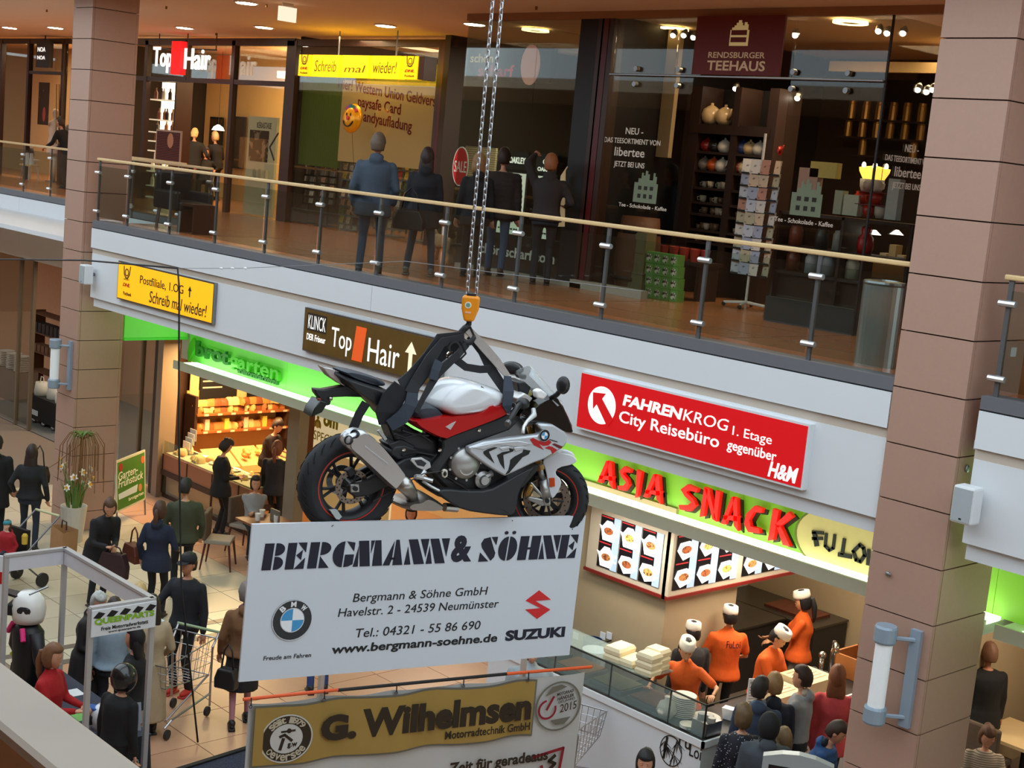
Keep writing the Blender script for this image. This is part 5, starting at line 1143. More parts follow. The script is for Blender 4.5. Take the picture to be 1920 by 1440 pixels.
# ------------------------------------------------------------------ snack bar
beige = mat('kitchen_beige',(176,156,124),.7,var=.04)
struct('wall_kitchen',MB().box(-12.8,-10.74,2.06,3.45,0,3.05),beige);struct('wall_back',MB().box(-14,XR0+1,6.4,6.5,0,3.05),beige);struct('wall_left',MB().box(-14,-13.9,3.45,6.4,0,3.05),beige)
struct('wall_partition',MB().box(-12.9,-12.75,1.74,6.4,0,2.95),mat('partition',(196,188,172),.6))
struct('wall_right',MB().box(-8.1,-8.0,4.6,6.4,0,3.05),beige)
struct('floor',MB().box(-12.75,XR0+1,1.4,6.4,0,.01),mat('kitchen_floor',(110,96,84),.5))
area('shop_area_light',(-10.0,3.2,3.0),1.2,55,(1,.88,.7));area('shop_area_light',(-10.6,5.2,3.0),1.2,32,(1,.84,.62));area('shop_area_light',(-10.9,1.5,2.84),1.6,22,(1,.92,.8),sy=.3)
# menu light boxes
def menu_face(p,a0,a1,b0,b1,cols,rows_,t,boxes):
 cw = (a1-a0)/cols;rh = (b1-b0)/rows_
 for i in range(cols):
  MB().rect(p,a0+i*cw+.006,a0+(i+1)*cw-.006,b0,b1,0,.004).build('menu_panel',mat('menu_black',(16,15,20),.3,emit=.05,var=0),t);MB().rect(p,a0+i*cw+cw*.66,a0+(i+1)*cw-.008,b0,b1,.004,.006).build('blue_strip',mat('menu_blue',(150,170,200),.4,emit=.7,var=.1,scale=3),t)
  for j in range(rows_):
   cx,cz = a0+(i+.45)*cw,b0+(j+.4)*rh;w_ = cw*.36;h_ = rh*.34;white = mat('menu_white',(246,246,244),.4,emit=.85,var=0)
   if boxes and not (j == 0 and i > 0):
    MB().prism(p,[(cx-w_*.7,cz-h_),(cx+w_*.7,cz-h_),(cx+w_,cz+.1*h_),(cx+w_*1.3,cz+h_*.6),(cx+w_*.9,cz+.5*h_),(cx+.35*w_,cz+1.25*h_),(cx-.35*w_,cz+1.25*h_),(cx-w_*.9,cz+.5*h_),(cx-w_*1.3,cz+h_*.6),(cx-w_,cz+.1*h_)],.006,.012).build('box_picture',white,t)
   else: MB().prism(p,[(cx-w_*1.1,cz+.1*h_),(cx-.3*w_,cz-h_),(cx+w_*.9,cz-.6*h_),(cx+w_*1.2,cz+.6*h_),(cx+.3*w_,cz+h_),(cx-.8*w_,cz+.9*h_)],.006,.012).build('plate_picture',white,t)
   MB().prism(p,disc(p,(cx,cz+.12*h_),w_*.62,12,h_*.42),.012,.016).build('food_picture',matpat('food_print_%d' % ((i+j) % 3),[(206,140,80),(190,104,56),(222,180,96)][(i+j) % 3],(120,60,30),'noise',40,thr=.45),t)
   MB().rect(p,a0+i*cw+.02,a0+i*cw+cw*.6,b0+(j+.93)*rh,b0+(j+.97)*rh,.006,.009).build('title',mat('menu_red',(190,40,46),.5,emit=.4,var=0),t)
   for q in (.3,.5): MB().rect(p,a0+(i+.78)*cw,a0+(i+.93)*cw,b0+(j+q)*rh,b0+(j+q+.06)*rh,.007,.009).build('price',white,t)
t = thing('menu_light_box','snack bar menu light box with noodle box pictures round a corner','menu',(-11.3,2.0,1.94))
MB().box(-12.05,-10.71,1.98,2.08,1.98,2.9).box(-10.76,-10.66,1.98,4.9,1.98,2.9).build('casing',mat('menu_casing',(196,184,164),.5),t)
MB().box(-12.07,-10.69,1.96,2.08,1.94,1.98).box(-10.74,-10.64,1.96,4.9,1.94,1.98).build('red_trim',mat('trim_red',(120,24,18),.5),t)
p1 = FY(1.975);a0,b0 = p1.px(1118,1060);a1,_ = p1.px(1236,1100)
menu_face(p1,a0,a1,2.05,2.72,3,2,t,True)
p2_ = FX(-10.655);a0 = p2_.px(1262,1080)[0];a1 = p2_.px(1383,1060)[0];a2 = p2_.px(1393,1050)[0]
menu_face(p2_,a0,a1,2.05,2.74,3,2,t,False);menu_face(p2_,a2,a2+(a1-a0),2.05,2.74,3,2,t,False)
# counters
wf = mat('counter_white',(216,222,228),.4,var=.02);ctop = mat('counter_top',(48,44,42),.35)
t = thing('snack_counter','white snack bar counter with the bamboo logo','counter',(-9.5,1,0))
MB().box(-12.4,-8.95,.76,1.4,0,1.0).box(-9.55,-8.95,1.4,4.3,0,1.0).build('body',wf,t);MB().box(-12.42,-8.93,.74,1.42,1.0,1.04).box(-9.57,-8.93,1.42,4.3,1.0,1.04).build('top',ctop,t)
MB().box(-12.42,-8.92,.735,.76,.97,1.045).box(-8.95,-8.92,.735,4.3,.97,1.045).build('edge',white_p,t)
pc = FY(.758);c = pc.px(1258,1408);ink = mat('logo_black',(18,18,18),.5,var=0)
m_ = MB();ring(m_,pc,c,.148,.158,.001,.004,36,sy=1.1);m_.build('logo_ring',ink,t)
m_ = MB();stroke(m_,pc,[(c[0]-.07,c[1]+.13),(c[0]-.09,c[1]-.11)],.03,.001,.004);stroke(m_,pc,[(c[0]+.07,c[1]+.14),(c[0]+.01,c[1]-.16)],.014,.001,.004)
for dx,dz,n_ in ((-.05,.03,6),(.06,-.03,4),(-.1,.08,4),(.08,.13,4)):
 for k in range(n_): an = -pi*.15-k*pi*.7/n_;m_.prism(pc,[(c[0]+dx,c[1]+dz),(c[0]+dx+.06*cos(an)+.008,c[1]+dz+.06*sin(an)),(c[0]+dx+.13*cos(an),c[1]+dz+.13*sin(an)),(c[0]+dx+.06*cos(an)-.008,c[1]+dz+.06*sin(an))],.001,.004)
m_.build('bamboo_logo',ink,t)
a,b = pc.px(1272,1400);text('Fu',pc,a+.0,a+.16,b+.02,b+.17,ink,t,n0=.001);text('Loi',pc,a+.16,a+.32,b-.04,b+.1,ink,t,n0=.001)
# glass guard of the warm counter
t = thing('food_warmer','glass food warmer with wire frame on the snack counter','food warmer',(-10.6,1.05,1.04))
wire = mat('wire_dark',(60,58,54),.4,.6)
for x in (-12.2,-11.3,-10.4,-9.5,-9.0): MB().tube([(x,.82,1.04),(x,.82,1.42)],.012,6).build('upright',wire,t)
MB().tube([(-12.2,.82,1.42),(-9.0,.82,1.42)],.012,6).build('rail',wire,t);MB().tube([(-9.0,.82,1.42),(-9.0,1.5,1.42)],.012,6).build('rail',wire,t)
MB().box(-12.2,-9.0,.81,.816,1.05,1.41).build('guard_pane',mat('guard_glass',(150,170,165),.1,alpha=.28,var=0),t)
MB().box(-12.2,-9.9,.83,1.3,1.41,1.425).build('top_shelf',mat('shelf_glass',(170,186,180),.1,alpha=.4,var=0),t)
for i,x in enumerate((-12.0,-11.4,-10.8,-10.2)):
 f_ = thing('food_tray','%s steel tray of cooked food from the left under the glass' % ['first','second','third','fourth'][i],'tray',(x+.25,1.1,1.04));MB().box(x,x+.5,.9,1.32,1.04,1.1).build('tray',steel,f_);MB().box(x+.02,x+.48,.92,1.3,1.1,1.115).build('food',mat('stirfry_%d' % (i % 3),[(96,50,26),(120,84,40),(70,70,36)][i % 3],.6,var=.5,scale=24,bump=.8,bscale=30),f_)
fbm = mat('foam_cream',(238,222,184),.6,var=.02)
fb_ = MB().prism(Pl((0,0,0),(1,0,0),(0,1,0)),[(-.11,-.1),(.11,-.1),(.11,.1),(-.11,.1)],0,.045,1.06).prism(Pl((0,0,.045),(1,0,0),(0,1,0)),[(-.117,-.106),(.117,-.106),(.117,.106),(-.117,.106)],0,.035,.82).mesh('foam_box');fb_.materials.append(fbm)
for i,(px,py,n) in enumerate([(1148,1238,2),(1166,1232,2),(1180,1245,1),(1190,1240,1),(1214,1262,3),(1230,1252,3)]):
 q = PZ(px,py,1.43)
 for k in range(n): tag(place('foam_box',fb_,None,None,(q.x,max(q.y,.96),1.427+k*.083),(0,0,.1)),'cream foam takeaway box in the %s stack on the glass shelf' % ['first','second','third','fourth','fifth','sixth'][i],'foam box','foam boxes, stack %d' % (i+1))
plt = MB().lathe([(.0,0),(.07,0),(.14,.02),(.138,.026),(.0,.008)],seg=20).mesh('plate');plt.materials.append(mat('plate_white',(240,234,216),.3))
q = PZ(1272,1350,1.05)
for k in range(11): tag(place('plate',plt,None,None,(-9.55,1.12,1.045+k*.022)),'white plate in the tall stack at the counter corner','plate','plate stack at the counter corner')
tag(MB().lathe([(.0,0),(.08,.0),(.12,.08),(.09,.17),(.03,.2),(.04,.24),(.0,.23)],(-9.62,.92,1.045),seg=12).build('plastic_bag',mat('bag_white',(226,222,206),.5,var=.1),smooth=True),'knotted white plastic bag beside the plate stack','bag')
for k in range(3): tag(place('plate',plt,None,None,(-9.28,.9,1.045+k*.014),(0,0,0),(.7,.7,.8)),'small white saucer at the front edge of the snack counter','saucer','saucers on the snack counter')
t = thing('cutlery_box','steel cutlery box at the snack counter corner','box',(-9.08,1.0,1.045));MB().box(-9.2,-8.98,.85,1.1,1.045,1.2).build('box',steel,t)
for k in range(3): MB().lathe([(.0,0),(.045,0),(.045,.05),(.0,.05)],(-9.15+k*.07,.95+.05*(k % 2),1.2),seg=10).build('lid',mat('lid_grey',(180,176,168),.4),t)
fd = mat('noodles',(214,150,60),.6,var=.3,scale=40)
for k,(x,y) in enumerate([(-9.35,1.3),(-9.2,1.95),(-9.12,2.15)]):
 d_ = thing('food_plate',['plate of noodles beside the plate stack','plate of yellow noodles before the waiting boys','small white plate behind the yellow noodles'][k],'plate',(x,y,1.045));place('plate',plt,None,d_,(0,0,0),(0,0,0),(1.15,1.15,1));MB().ell((x,y,1.06),(.1,.1,.03),seg=12,rings=6).build('noodles',fd,d_,smooth=True)
nb_ = MB().prism(Pl((0,0,0),(1,0,0),(0,1,0)),[(-.035,-.03),(.035,-.03),(.035,.03),(-.035,.03)],0,.1,1.45).mesh('noodle_box');nb_.materials.append(mat('noodlebox_white',(240,240,240),.5))
tag(place('noodle_box',nb_,None,None,(-9.22,1.52,1.045),(0,0,.3),(1.3,1.3,1.3)),'white noodle box standing on the snack counter','box')
t = thing('price_stand','tall white drinks price card standing on the snack counter','card',(-9.25,2.05,1.045));ps_ = Pl(V((-9.32,1.96,1.045)),(.5,.85,0),(0,0,1));MB().rect(ps_,0,.17,0,.36,0,.012).build('card',white_p,t);text('GETRÄNKE',ps_,.02,.15,.3,.33,mat('card_ink',(90,80,90),.6,var=0),t,n0=.012)
for k in range(7): MB().rect(ps_,.02,.15,.05+k*.034,.056+k*.034,.012,.014).build('line',mat('card_ink',(90,80,90)),t)
for k,(x0,x1,y0,y1) in enumerate([(-9.5,-9.05,2.25,2.75),(-9.5,-9.05,2.8,3.35)]): 
 t = thing('carton',['flat cream printed carton on the counter, near the blond boy','larger cream printed carton on the counter by the beer tap'][k],'carton',(x0,y0,1.04));MB().box(x0,x1,y0,y1,1.045,1.2+.06*k).build('box',mat('carton_cream',(230,210,164),.6),t)
 for q in range(5): MB().box(x0+.06+q*.07,x0+.075+q*.07,y0+.06,y1-.08,1.2+.06*k,1.202+.06*k).build('print',mat('carton_ink',(170,140,100),.7),t)
t = thing('beer_tap','chrome curved beer tap column on the snack counter','tap',(-9.4,3.75,1.04));chrome = mat('chrome',(206,200,190),.12,1,var=0)
MB().tube([(-9.4,3.75,1.04),(-9.4,3.75,1.42),(-9.38,3.72,1.52),(-9.32,3.68,1.5),(-9.3,3.66,1.42)],.035,10).build('column',chrome,t,smooth=True);MB().tube([(-9.52,3.7,1.04),(-9.52,3.7,1.28)],.03,8).ell((-9.52,3.7,1.32),.05,seg=10,rings=8).build('valve',chrome,t,smooth=True)
gm2 = MB().lathe([(.0,0),(.03,0),(.036,.15),(.033,.15),(.0,.01)],seg=10).mesh('drinking_glass');gm2.materials.append(mat('glass_grey',(150,156,156),.1,alpha=.5,var=0))
for k in range(6): tag(place('drinking_glass',gm2,None,None,(-9.5+.08*(k % 3),3.45+.08*(k//3),1.045)),'clear drinking glass beside the beer tap','glass','glasses beside the beer tap')
t = thing('wooden_crate','open wooden tray box at the far end of the snack counter','crate',(-9.2,4.2,1.04));wm = mat('tray_wood',(176,110,56),.5,var=.1)
for x0,x1,y0,y1 in ((-9.55,-8.75,3.95,3.98),(-9.55,-8.75,4.5,4.53),(-9.55,-9.52,3.95,4.53),(-8.78,-8.75,3.95,4.53)): MB().box(x0,x1,y0,y1,1.045,1.32).build('side',wm,t)
MB().box(-9.52,-8.78,3.98,4.5,1.045,1.1).build('tray',mat('walnut',(72,36,24)),t)
# rear work counters, stove, grill
t = thing('work_counter','steel work counter with stove below the noodle menu','counter',(-11.5,1.85,0));MB().box(-12.7,-10.74,1.6,2.04,0,.92).build('body',grey_m,t);MB().box(-12.7,-10.74,1.6,2.06,.92,.95).build('top',mat('steel_dark',(92,84,74),.35,.7),t)
t = thing('grill_counter','dark rear grill counter in the snack kitchen','counter',(-11.6,5.0,0));MB().box(-12.7,-10.9,5.55,6.35,0,.92).box(-12.3,-11.4,3.5,5.55,0,.92).build('body',mat('grill_dark',(44,40,38),.5),t);MB().box(-12.7,-10.88,5.53,6.36,.92,.95).box(-12.32,-11.38,3.5,5.55,.92,.95).build('top',mat('steel_dark',(92,84,74)),t)
MB().box(-11.9,-11.1,5.7,6.2,.95,.99).build('meat',mat('grilled_meat',(96,48,28),.6,var=.5,scale=14,bump=.8),t)
def pan(label,loc,r_,c_=(60,58,60),h=.1,handle=True):
 t = thing('pot',label,'pot',loc);loc = V(loc);MB().lathe([(.0,0),(r_,0),(r_*1.05,h),(r_*.97,h),(r_*.93,.01),(.0,.01)],loc,seg=18).build('body',mat('pot_%d' % c_[2],c_,.35,.5),t)
 if handle: MB().tube([loc+V((r_,0,h*.8)),loc+V((r_+.15,.05,h*1.3))],.01,6).build('handle',black_m,t)
q = PZ(1193,1205,.96)
pan('blue enamel pot with a ladle on the stove',(q.x,min(q.y,1.85),.95),.12,(28,56,112),.2)
for k,(px,py) in enumerate([(1210,1202),(1225,1200),(1238,1196),(1250,1190)]):
 q = PZ(px,py,.96);pan('steel pan on the stove, number %s from the blue pot' % ['one','two','three','four'][k],(q.x+k*.04,min(max(q.y,1.7),1.95),.95),.1,(150,142,130),.07)
tag(MB().lathe([(.0,0),(.14,0),(.16,.22),(.15,.22),(.0,.03)],(-11.35,1.55,.95),seg=18).build('ice_bucket',mat('pale_plastic',(206,220,222),.4)),'pale blue plastic tub left of the foam boxes','tub')
tag(MB().lathe([(.0,0),(.06,0),(.05,.2),(.045,.2),(.0,.02)],(-11.9,1.5,.95),seg=14).build('steel_jug',steel),'steel jug at the left end of the snack counter','jug')
pk_ = FY(2.05)
for k,px in enumerate((1131,1143,1080)):
 a,b = pk_.px(px,1192);tag(MB().rect(pk_,a-.045,a+.045,b-.045,b+.045,0,.012).build('socket',white_p),['left','right','lower'][k]+' white wall socket beside the menu','socket')
tag(MB().box(-11.0,-10.2,6.1,6.4,2.0,2.2).build('extractor_shelf',mat('shelf_cream',(200,186,150),.5)),'cream wall shelf with tools over the grill','shelf')
t = thing('paper_dispenser','dark cylindrical bottle rack on the kitchen wall','bottle',(-10.9,3.6,.95));MB().lathe([(.0,0),(.05,0),(.05,.24),(.02,.3),(.0,.3)],(-11.6,4.2,.95),seg=12).build('flask',black_m,t)
# info totem in front
o = PZ(1500,1425,1.75)
tp = Pl(PZ(1435,1418,1.75),PZ(1560,1440,1.75)-PZ(1435,1418,1.75),(0,0,1));W = (PZ(1560,1440,1.75)-PZ(1435,1418,1.75)).length
t = thing('info_totem','silver rimmed black totem with red ASIA letters at the bottom edge','sign',tp.at(W/2,-1.75))
MB().prism(tp,[(-.02,-1.75),(W+.02,-1.75),(W+.02,0),(W*.75,.05),(W*.5,.065),(W*.25,.05),(-.02,.0)],-.1,0).build('casing',mat('totem_silver',(176,186,192),.35,.4),t);MB().rect(tp,.04,W-.03,-1.6,-.07,0,.004).build('screen',mat('totem_black',(16,14,18),.3),t)
text('ASIA',tp,.08,.3,-.2,-.1,mat('totem_red',(220,30,30),.5,emit=.5,var=0),t,n0=.005,bold=.03)
# dining corner right of the near pillar
t = thing('dining_table','pale square dining table right of the near pillar','table',(-6.9,4.6,0));q = PZ(1905,1378,.75);MB().box(q.x-.35,q.x+.6,q.y-.35,q.y+.5,.71,.75).build('top',mat('table_pale',(226,196,146),.4),t);MB().tube([(q.x+.1,q.y+.1,0),(q.x+.1,q.y+.1,.71)],.05,8).build('column',black_m,t)
cafe_chair('dark wooden chair at the pale dining table',(q.x-.15,q.y-.35,0),pi,(70,42,28))
tag(MB().box(PZ(1890,1190,1.0).x-.4,PZ(1890,1190,1.0).x+.6,5.6,5.65,.6,1.15).build('low_wall',mat('lowwall_brown',(60,44,36),.6)),'dark low partition behind the standing man in black','partition')
struct('wall_back',MB().box(XR0+1,3,7.4,7.5,0,3.05),mat('diner_wall',(88,70,56),.8));struct('floor',MB().box(XR0+.9,3,1.6,7.4,0,.01),mat('diner_floor',(124,96,70),.4));area('shop_area_light',(-6.6,4.6,3.0),1.2,34,(1,.82,.6))
# planter at the far pillar
o = V((-21.85,-.18,0))
t = thing('flower_pot','tall grey planter with white daffodils and a hanging willow at the far pillar','planter',o)
MB().lathe([(.0,0),(.16,0),(.22,.62),(.2,.62),(.0,.5)],o,seg=18).build('pot',mat('planter_grey',(196,190,180),.5),t,smooth=False)
lm_ = mat('leaf_green',(92,124,52),.6,var=.2);m_ = MB();tw = MB();fl_ = MB();yc = MB()
for k in range(46):
 a = random.uniform(0,2*pi);r1 = random.uniform(.1,.34);h = random.uniform(.3,.62);b_ = o+V((.12*cos(a),.12*sin(a),.6));e = o+V((r1*cos(a),r1*sin(a),.6+h));s_ = V((-sin(a),cos(a),0))*.012;md = (b_+e)/2+V((0,0,.08))
 m_.add([b_-s_,b_+s_,md+s_,md-s_,e],[(0,1,2,3),(3,2,4)])
for k in range(11):
 a = 2*pi*k/11;c_ = o+V((.28*cos(a)+.02*k % .1,.26*sin(a),.6+random.uniform(.35,.8)));n_ = V((cos(a),sin(a),.3)).normalized();x_ = n_.orthogonal().normalized();y_ = n_.cross(x_)
 for q in range(6): an = q*pi/3;d_ = x_*cos(an)+y_*sin(an);e_ = x_*cos(an+.5)+y_*sin(an+.5);f_ = x_*cos(an-.5)+y_*sin(an-.5);fl_.add([c_,c_+f_*.045,c_+d_*.075,c_+e_*.045],[(0,1,2,3)])
 yc.lathe([(.02,0),(.026,.03),(.0,.02)],c_,n_,seg=6);m_.tube([o+V((0,0,.6)),c_],.006,4)
tw.tube([o+V((0,0,.6)),o+V((.03,.05,1.2)),o+V((.0,.1,1.75))],[.03,.025,.02],6)
for k in range(26):
 a = 2*pi*k/26+random.uniform(-.1,.1);r1 = random.uniform(.2,.38);tz = 1.75;tw.tube([o+V((0,.1,tz)),o+V((r1*.6*cos(a),.1+r1*.6*sin(a),tz+.12)),o+V((r1*cos(a),.1+r1*sin(a),tz-.1)),o+V((r1*1.05*cos(a),.1+r1*1.05*sin(a),tz-random.uniform(.5,1.0)))],.007,4)
tw.tube([o+V((0,.1,1.7)),o+V((-.5,-.1,1.25)),o+V((-.9,-.2,1.0))],.006,4)
for mb_,nm,mm in ((m_,'leaves',lm_),(fl_,'blossoms',mat('petal_white',(242,238,224),.6)),(yc,'blossom_hearts',mat('petal_yellow',(226,160,40),.6)),(tw,'willow_twigs',mat('twig_brown',(120,84,44),.7))): mb_.build(nm,mm,t)['kind'] = 'stuff'
m_ = MB();c_ = o+V((0,.1,1.8))
for k in range(40): a = random.uniform(0,2*pi);d_ = V((cos(a)*.22,sin(a)*.22,random.uniform(-.08,.08)));s_ = V((-sin(a),cos(a),0))*.02;m_.add([c_,c_+d_*.5+s_+V((0,0,.05)),c_+d_,c_+d_*.5-s_+V((0,0,.05))],[(0,1,2,3)])
m_.build('crown_leaves',lm_,t)['kind'] = 'stuff'
# ================================================================== HANGING MOTORCYCLE, BOARD AND BANNER
yaw_ = radians(76.38);BU = V((cos(yaw_),sin(yaw_),0));S0 = V((-7.14,-4.906,4.012))
BP = Pl(S0,BU,(0,0,1))                       # the motorcycle's middle plane; n points to the viewer's side
def Q(x,y): return (540+x/3,560+y/3)
def bq(pts,off): return [BP.px(*Q(x,y),off) for x,y in pts]
plast = mat('black_plastic',(22,23,26),.42,var=.06);satin = mat('satin_black',(32,33,36),.5,var=.05);rubber = mat('tyre_rubber',(30,32,36),.75,var=.12,scale=30)
pwhite = mat('paint_white',(222,226,230),.22,coat=.6,var=.01);pred = mat('paint_red',(176,14,18),.22,coat=.6,var=.02);psilver = mat('paint_silver',(196,202,208),.28,.35,coat=.4,var=.02)
alu = mat('cast_alu',(176,176,174),.38,.8,var=.08,scale=20);steelx = mat('exhaust_steel',(186,182,178),.32,.9,var=.06,scale=10);gold = mat('fork_gold',(170,132,70),.35,.8);discm = mat('brake_disc',(132,118,106),.4,.8)
moto = thing('motorcycle','white, red and black sport motorcycle hanging in slings from a hoist','motorcycle',S0+V((0,0,.5)))
def part(name,pts,n1,n0,m,mirror=False,bevel=.006,par=None,sc=1.0):
 ps = bq(pts,n1);mb = MB().prism(BP,ps,n0,n1,sc)
 if mirror: mb.prism(BP,ps,-n1,-n0)
 o = mb.build(name,m,par or moto,bevel=bevel);shade(o,35);return o
def puff(name,pts,n1,n0,m,shrink=.25,layers=6,par=None,ref=None,sym=False):
 ps = bq(pts,n1 if ref is None else ref);k = len(ps);a = sum(ps[i][0]*ps[(i+1) % k][1]-ps[(i+1) % k][0]*ps[i][1] for i in range(k))
 if a < 0: ps = ps[::-1]
 cx = sum(p[0] for p in ps)/k;cy = sum(p[1] for p in ps)/k;mb = MB();vs = [];ts = []
 L2 = [(-1+2*i/(2*layers)) for i in range(2*layers+1)] if sym else [i/layers for i in range(layers+1)]
 for t in L2:
  s_ = 1-shrink*(1-sqrt(max(0,1-t*t)));nn = n1*t if sym else n0+(n1-n0)*t
  vs += [BP.at(cx+(p[0]-cx)*s_,cy+(p[1]-cy)*s_,nn) for p in ps]
 n_ = len(L2);fs_ = [(i*k+j,i*k+(j+1) % k,(i+1)*k+(j+1) % k,(i+1)*k+j) for i in range(n_-1) for j in range(k)]+[tuple(range(k))[::-1],tuple((n_-1)*k+j for j in range(k))]
 o = MB().add(vs,fs_).build(name,m,par or moto,smooth=True);shade(o,50);return o
def smoothpts(pts,it=1):
 for _ in range(it):
  q = []
  for i in range(len(pts)): a,b = pts[i],pts[(i+1) % len(pts)];q += [(a[0]*.75+b[0]*.25,a[1]*.75+b[1]*.25),(a[0]*.25+b[0]*.75,a[1]*.25+b[1]*.75)]
  pts = q
 return pts
# --- wheels
def wheel(par,c,ax,fwd,R,wd,rim,name,disc_r,nsp=6,two=False):
 c,ax,fwd = V(c),V(ax).normalized(),V(fwd).normalized()
 wh = MB();n = 14;h = R-rim;prof = []
 for i in range(n+1):
  a = -pi/2-1.0+i*(pi+2.0)/n if False else pi*i/n
  prof.append((rim+h*(.25+.75*sin(a)) if 0 < i < n else rim,-cos(a)*wd/2*(1 if 0 < i < n else .72)))
 wh.lathe(prof,c,ax,56,caps=False);T_ = wh.build('tyre',rubber,par,smooth=True);shade(T_,50)
 gm_ = MB()
 for k in range(26):
  a = 2*pi*k/26;up = ax.cross(fwd);d = fwd*cos(a)+up*sin(a);d2 = fwd*cos(a+.12)+up*sin(a+.12);d3 = fwd*cos(a+.2)+up*sin(a+.2)
  for s in (-1,1): gm_.tube([c+d*(R*.985)+ax*s*wd*.16,c+d2*(R*.965)+ax*s*wd*.3,c+d3*(R*.93)+ax*s*wd*.4],.004,4)
 gm_.build('tread_groove',mat('groove',(12,13,15),.9),T_)
 r_ = MB();r_.lathe([(rim+.006,-wd*.38),(rim+.01,-wd*.36),(rim-.02,-wd*.28),(rim-.03,0),(rim-.02,wd*.28),(rim+.01,wd*.36),(rim+.006,wd*.38),(rim-.004,wd*.38),(rim-.03,wd*.26),(rim-.042,0),(rim-.03,-wd*.26),(rim-.004,-wd*.38),(rim+.006,-wd*.38)],c,ax,48,caps=False);r_.build('rim',satin,par,smooth=True)
 m_ = MB()
 for s in (-1,1): m_.lathe([(rim+.002,s*wd*.385),(rim+.008,s*wd*.39),(rim+.012,s*wd*.385)],c,ax,48,caps=False)
 m_.build('rim_stripe',mat('stripe_red',(190,40,24),.4),par)
 hub = MB().lathe([(.0,-wd*.5),(.035,-wd*.5),(.04,-wd*.2),(.035,wd*.5),(.0,wd*.5)],c,ax,16);up = ax.cross(fwd)
 for k in range(nsp):
  a = 2*pi*k/nsp+.3;d = fwd*cos(a)+up*sin(a);t_ = fwd*-sin(a)+up*cos(a)
  for s in (-.5,.5): hub.tube([c+d*.03,c+d*(rim*.55)+t_*s*.02,c+d*(rim-.02)+t_*s*.07],[.014,.011,.012],6)
 hub.build('spokes',satin,par)
 for s in ((-1,1) if two else (1,)):
  d = MB();p = Pl(c+ax*s*(wd*.5 if two else wd*.42),fwd,up);ring(d,p,(0,0),disc_r*.7,disc_r,-.003,.003,40);D_ = d.build('brake_disc',discm,par)
  hm = MB()
  for k in range(28): a = 2*pi*k/28;rr = disc_r*(.79 if k % 2 else .91);q = p.at(rr*cos(a),rr*sin(a),0);hm.lathe([(.0,-.0036),(.006,-.0036),(.006,.0036),(.0,.0036)],q,ax,6)
  hm.build('disc_holes',black_m,D_)
  cr = MB()
  for k in range(5): a = 2*pi*k/5;cr.tube([p.at(.04*cos(a),.04*sin(a)),p.at(disc_r*.72*cos(a),disc_r*.72*sin(a))],.008,5)
  cr.build('disc_carrier',satin,D_)
rc = BP.at(-.612,.79,0);RZ = 4.802;rc = V((rc.x,rc.y,RZ))
w1 = thing('rear_wheel','black rear wheel with wide tyre and red rim stripe',None,rc);setpar(w1,moto);w1.location = rc-moto.location
wheel(w1,rc,BP.n,BU,.338,.19,.222,'rear',.115)
psi = radians(26);fn_ = (BP.n*cos(psi)-BU*sin(psi));ff = (BU*cos(psi)+BP.n*sin(psi));fcn = BP.at(.912,0,0);fcn = V((fcn.x,fcn.y,4.655))
w2 = thing('front_wheel','black front wheel with twin drilled brake discs, turned right',None,fcn);setpar(w2,moto);w2.location = fcn-moto.location
wheel(w2,fcn,fn_,ff,.302,.12,.215,'front',.165,two=True)
# sprocket and chain on the far side, swing arm
MB().lathe([(.06,0),(.1,0),(.1,.006),(.06,.006),(.06,0)],rc-BP.n*.12,BP.n,30,caps=False).build('sprocket',steel,moto)
part('swing_arm',[(340,1090),(345,1050),(420,1030),(560,960),(660,900),(760,880),(830,900),(820,980),(700,1010),(600,1040),(460,1110),(380,1120)],.12,.07,satin,True,.012)
part('axle_block',[(352,1045),(402,1043),(404,1090),(354,1092)],.135,.12,alu);MB().lathe([(.0,0),(.016,0),(.016,.02),(.0,.02)],BP.at(*BP.px(*Q(376,1067),.135),.135),BP.n,6).build('axle_nut',black_m,moto)
part('chain_guard',[(560,820),(640,790),(720,830),(700,870),(610,880)],.1,-.06,plast,False,.01)
part('rear_hugger',[(575,880),(600,830),(660,820),(760,860),(700,900),(620,910)],.11,-.11,satin,False,.015)
part('rear_caliper',[(330,970),(370,950),(390,985),(350,1010)],.1,.04,satin,bevel=.008)
# --- tail
puff('tail_body',smoothpts([(238,398),(330,432),(560,505),(600,560),(650,620),(610,690),(545,680),(520,640),(440,565),(350,505),(300,470)]),.12,0,plast,.35,sym=True,ref=.06)
puff('pillion_seat',smoothpts([(262,398),(320,392),(480,436),(548,468),(552,492),(500,492),(420,468),(330,436)]),.095,0,mat('seat_leather',(44,52,62),.5,var=.08),.3,sym=True,ref=.05)
part('tail_light',[(193,383),(240,392),(262,400),(300,470),(332,497),(300,484),(235,440)],.05,-.05,mat('lens_clear',(186,178,176),.15,.3,var=.2,scale=40),bevel=.01)
part('plate_arm',[(150,508),(200,512),(330,488),(435,530),(438,556),(330,552),(250,556),(238,600),(200,606),(178,562),(155,532)],.035,-.035,plast,bevel=.008)
part('plate_holder',[(183,572),(228,586),(192,640),(132,668),(148,622)],.08,-.08,mat('holder_black',(14,22,16),.3),bevel=.006)
part('reflector',[(170,560),(190,562),(188,590),(172,588)],.06,.035,mat('refl_red',(120,30,20),.3));MB().ell(BP.at(*BP.px(*Q(240,563),.05),.05),.014,seg=10,rings=8).build('plate_lamp',mat('chrome',(206,200,190)),moto)
puff('rider_seat',smoothpts([(690,605),(770,592),(830,604),(878,652),(882,666),(790,678),(690,684)]),.15,0,mat('seat_leather',(44,52,62)),.3,sym=True,ref=.1)
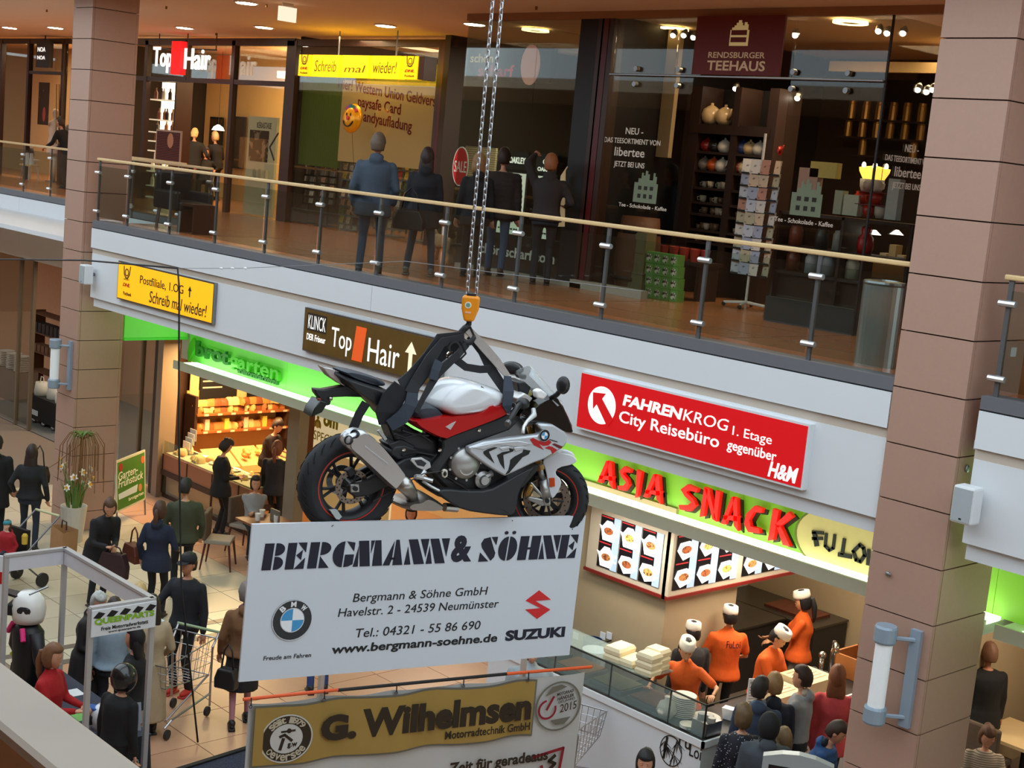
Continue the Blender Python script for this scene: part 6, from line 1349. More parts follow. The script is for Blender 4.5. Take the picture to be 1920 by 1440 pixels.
# --- tank and panels
tank = smoothpts([(812,608),(838,552),(895,490),(960,462),(1005,459),(1060,470),(1140,494),(1222,527),(1226,562),(1182,608),(1150,596),(1100,634),(1040,652),(900,662),(866,644)])
puff('fuel_tank',tank,.19,0,pwhite,.34,8,sym=True,ref=.1)
MB().tube([BP.at(*BP.px(*Q(x,y),.16),.165) for x,y in ((1085,494),(1110,512),(1160,548))],.004,4).build('tank_seam',satin,moto)
puff('side_panel',smoothpts([(688,692),(720,684),(800,676),(890,656),(905,664),(1040,652),(1100,634),(1146,590),(1182,606),(1226,586),(1262,580),(1272,602),(1258,632),(1200,666),(1000,742),(905,778),(868,796),(740,736)]),.2,.1,pred,.07,4,ref=.18)
puff('side_panel',smoothpts([(688,692),(720,684),(800,676),(890,656),(1040,652),(1146,590),(1262,580),(1258,632),(1000,742),(868,796),(740,736)]),-.2,-.1,pred,.07,4,ref=.0)
part('panel_insert',[(888,722),(920,702),(946,690),(914,738)],.206,.19,mat('insert_grey',(186,170,168),.5),bevel=0)
part('frame',[(868,800),(905,778),(1000,742),(1240,650),(1300,690),(1245,742),(1050,812),(965,852),(905,905),(840,1000),(790,965),(858,885),(872,830)],.165,.09,satin,True,.014)
for x,y in ((1072,738),(648,848),(850,850)): MB().lathe([(.0,0),(.012,0),(.012,.012),(.0,.014)],BP.at(*BP.px(*Q(x,y),.165),.165),BP.n,10).build('bolt',mat('chrome',(206,200,190)),moto)
part('engine_block',[(800,900),(900,830),(1000,810),(1200,900),(1240,1000),(1150,1080),(900,1080),(820,1000)],.12,-.12,mat('engine_dark',(38,38,38),.5,.3),False,.02)
ec = BP.px(*Q(996,925),.16);MB().lathe([(.0,.065),(.05,.062),(.07,.05),(.1,.045),(.108,.03),(.112,0),(.112,-.06)],BP.at(*ec,.14),BP.n,36).build('clutch_cover',alu,moto,smooth=True)
m_ = MB();ring(m_,Pl(BP.at(*ec,.19),BU,(0,0,1)),(.0,-.02),.05,.056,-.0,.006,14,radians(200),radians(330));m_.build('cover_rib',mat('alu_light',(210,210,206),.3,.8),moto)
for k in range(9): a = 2*pi*k/9;MB().lathe([(.0,0),(.009,0),(.009,.01),(.0,.01)],BP.at(ec[0]+.118*cos(a),ec[1]+.118*sin(a),.155),BP.n,8).build('bolt',alu,moto)
MB().lathe([(.0,.05),(.03,.05),(.035,.03),(.06,.02),(.065,-.05)],BP.at(*BP.px(*Q(1090,1015),.13),.13),BP.n,18).build('water_pump',alu,moto);MB().tube([BP.at(*BP.px(*Q(1090,1010),.15),.15),BP.at(*BP.px(*Q(1150,985),.15),.14)],.022,8).build('coolant_pipe',alu,moto)
# --- fairing
fair = [(1012,836),(1100,806),(1250,783),(1402,766),(1440,748),(1405,708),(1425,703),(1495,708),(1560,748),(1588,780),(1560,832),(1500,872),(1445,905),(1380,928),(1300,966),(1222,1002),(1190,985),(1130,950),(1060,900),(1020,868)]
part('fairing',fair,.235,.18,psilver,True,.012,sc=.985)
for k,vt in enumerate([[(1100,861),(1125,847),(1162,836),(1180,838),(1130,861),(1162,926),(1117,889),(1102,874)],[(1177,881),(1207,864),(1249,857),(1245,842),(1271,847),(1267,859),(1211,879),(1219,960),(1196,930)],[(1326,849),(1365,855),(1354,876),(1320,892),(1245,979),(1224,990),(1241,964),(1249,930),(1252,907),(1275,889),(1320,866)]]):
 part('air_vent',vt,.239,.19,mat('vent_black',(10,10,11),.6,var=0),bevel=0)
for k,rib in enumerate([[(1030,838),(1150,812),(1290,800),(1380,815),(1300,835),(1180,822),(1100,850)],[(1190,840),(1240,830),(1260,838),(1205,856)],[(1270,838),(1320,832),(1350,842),(1280,862)]]): part('fairing_crease',rib,.243,.232,mat('paint_silver_hi',(206,212,218),.2,.4,coat=.5,var=.01),bevel=.004)
def d6(pts): return [(1140+x*.375,720+y*.375) for x,y in pts]
for k,dp in enumerate([[(590,190),(640,170),(730,215),(830,205),(870,195),(915,235),(870,280),(790,290),(730,262),(800,350),(740,320),(650,280)],[(810,320),(880,290),(930,305),(1000,350),(930,410),(900,350)],[(920,265),(960,250),(1085,300),(1055,335),(1000,312)]]): part('decal',d6(dp),.238,.2,mat('decal_red',[(176,20,26),(166,18,24),(110,14,24)][k],.3,var=0) if k < 2 else mat('decal_dark',(104,14,24),.3,var=0),bevel=0)
cB = BP.px(*Q(*d6([(802,132)])[0]),.238);lb = Pl(BP.at(*cB,.238),BU,(0,0,1))
def roundel(p,r,par,name='roundel',letters=False):
 b_ = MB().prism(p,disc(p,(0,0),r,32),0,.005).build(name,mat('roundel_black',(20,22,26),.3,var=0),par)
 m_ = MB();ring(m_,p,(0,0),r*.97,r,.0,.007,32);ring(m_,p,(0,0),r*.56,r*.6,.005,.007,32);m_.build('ring',mat('roundel_silver',(206,210,214),.3,.3,var=0),b_)
 for k in range(4):
  q = [(0,0)]+[(r*.56*cos(a),r*.56*sin(a)) for a in [pi/2*k+pi/2*i/6 for i in range(7)]]
  MB().prism(p,q,.005,.007).build('quadrant',mat('roundel_blue',(60,150,206),.4,var=0) if k % 2 else mat('roundel_white',(236,238,240),.4,var=0),b_)
 if letters:
  for ch,an in (('B',132),('M',90),('W',48)):
   a = radians(an);cx,cy = r*.78*cos(a),r*.78*sin(a);ro = a-pi/2;s_ = r*.13
   text(ch,p,cx-s_,cx+s_,cy-s_,cy+s_,mat('roundel_white',(236,238,240)),b_,n0=.005,bold=.03,curve=lambda u,v: (cx+(u-cx)*cos(ro)-(v-cy)*sin(ro),cy+(u-cx)*sin(ro)+(v-cy)*cos(ro)))
 return b_
roundel(lb,.042,moto,'tank_badge');part('script_badge',d6([(880,185),(1000,222),(1010,238),(885,200)]),.239,.2,plast,bevel=0)
part('belly_pan',smoothpts([(828,1082),(900,1072),(1000,1082),(1130,1082),(1225,1030),(1300,985),(1400,938),(1360,990),(1300,1080),(1284,1205),(1250,1224),(1150,1216),(985,1192),(900,1142)]),.2,.12,satin,True,.02)
part('radiator_side',[(1230,1000),(1400,930),(1420,950),(1330,1060),(1280,1080)],.14,-.14,mat('radiator',(28,28,30),.6),False,.01)
part('upper_fairing',smoothpts([(1330,690),(1400,600),(1480,560),(1512,545),(1560,640),(1606,742),(1600,756),(1560,752),(1495,712),(1405,705)]),.17,.06,mat('gloss_black',(12,12,14),.12,coat=.6,var=0),True,.02)
puff('nose',smoothpts([(1420,640),(1490,575),(1520,560),(1560,640),(1606,742),(1560,750),(1450,710)]),.15,0,mat('gloss_black',(12,12,14)),.4,sym=True,ref=.08)
part('headlight',[(1420,705),(1495,708),(1560,748),(1588,780),(1560,832),(1460,800)],.15,-.15,psilver,False,.02)
# windscreen: a bowed clear sheet
wsg = mat('screen_clear',(214,222,226),.06,alpha=.34,var=0)
pa,pb = BP.px(*Q(1370,380),0),BP.px(*Q(1500,520),.1)
def wsf(u,v):
 a = (u-.5)*2;top,bot = BP.px(*Q(1362,378),0),BP.px(*Q(1535,575),0);A = top[0]+(bot[0]-top[0])*v;B_ = top[1]+(bot[1]-top[1])*v;w_ = .09+.1*v**.7;return BP.at(A-.14*a*a*(.4+.6*v),B_-.05*a*a*(1-v),a*w_)
ws = MB().grid(wsf,12,8).build('windscreen',wsg,moto,smooth=True)
so = ws.modifiers.new('thickness','SOLIDIFY');so.thickness = .004
# clocks, bars, levers
part('instrument',[(1290,470),(1330,465),(1370,500),(1350,545),(1300,530)],.08,-.08,plast,bevel=.01)
part('triple_clamp',[(1285,560),(1330,530),(1380,560),(1350,600),(1300,600)],.14,-.14,mat('clamp_alu',(206,206,204),.35,.5,var=.2,scale=30),bevel=.01);part('tank_cap',[(1330,520),(1370,515),(1380,545),(1335,560)],.05,-.05,mat('fluid_yellow',(176,166,96),.4),bevel=.01)
def bpt(x,y,n): a,b = BP.px(*Q(x,y),n);return BP.at(a,b,n)
MB().tube([bpt(1330,575,.16),bpt(1290,610,.26),bpt(1237,700,.36)],.019,10).build('grip',plast,moto,smooth=True)
MB().tube([bpt(1240,694,.355),bpt(1232,708,.375)],.021,10).build('bar_end',grey_m,moto);MB().ell(bpt(1320,590,.19),(.05,.05,.04),seg=12,rings=8).build('switch_gear',plast,moto,smooth=True)
MB().tube([bpt(1380,620,.2),bpt(1384,655,.23),bpt(1345,690,.3),bpt(1326,720,.34),bpt(1320,757,.37)],[.016,.02,.012,.011,.012],8).build('brake_lever',mat('lever_white',(226,228,228),.3,.3),moto,smooth=True)
MB().tube([BP.at(*BP.px(*Q(1290,575),0),-.16),BP.at(*BP.px(*Q(1260,640),0),-.36)],.019,10).build('grip',plast,moto)
# mirrors
def mirror(c,n_,rx_,rz_,stem):
 m = MB();n_ = V(n_).normalized();x_ = n_.cross(V((0,0,1))).normalized();y_ = x_.cross(n_);R_ = Matrix((x_,n_,y_)).transposed()
 o = m.ell(c,(rx_,.035,rz_),R_,16,10).build('mirror',plast,moto,smooth=True);MB().prism(Pl(V(c)+n_*.02,x_,y_),disc(None,(0,0),rx_*.86,20,rz_*.86),0,.018).build('mirror_glass',mat('mirror_face',(168,160,156),.1,.9,var=0),o)
 MB().tube([stem,(V(stem)+V(c))/2+V((0,0,-.02)),V(c)-n_*.02],.018,8).build('mirror_stem',plast,moto,smooth=True)
toV = (CAM-bpt(1548,485,.3)).normalized()
mirror(bpt(1548,487,.33),(-BU*1.0+BP.n*.5),.05,.062,bpt(1480,560,.2));mirror(BP.at(*BP.px(*Q(1262,392),-.3),-.3),(-BU+BP.n*.9),.085,.05,BP.at(*BP.px(*Q(1330,440),-.15),-.15))
part('turn_signal',[(1395,520),(1425,508),(1465,540),(1440,570),(1400,560)],.26,.2,mat('signal_white',(232,232,232),.25),bevel=.012)
# front end (turned with the bars)
FP = Pl(fcn,ff,(0,0,1))
def fq(pts,off): return [FP.px(*Q(x,y),off) for x,y in pts]
def fpart(name,pts,n1,n0,m,bevel=.006,mirror=False):
 ps = fq(pts,n1);mb = MB().prism(FP,ps,n0,n1)
 if mirror: mb.prism(FP,ps,-n1,-n0)
 o = mb.build(name,m,moto,bevel=bevel);shade(o,35)
def fpt(x,y,n): a,b = FP.px(*Q(x,y),n);return FP.at(a,b,n)
fpart('front_fender',smoothpts([(1428,912),(1475,885),(1525,866),(1600,880),(1630,912),(1600,935),(1520,950),(1500,985),(1540,1020),(1530,1070),(1492,1126),(1478,1118),(1462,1040),(1448,960)]),.085,.06,pwhite,.01,True)
fpart('fender_top',smoothpts([(1475,885),(1525,866),(1600,880),(1630,912),(1520,935),(1470,930)]),.06,-.06,pwhite,.015)
for s in (1,-1):
 p0,p1,p2 = fpt(1410,925,.1),fpt(1432,1020,.1),fpt(1452,1120,.1)
 if s < 0: p0,p1,p2 = [p-fn_*.2 for p in (p0,p1,p2)]
 MB().tube([p0+(p0-p1)*2.2,p0],.026,12).build('fork_tube',gold,moto,smooth=True);MB().tube([p0,p1],.021,12).build('fork_slider',steel,moto,smooth=True);MB().tube([p1,p2],[.03,.034],12).build('fork_leg',alu,moto,smooth=True)
MB().tube([fpt(1412,935,.1),fpt(1420,962,.1)],.031,12).build('fork_ring',gold,moto)
fpart('axle_clamp',[(1440,1110),(1475,1112),(1478,1165),(1445,1170),(1430,1140)],.125,.09,alu,.01);fpart('caliper_bracket',[(1345,1118),(1360,1112),(1440,1130),(1450,1160),(1430,1170),(1350,1135)],.12,.1,alu,.008);fpart('caliper_strut',[(1355,1040),(1370,1030),(1450,1120),(1440,1135),(1400,1090)],.12,.105,alu,.008);fpart('brake_caliper',[(1330,1090),(1355,1040),(1385,1052),(1362,1112),(1335,1118)],.14,.085,gold,.012)
MB().lathe([(.0,0),(.016,0),(.016,.01),(.0,.01)],fpt(1458,1136,.126),fn_,12).build('axle_end',black_m,moto)
fpart('reflector',[(1470,1010),(1500,1008),(1502,1056),(1472,1060)],.094,.085,mat('refl_orange',(206,74,20),.3),.002)
# exhaust
puff('silencer',smoothpts([(328,812),(342,772),(398,742),(432,746),(500,790),(664,988),(666,1012),(616,1080),(600,1076),(400,888),(338,838)]),.3,.15,steelx,.1,6,ref=.27)
part('silencer_cap',[(328,812),(342,772),(398,742),(432,746),(486,782),(470,815),(400,880),(338,838)],.292,.17,mat('cap_silver',(206,210,214),.3,.6,var=.02),bevel=.02)
for x,y in ((384,766),(350,800)): MB().lathe([(.0,-.02),(.026,-.02),(.03,.03),(.024,.034),(.022,.0),(.0,.0)],bpt(x,y,.27),(-BU*.75+V((0,0,.35))+BP.n*.6),16).build('outlet',mat('outlet_black',(14,14,14),.5),moto)
MB().tube([bpt(560,930,.302),bpt(430,830,.3)],.006,5).build('silencer_rib',mat('cap_silver',(206,210,214)),moto)
MB().tube([bpt(630,1030,.2),bpt(660,1050,.18),bpt(690,1090,.12),bpt(700,1130,.06)],[.05,.055,.045,.04],14).build('exhaust_link',steelx,moto,smooth=True)
puff('collector_box',smoothpts([(618,1165),(650,1140),(720,1135),(762,1104),(800,1110),(870,1150),(892,1168),(870,1196),(650,1192)]),.16,-.1,mat('collector',(150,142,134),.38,.8,var=.08),.3,6,ref=.1);MB().tube([bpt(880,1172,.05),bpt(950,1178,.03)],.03,10).build('header_pipe',steelx,moto)
# foot rests
part('heel_plate',[(690,912),(698,898),(752,893),(800,920),(806,950),(770,968),(726,950)],.2,.185,mat('peg_alu',(196,198,198),.35,.7),bevel=.004);part('heel_plate_gap',[(712,910),(750,906),(780,925),(765,945),(730,938)],.203,.183,satin,bevel=0)
MB().tube([bpt(715,1000,.24),bpt(760,1010,.22),bpt(815,1026,.26)],.014,8).build('foot_peg',mat('peg_alu',(196,198,198)),moto);MB().tube([bpt(770,970,.2),bpt(750,1000,.21),bpt(720,1000,.22)],.016,8).build('peg_bracket',mat('peg_alu',(196,198,198)),moto);MB().tube([bpt(755,1025,.2),bpt(810,1060,.21),bpt(850,1080,.22)],.01,8).build('brake_pedal',mat('peg_alu',(196,198,198)),moto)
part('pivot_plate',[(865,968),(880,958),(900,965),(900,1000),(885,1012),(868,1002)],.175,.16,mat('pivot_cream',(206,200,186),.4),bevel=.006);MB().ell(bpt(883,985,.178),(.012,.012,.016),seg=8,rings=6).build('pivot_bolt',black_m,moto)
for a in ([(640,880),(720,860),(820,880)],[(600,760),(660,780),(740,760),(800,800)],[(640,740),(700,760),(790,770)],[(820,940),(860,975)],[(890,1000),(960,1040),(1000,1060)]): MB().tube([bpt(x,y,.13) for x,y in a],.009,6).build('hose',plast,moto)
part('inner_fender',[(560,700),(640,690),(720,740),(830,790),(860,880),(780,900),(700,850),(600,800)],.09,-.09,plast,False,.02)
part('bracket_light',[(505,745),(520,735),(560,790),(545,800)],.15,.13,alu,bevel=.002)
# --- slings, hook, hoist
strap = mat('sling_black',(26,27,31),.8,var=.15,scale=40);strap_g = mat('sling_grey',(150,142,136),.8,var=.12,scale=40)
sl = thing('lifting_slings','black and grey lifting slings holding the motorcycle','sling',bpt(1000,230,0))
def band(pts,wd,m,name='strap',n=0): MB().tube(pts,wd,8,flat=(.18,1.0) if False else None).build(name,m,sl,smooth=True)
def ribbon(pts,wd,m,name='strap'):
 """flat webbing facing the viewer's side"""
 mb = MB();vs = [];pts = [V(p) for p in pts];k = len(pts)
 for i,p in enumerate(pts):
  t = (pts[min(i+1,k-1)]-pts[max(i-1,0)]).normalized();s_ = t.cross(BP.n).normalized();w_ = wd[i] if isinstance(wd,list) else wd
  for a,b in ((-1,-1),(1,-1),(1,1),(-1,1)): vs.append(p+s_*a*w_/2+BP.n*b*.006)
 fs_ = [(i*4+j,i*4+(j+1) % 4,(i+1)*4+(j+1) % 4,(i+1)*4+j) for i in range(k-1) for j in range(4)]+[(3,2,1,0),tuple((k-1)*4+j for j in range(4))]
 mb.add(vs,fs_);return mb.build(name,m,sl)
ribbon([bpt(985,205,.0),bpt(850,225,.03),bpt(790,330,.06),bpt(700,440,.1),bpt(640,500,.15)],[.05,.07,.09,.1,.12],strap);ribbon([bpt(990,215,.02),bpt(870,245,.06),bpt(800,340,.1),bpt(720,470,.14),bpt(690,540,.18)],[.04,.06,.08,.08,.1],strap)
ribbon([bpt(1010,250,0),bpt(960,310,.08),bpt(840,420,.12),bpt(760,560,.18),bpt(720,640,.2)],[.05,.05,.06,.035,.03],strap);ribbon([bpt(980,230,-.05),bpt(820,350,-.1),bpt(690,520,-.15)],.08,strap)
ribbon([bpt(640,495,.17),bpt(590,560,.16),bpt(560,640,.15),bpt(560,700,.13)],[.13,.16,.17,.12],strap,'tail_wrap');ribbon([bpt(700,530,.18),bpt(690,600,.19),bpt(640,670,.18),bpt(570,715,.16)],[.08,.09,.1,.08],mat('sling_blue',(52,60,72),.8,var=.15,scale=30),'tail_wrap')
ribbon([bpt(440,585,.12),bpt(400,650,.11),bpt(358,752,.1)],[.06,.06,.06],strap,'rear_strap')
ribbon([bpt(1012,175,.0),bpt(1100,270,.04),bpt(1170,350,.08),bpt(1235,435,.14)],[.05,.062,.06,.04],strap_g);ribbon([bpt(1015,215,-.02),bpt(1090,300,.0),bpt(1150,410,.06),bpt(1230,530,.14)],[.03,.05,.07,.06],strap)
ribbon([bpt(1235,435,.16),bpt(1240,520,.2),bpt(1232,600,.21),bpt(1240,640,.2)],[.05,.08,.07,.03],mat('sling_blue',(52,60,72)));ribbon([bpt(940,340,.05),bpt(1000,385,.06),bpt(1080,398,.06),bpt(1140,395,.06)],[.05,.05,.05,.05],strap)
for q,(x,y,r_) in enumerate([(935,275,.045),(915,320,.03)]): m_ = MB();ring(m_,Pl(bpt(x,y,.06),BU,(0,0,1)),(0,0),r_*.72,r_,-.008,.008,18);m_.build('buckle',[black_m,mat('chrome',(206,200,190))][q],sl)
MB().tube([bpt(975,240,.05),bpt(1000,310,.05),bpt(960,350,.05)],.008,5).build('loose_end',strap,sl);ribbon([bpt(850,350,.15),bpt(830,400,.16),bpt(815,455,.16)],.06,mat('sling_blue',(52,60,72)),'loose_end')
hb = bpt(1025,55,0)
ho = thing('chain_hoist','orange hoist block with hook and two chain strands','hoist',hb)
orange = mat('hoist_orange',(228,140,18),.4,var=.05);fo = Pl(hb,BU,(0,0,1))
fo = Pl(hb,V((_R.x,_R.y,0)),(0,0,1))
MB().prism(fo,[(-.035,-.085),(.03,-.085),(.058,.0),(.06,.075),(.045,.085),(-.045,.085),(-.06,.075),(-.058,.0)],-.04,.04).build('block',orange,ho,bevel=.014)
MB().prism(fo,disc(fo,(-.015,.025),.022,20),.04,.043).build('sticker',mat('sticker_white',(226,222,200),.5),ho);MB().prism(fo,disc(fo,(-.015,.025),.015,16),.043,.044).build('sticker_core',mat('sticker_teal',(110,150,130),.5),ho);MB().rect(fo,-.03,.008,-.03,-.018,.04,.042).build('type_label',mat('label_red',(226,170,150),.5),ho)
MB().rect(fo,-.03,.03,.085,.1,-.02,.02).build('chain_guide',black_m,ho)
MB().tube([hb+V((0,0,-.085)),hb+V((0,0,-.115))],.018,10).build('swivel',black_m,ho)
pts = [fo.at(x,z,0) for x,z in ((.0,-.11),(-.025,-.135),(-.05,-.17),(-.045,-.215),(-.01,-.235),(.025,-.225),(.042,-.19),(.04,-.175))]
MB().tube(pts,[.018,.021,.024,.026,.026,.022,.016,.008],10).build('hook',black_m,ho,smooth=True);MB().tube([fo.at(.008,-.12),fo.at(.04,-.18)],.008,6).build('hook_latch',black_m,ho)
lk = MB();n_ = 14
pl_ = [(.011*cos(2*pi*i/n_),.011*sin(2*pi*i/n_)+(.013 if sin(2*pi*i/n_) > 0 else -.013)) for i in range(n_)]
cpts = [V((x,0,z)) for x,z in pl_];lk.tube(cpts+[cpts[0]],.0042,6,caps=False);lkm = lk.mesh('link',smooth=True);lkm.materials.append(mat('chain_steel',(190,192,196),.28,.9,var=.05))
for sx in (-.03,.03):
 b_ = fo.at(sx,.1);z = b_.z;k = 0
 while z < 9.4:
  place('chain_link',lkm,None,ho,V((b_.x,b_.y,z+.02))-hb,(0,0,YAW*-1+pi*.25 if k % 2 else YAW*-1-pi*.25));z += .0385;k += 1
# --- white dealer board under the wheels
rl_ = radians(-1.04);bu2 = BU*cos(rl_)+V((0,0,1))*sin(rl_);bv2 = V((0,0,1))*cos(rl_)-BU*sin(rl_)
DB = Pl(S0+BP.n*.13,bu2,bv2);bd = thing('dealer_board','white motorcycle dealer board with dark blue stencil letters under the motorcycle','sign',S0)
_c = [DB.px(474,983),DB.px(1097,967),DB.px(1069,1228),DB.px(447,1279)]
MB().rect(DB,(_c[0][0]+_c[3][0])/2,(_c[1][0]+_c[2][0])/2,(_c[2][1]+_c[3][1])/2,(_c[0][1]+_c[1][1])/2,-.02,0).build('board',mat('board_white',(206,212,220),.35,var=.01),bd)
navy = mat('board_navy',(14,14,38),.5,var=0);blk = mat('board_ink',(16,16,20),.5,var=0)
def hd(cx,cy,r,a0,a1,ry=None,n=12): return [(cx+r*cos(radians(a0+(a1-a0)*i/n)),cy+(ry or r)*sin(radians(a0+(a1-a0)*i/n))) for i in range(n+1)]
ST = {'B': [[(0,0),(.44,0),(.44,1),(0,1)],[(.54,.53)]+[(.54,.53)]+hd(.62,.765,.36,-90,90,.235)+[(.54,1)],[(.54,0)]+hd(.62,.245,.36,-90,90,.245)+[(.54,.49)]],
 'E': [[(0,0),(.44,0),(.44,1),(0,1)],[(.5,1),(.95,1),(.95,.62)],[(.48,.52),(.78,.72),(.76,.34)],[(.46,0),(.95,0),(.95,.42)]],
 'R': [[(0,0),(.42,0),(.42,1),(0,1)],[(.52,.5)]+hd(.56,.75,.42,-90,90,.25)+[(.52,1)],[(.52,.46),(.52,0),(1,0)]],
 'G': [hd(.5,.5,.5,90,270),[(.58,.48),(1,.48),(1,.1),(.8,.02),(.58,0)],[(.58,1),(.98,.94),(.98,.6)]],
 'M': [[(0,0),(.17,0),(.1,.8)],[(.08,1),(.42,1),(.58,0),(.24,0)],[(.5,1),(.62,1),(.55,.5)],[(.64,1),(.84,1),(1,0),(.66,0)]],
 'A': [[(0,0),(.34,0),(.42,.25),(.42,.95)],[(.5,1),(.66,1),(1,0),(.5,0)],[(.3,.22),(.6,.22),(.6,.3),(.3,.3)]],
 'N': [[(0,0),(.3,0),(.06,.72)],[(.04,1),(.46,1),(.94,0),(.46,0)],[(.6,1),(1,1),(.96,.26)]],
 'S': [[(.6,1),(1,1),(.98,.66)],[(.52,1),(.14,.94),(.0,.74),(.1,.56),(.78,.02),(.96,.16),(1,.34),(.88,.48)],[(0,0),(.64,0),(.02,.38)]],
 'O': [hd(.46,.5,.44,90,270,.5),hd(.54,.5,.44,-90,90,.5),hd(.3,1.16,.1,0,360,.07),hd(.7,1.16,.1,0,360,.07)],
 'H': [[(0,0),(.42,0),(.42,1),(0,1)],[(.56,0),(1,0),(1,1),(.56,1)],[(.42,.44),(.56,.44),(.56,.52),(.42,.52)]]}
def cpx(x,y): return DB.px(440+x/3,960+y/3)
zt0,zb0 = cpx(160,178)[1],cpx(150,328)[1];zt1,zb1 = cpx(1900,128)[1],cpx(1895,258)[1]
for ch,x0,x1 in [('B',150,268),('E',281,392),('R',407,528),('G',541,660),('M',664,828),('A',832,942),('N',952,1072),('N',1074,1188),('S',1370,1458),('O',1470,1578),('H',1588,1702),('N',1708,1812),('E',1818,1917)]:
 a0,a1 = cpx(x0,320-(x0-150)*.04)[0],cpx(x1,320-(x1-150)*.04)[0];f = (a0+1.25)/2.5;b0,b1 = zb0+(zb1-zb0)*f,zt0+(zt1-zt0)*f;mb = MB()
 for pg in ST[ch]: mb.prism(DB,[(a0+(a1-a0)*u+(v*.012),b0+(b1-b0)*v) for u,v in pg],.001,.004)
 mb.build('letter',navy,bd)
def bt(txt,x0,y0,x1,y1,m=blk,**k):
 a0,b0 = cpx(x0,y0);a1,b1 = cpx(x1,y1);_,bb = cpx((x0+x1)/2,(y0+y1)/2);return text(txt,DB,a0,a1,b0,b1,m,bd,n0=.001,depth=.002,**k)
def bl(txt,x0,y0,x1,cap,m=blk,**k):
 """baseline start (x0,y0), right end x1, cap height in crop pixels"""
 a0,b0 = cpx(x0,y0);a1,_ = cpx(x1,y0-(x1-x0)*.05);h = cpx(x0,y0-cap)[1]-b0;vs,_f = glyphs(txt,k.get('bold',0));kk = h/.7
 return text(txt,DB,a0,a1,b0+min(v[1] for v in vs)*kk,b0+max(v[1] for v in vs)*kk,m,bd,n0=.001,depth=.002,**k)
bl('&',1213,272,1330,135,navy,bold=.05);bl('Bergmann & Söhne GmbH',664,506,1420,48,shear=.12);bl('Havelstr. 2 - 24539 Neumünster',580,590,1482,48,shear=.12);bl('Tel.: 04321 - 55 86 690',678,706,1378,50,shear=.12);bl('www.bergmann-soehne.de',545,796,1472,46,bold=.025,shear=.08);bl('SUZUKI',1520,722,1853,52,navy,bold=.05);bl('Freude am Fahren',160,835,428,24,bold=.005,shear=.1)
c = cpx(322,607);roundel(Pl(DB.at(*c,.001),bu2,bv2),abs(cpx(434,600)[0]-c[0]),bd,'roundel',True)
sz = mat('suzuki_red',(206,22,30),.4,var=0)
MB().prism(DB,[cpx(*q) for q in [(1712,440),(1778,492),(1690,500),(1775,548),(1700,600),(1634,548),(1720,540),(1636,498)]],.001,.004).build('emblem',sz,bd)
for (x,y),tgt in (((545,80),(300,1240)),((1562,50),(1250,1225))): 
 MB().tube([DB.at(*cpx(x,y),.004),bpt(*tgt,.1)],.0035,4).build('hanging_wire',wire,bd)
MB().tube([bpt(480,1140,.16),bpt(760,985,.22),bpt(870,970,.2)],.004,4).build('tie_cable',wire,moto);MB().tube([bpt(930,1030,.18),bpt(1240,1205,.2)],.004,4).build('tie_cable',wire,moto)
MB().prism(BP,bq([(235,1190),(275,1187),(300,1225),(285,1240),(268,1238)],.1),.08,.11).build('wheel_clamp',mat('clamp_grey',(176,184,186),.4),moto)
# --- banner on the fence
P0,P1 = PZ(462,1311,2.0),PZ(1103,1251,2.0);W = (P1-P0).length;BN = Pl(P0,P1-P0,(0,0,1))
bn = thing('banner','white dealer banner with a golden G. Wilhelmsen field on an orange pole','banner',P0+V((0,0,-1.4)))
def bnp(x,y): return BN.px(440+x/3,960+y/3)
def wav(a,b): return .012*sin(a*6+b*2)+.008*sin(a*13)
b_lo = -1.35
MB().grid(lambda u,v: BN.at(.03+(W-.06)*u,-.05+(b_lo+.05)*v-.015*abs(sin(u*pi*5))*(1-v)*1.4,wav((W)*u,v)-.02),60,14).build('cloth',mat('banner_white',(206,206,204),.75,var=.04,scale=3),bn,smooth=True)
og_ = mat('banner_gold',(176,144,74),.7,var=.08,scale=5);bdk = mat('banner_brown',(52,40,26),.7,var=.05);bgr = mat('banner_grey',(120,116,104),.7,var=0)
def flatg(name,a0,a1,b0,b1,m,n_):
 MB().grid(lambda u,v: BN.at(a0+(a1-a0)*u,b1+(b0-b1)*v+.012*sin((a0+(a1-a0)*u)*7+1),wav(a0+(a1-a0)*u,0)+n_),40,4).build(name,m,bn,smooth=True)
ga0,gb1 = bnp(112,1105);ga1,_ = bnp(1690,950);_,gb0 = bnp(75,1415);gb1 = (bnp(112,1105)[1]+bnp(1690,952)[1])/2;gb0 = (bnp(75,1415)[1]+bnp(1668,1262)[1])/2
flatg('gold_edge',ga0-.02,ga1+.02,gb0-.02,gb1+.02,bgr,.012);flatg('gold_field',ga0,ga1,gb0,gb1,og_,.018)
def bnt(txt,x0,y0,x1,cap,m=bdk,n0=.03,**k):
 a0,b0 = bnp(x0,y0);a1,_ = bnp(x1,y0-(x1-x0)*.05);h = bnp(x0,y0-cap)[1]-b0;vs,_f = glyphs(txt,k.get('bold',0));kk = h/.7
 return text(txt,BN,a0,a1,b0+min(v[1] for v in vs)*kk,b0+max(v[1] for v in vs)*kk,m,bn,n0=n0,depth=.003,**k)
bnt('G.',475,1275,676,125,bold=.06);bnt('Wilhelmsen',705,1255,1650,145,bold=.045);bnt('Motorradtechnik GmbH',1175,1272,1648,44,bold=.015)
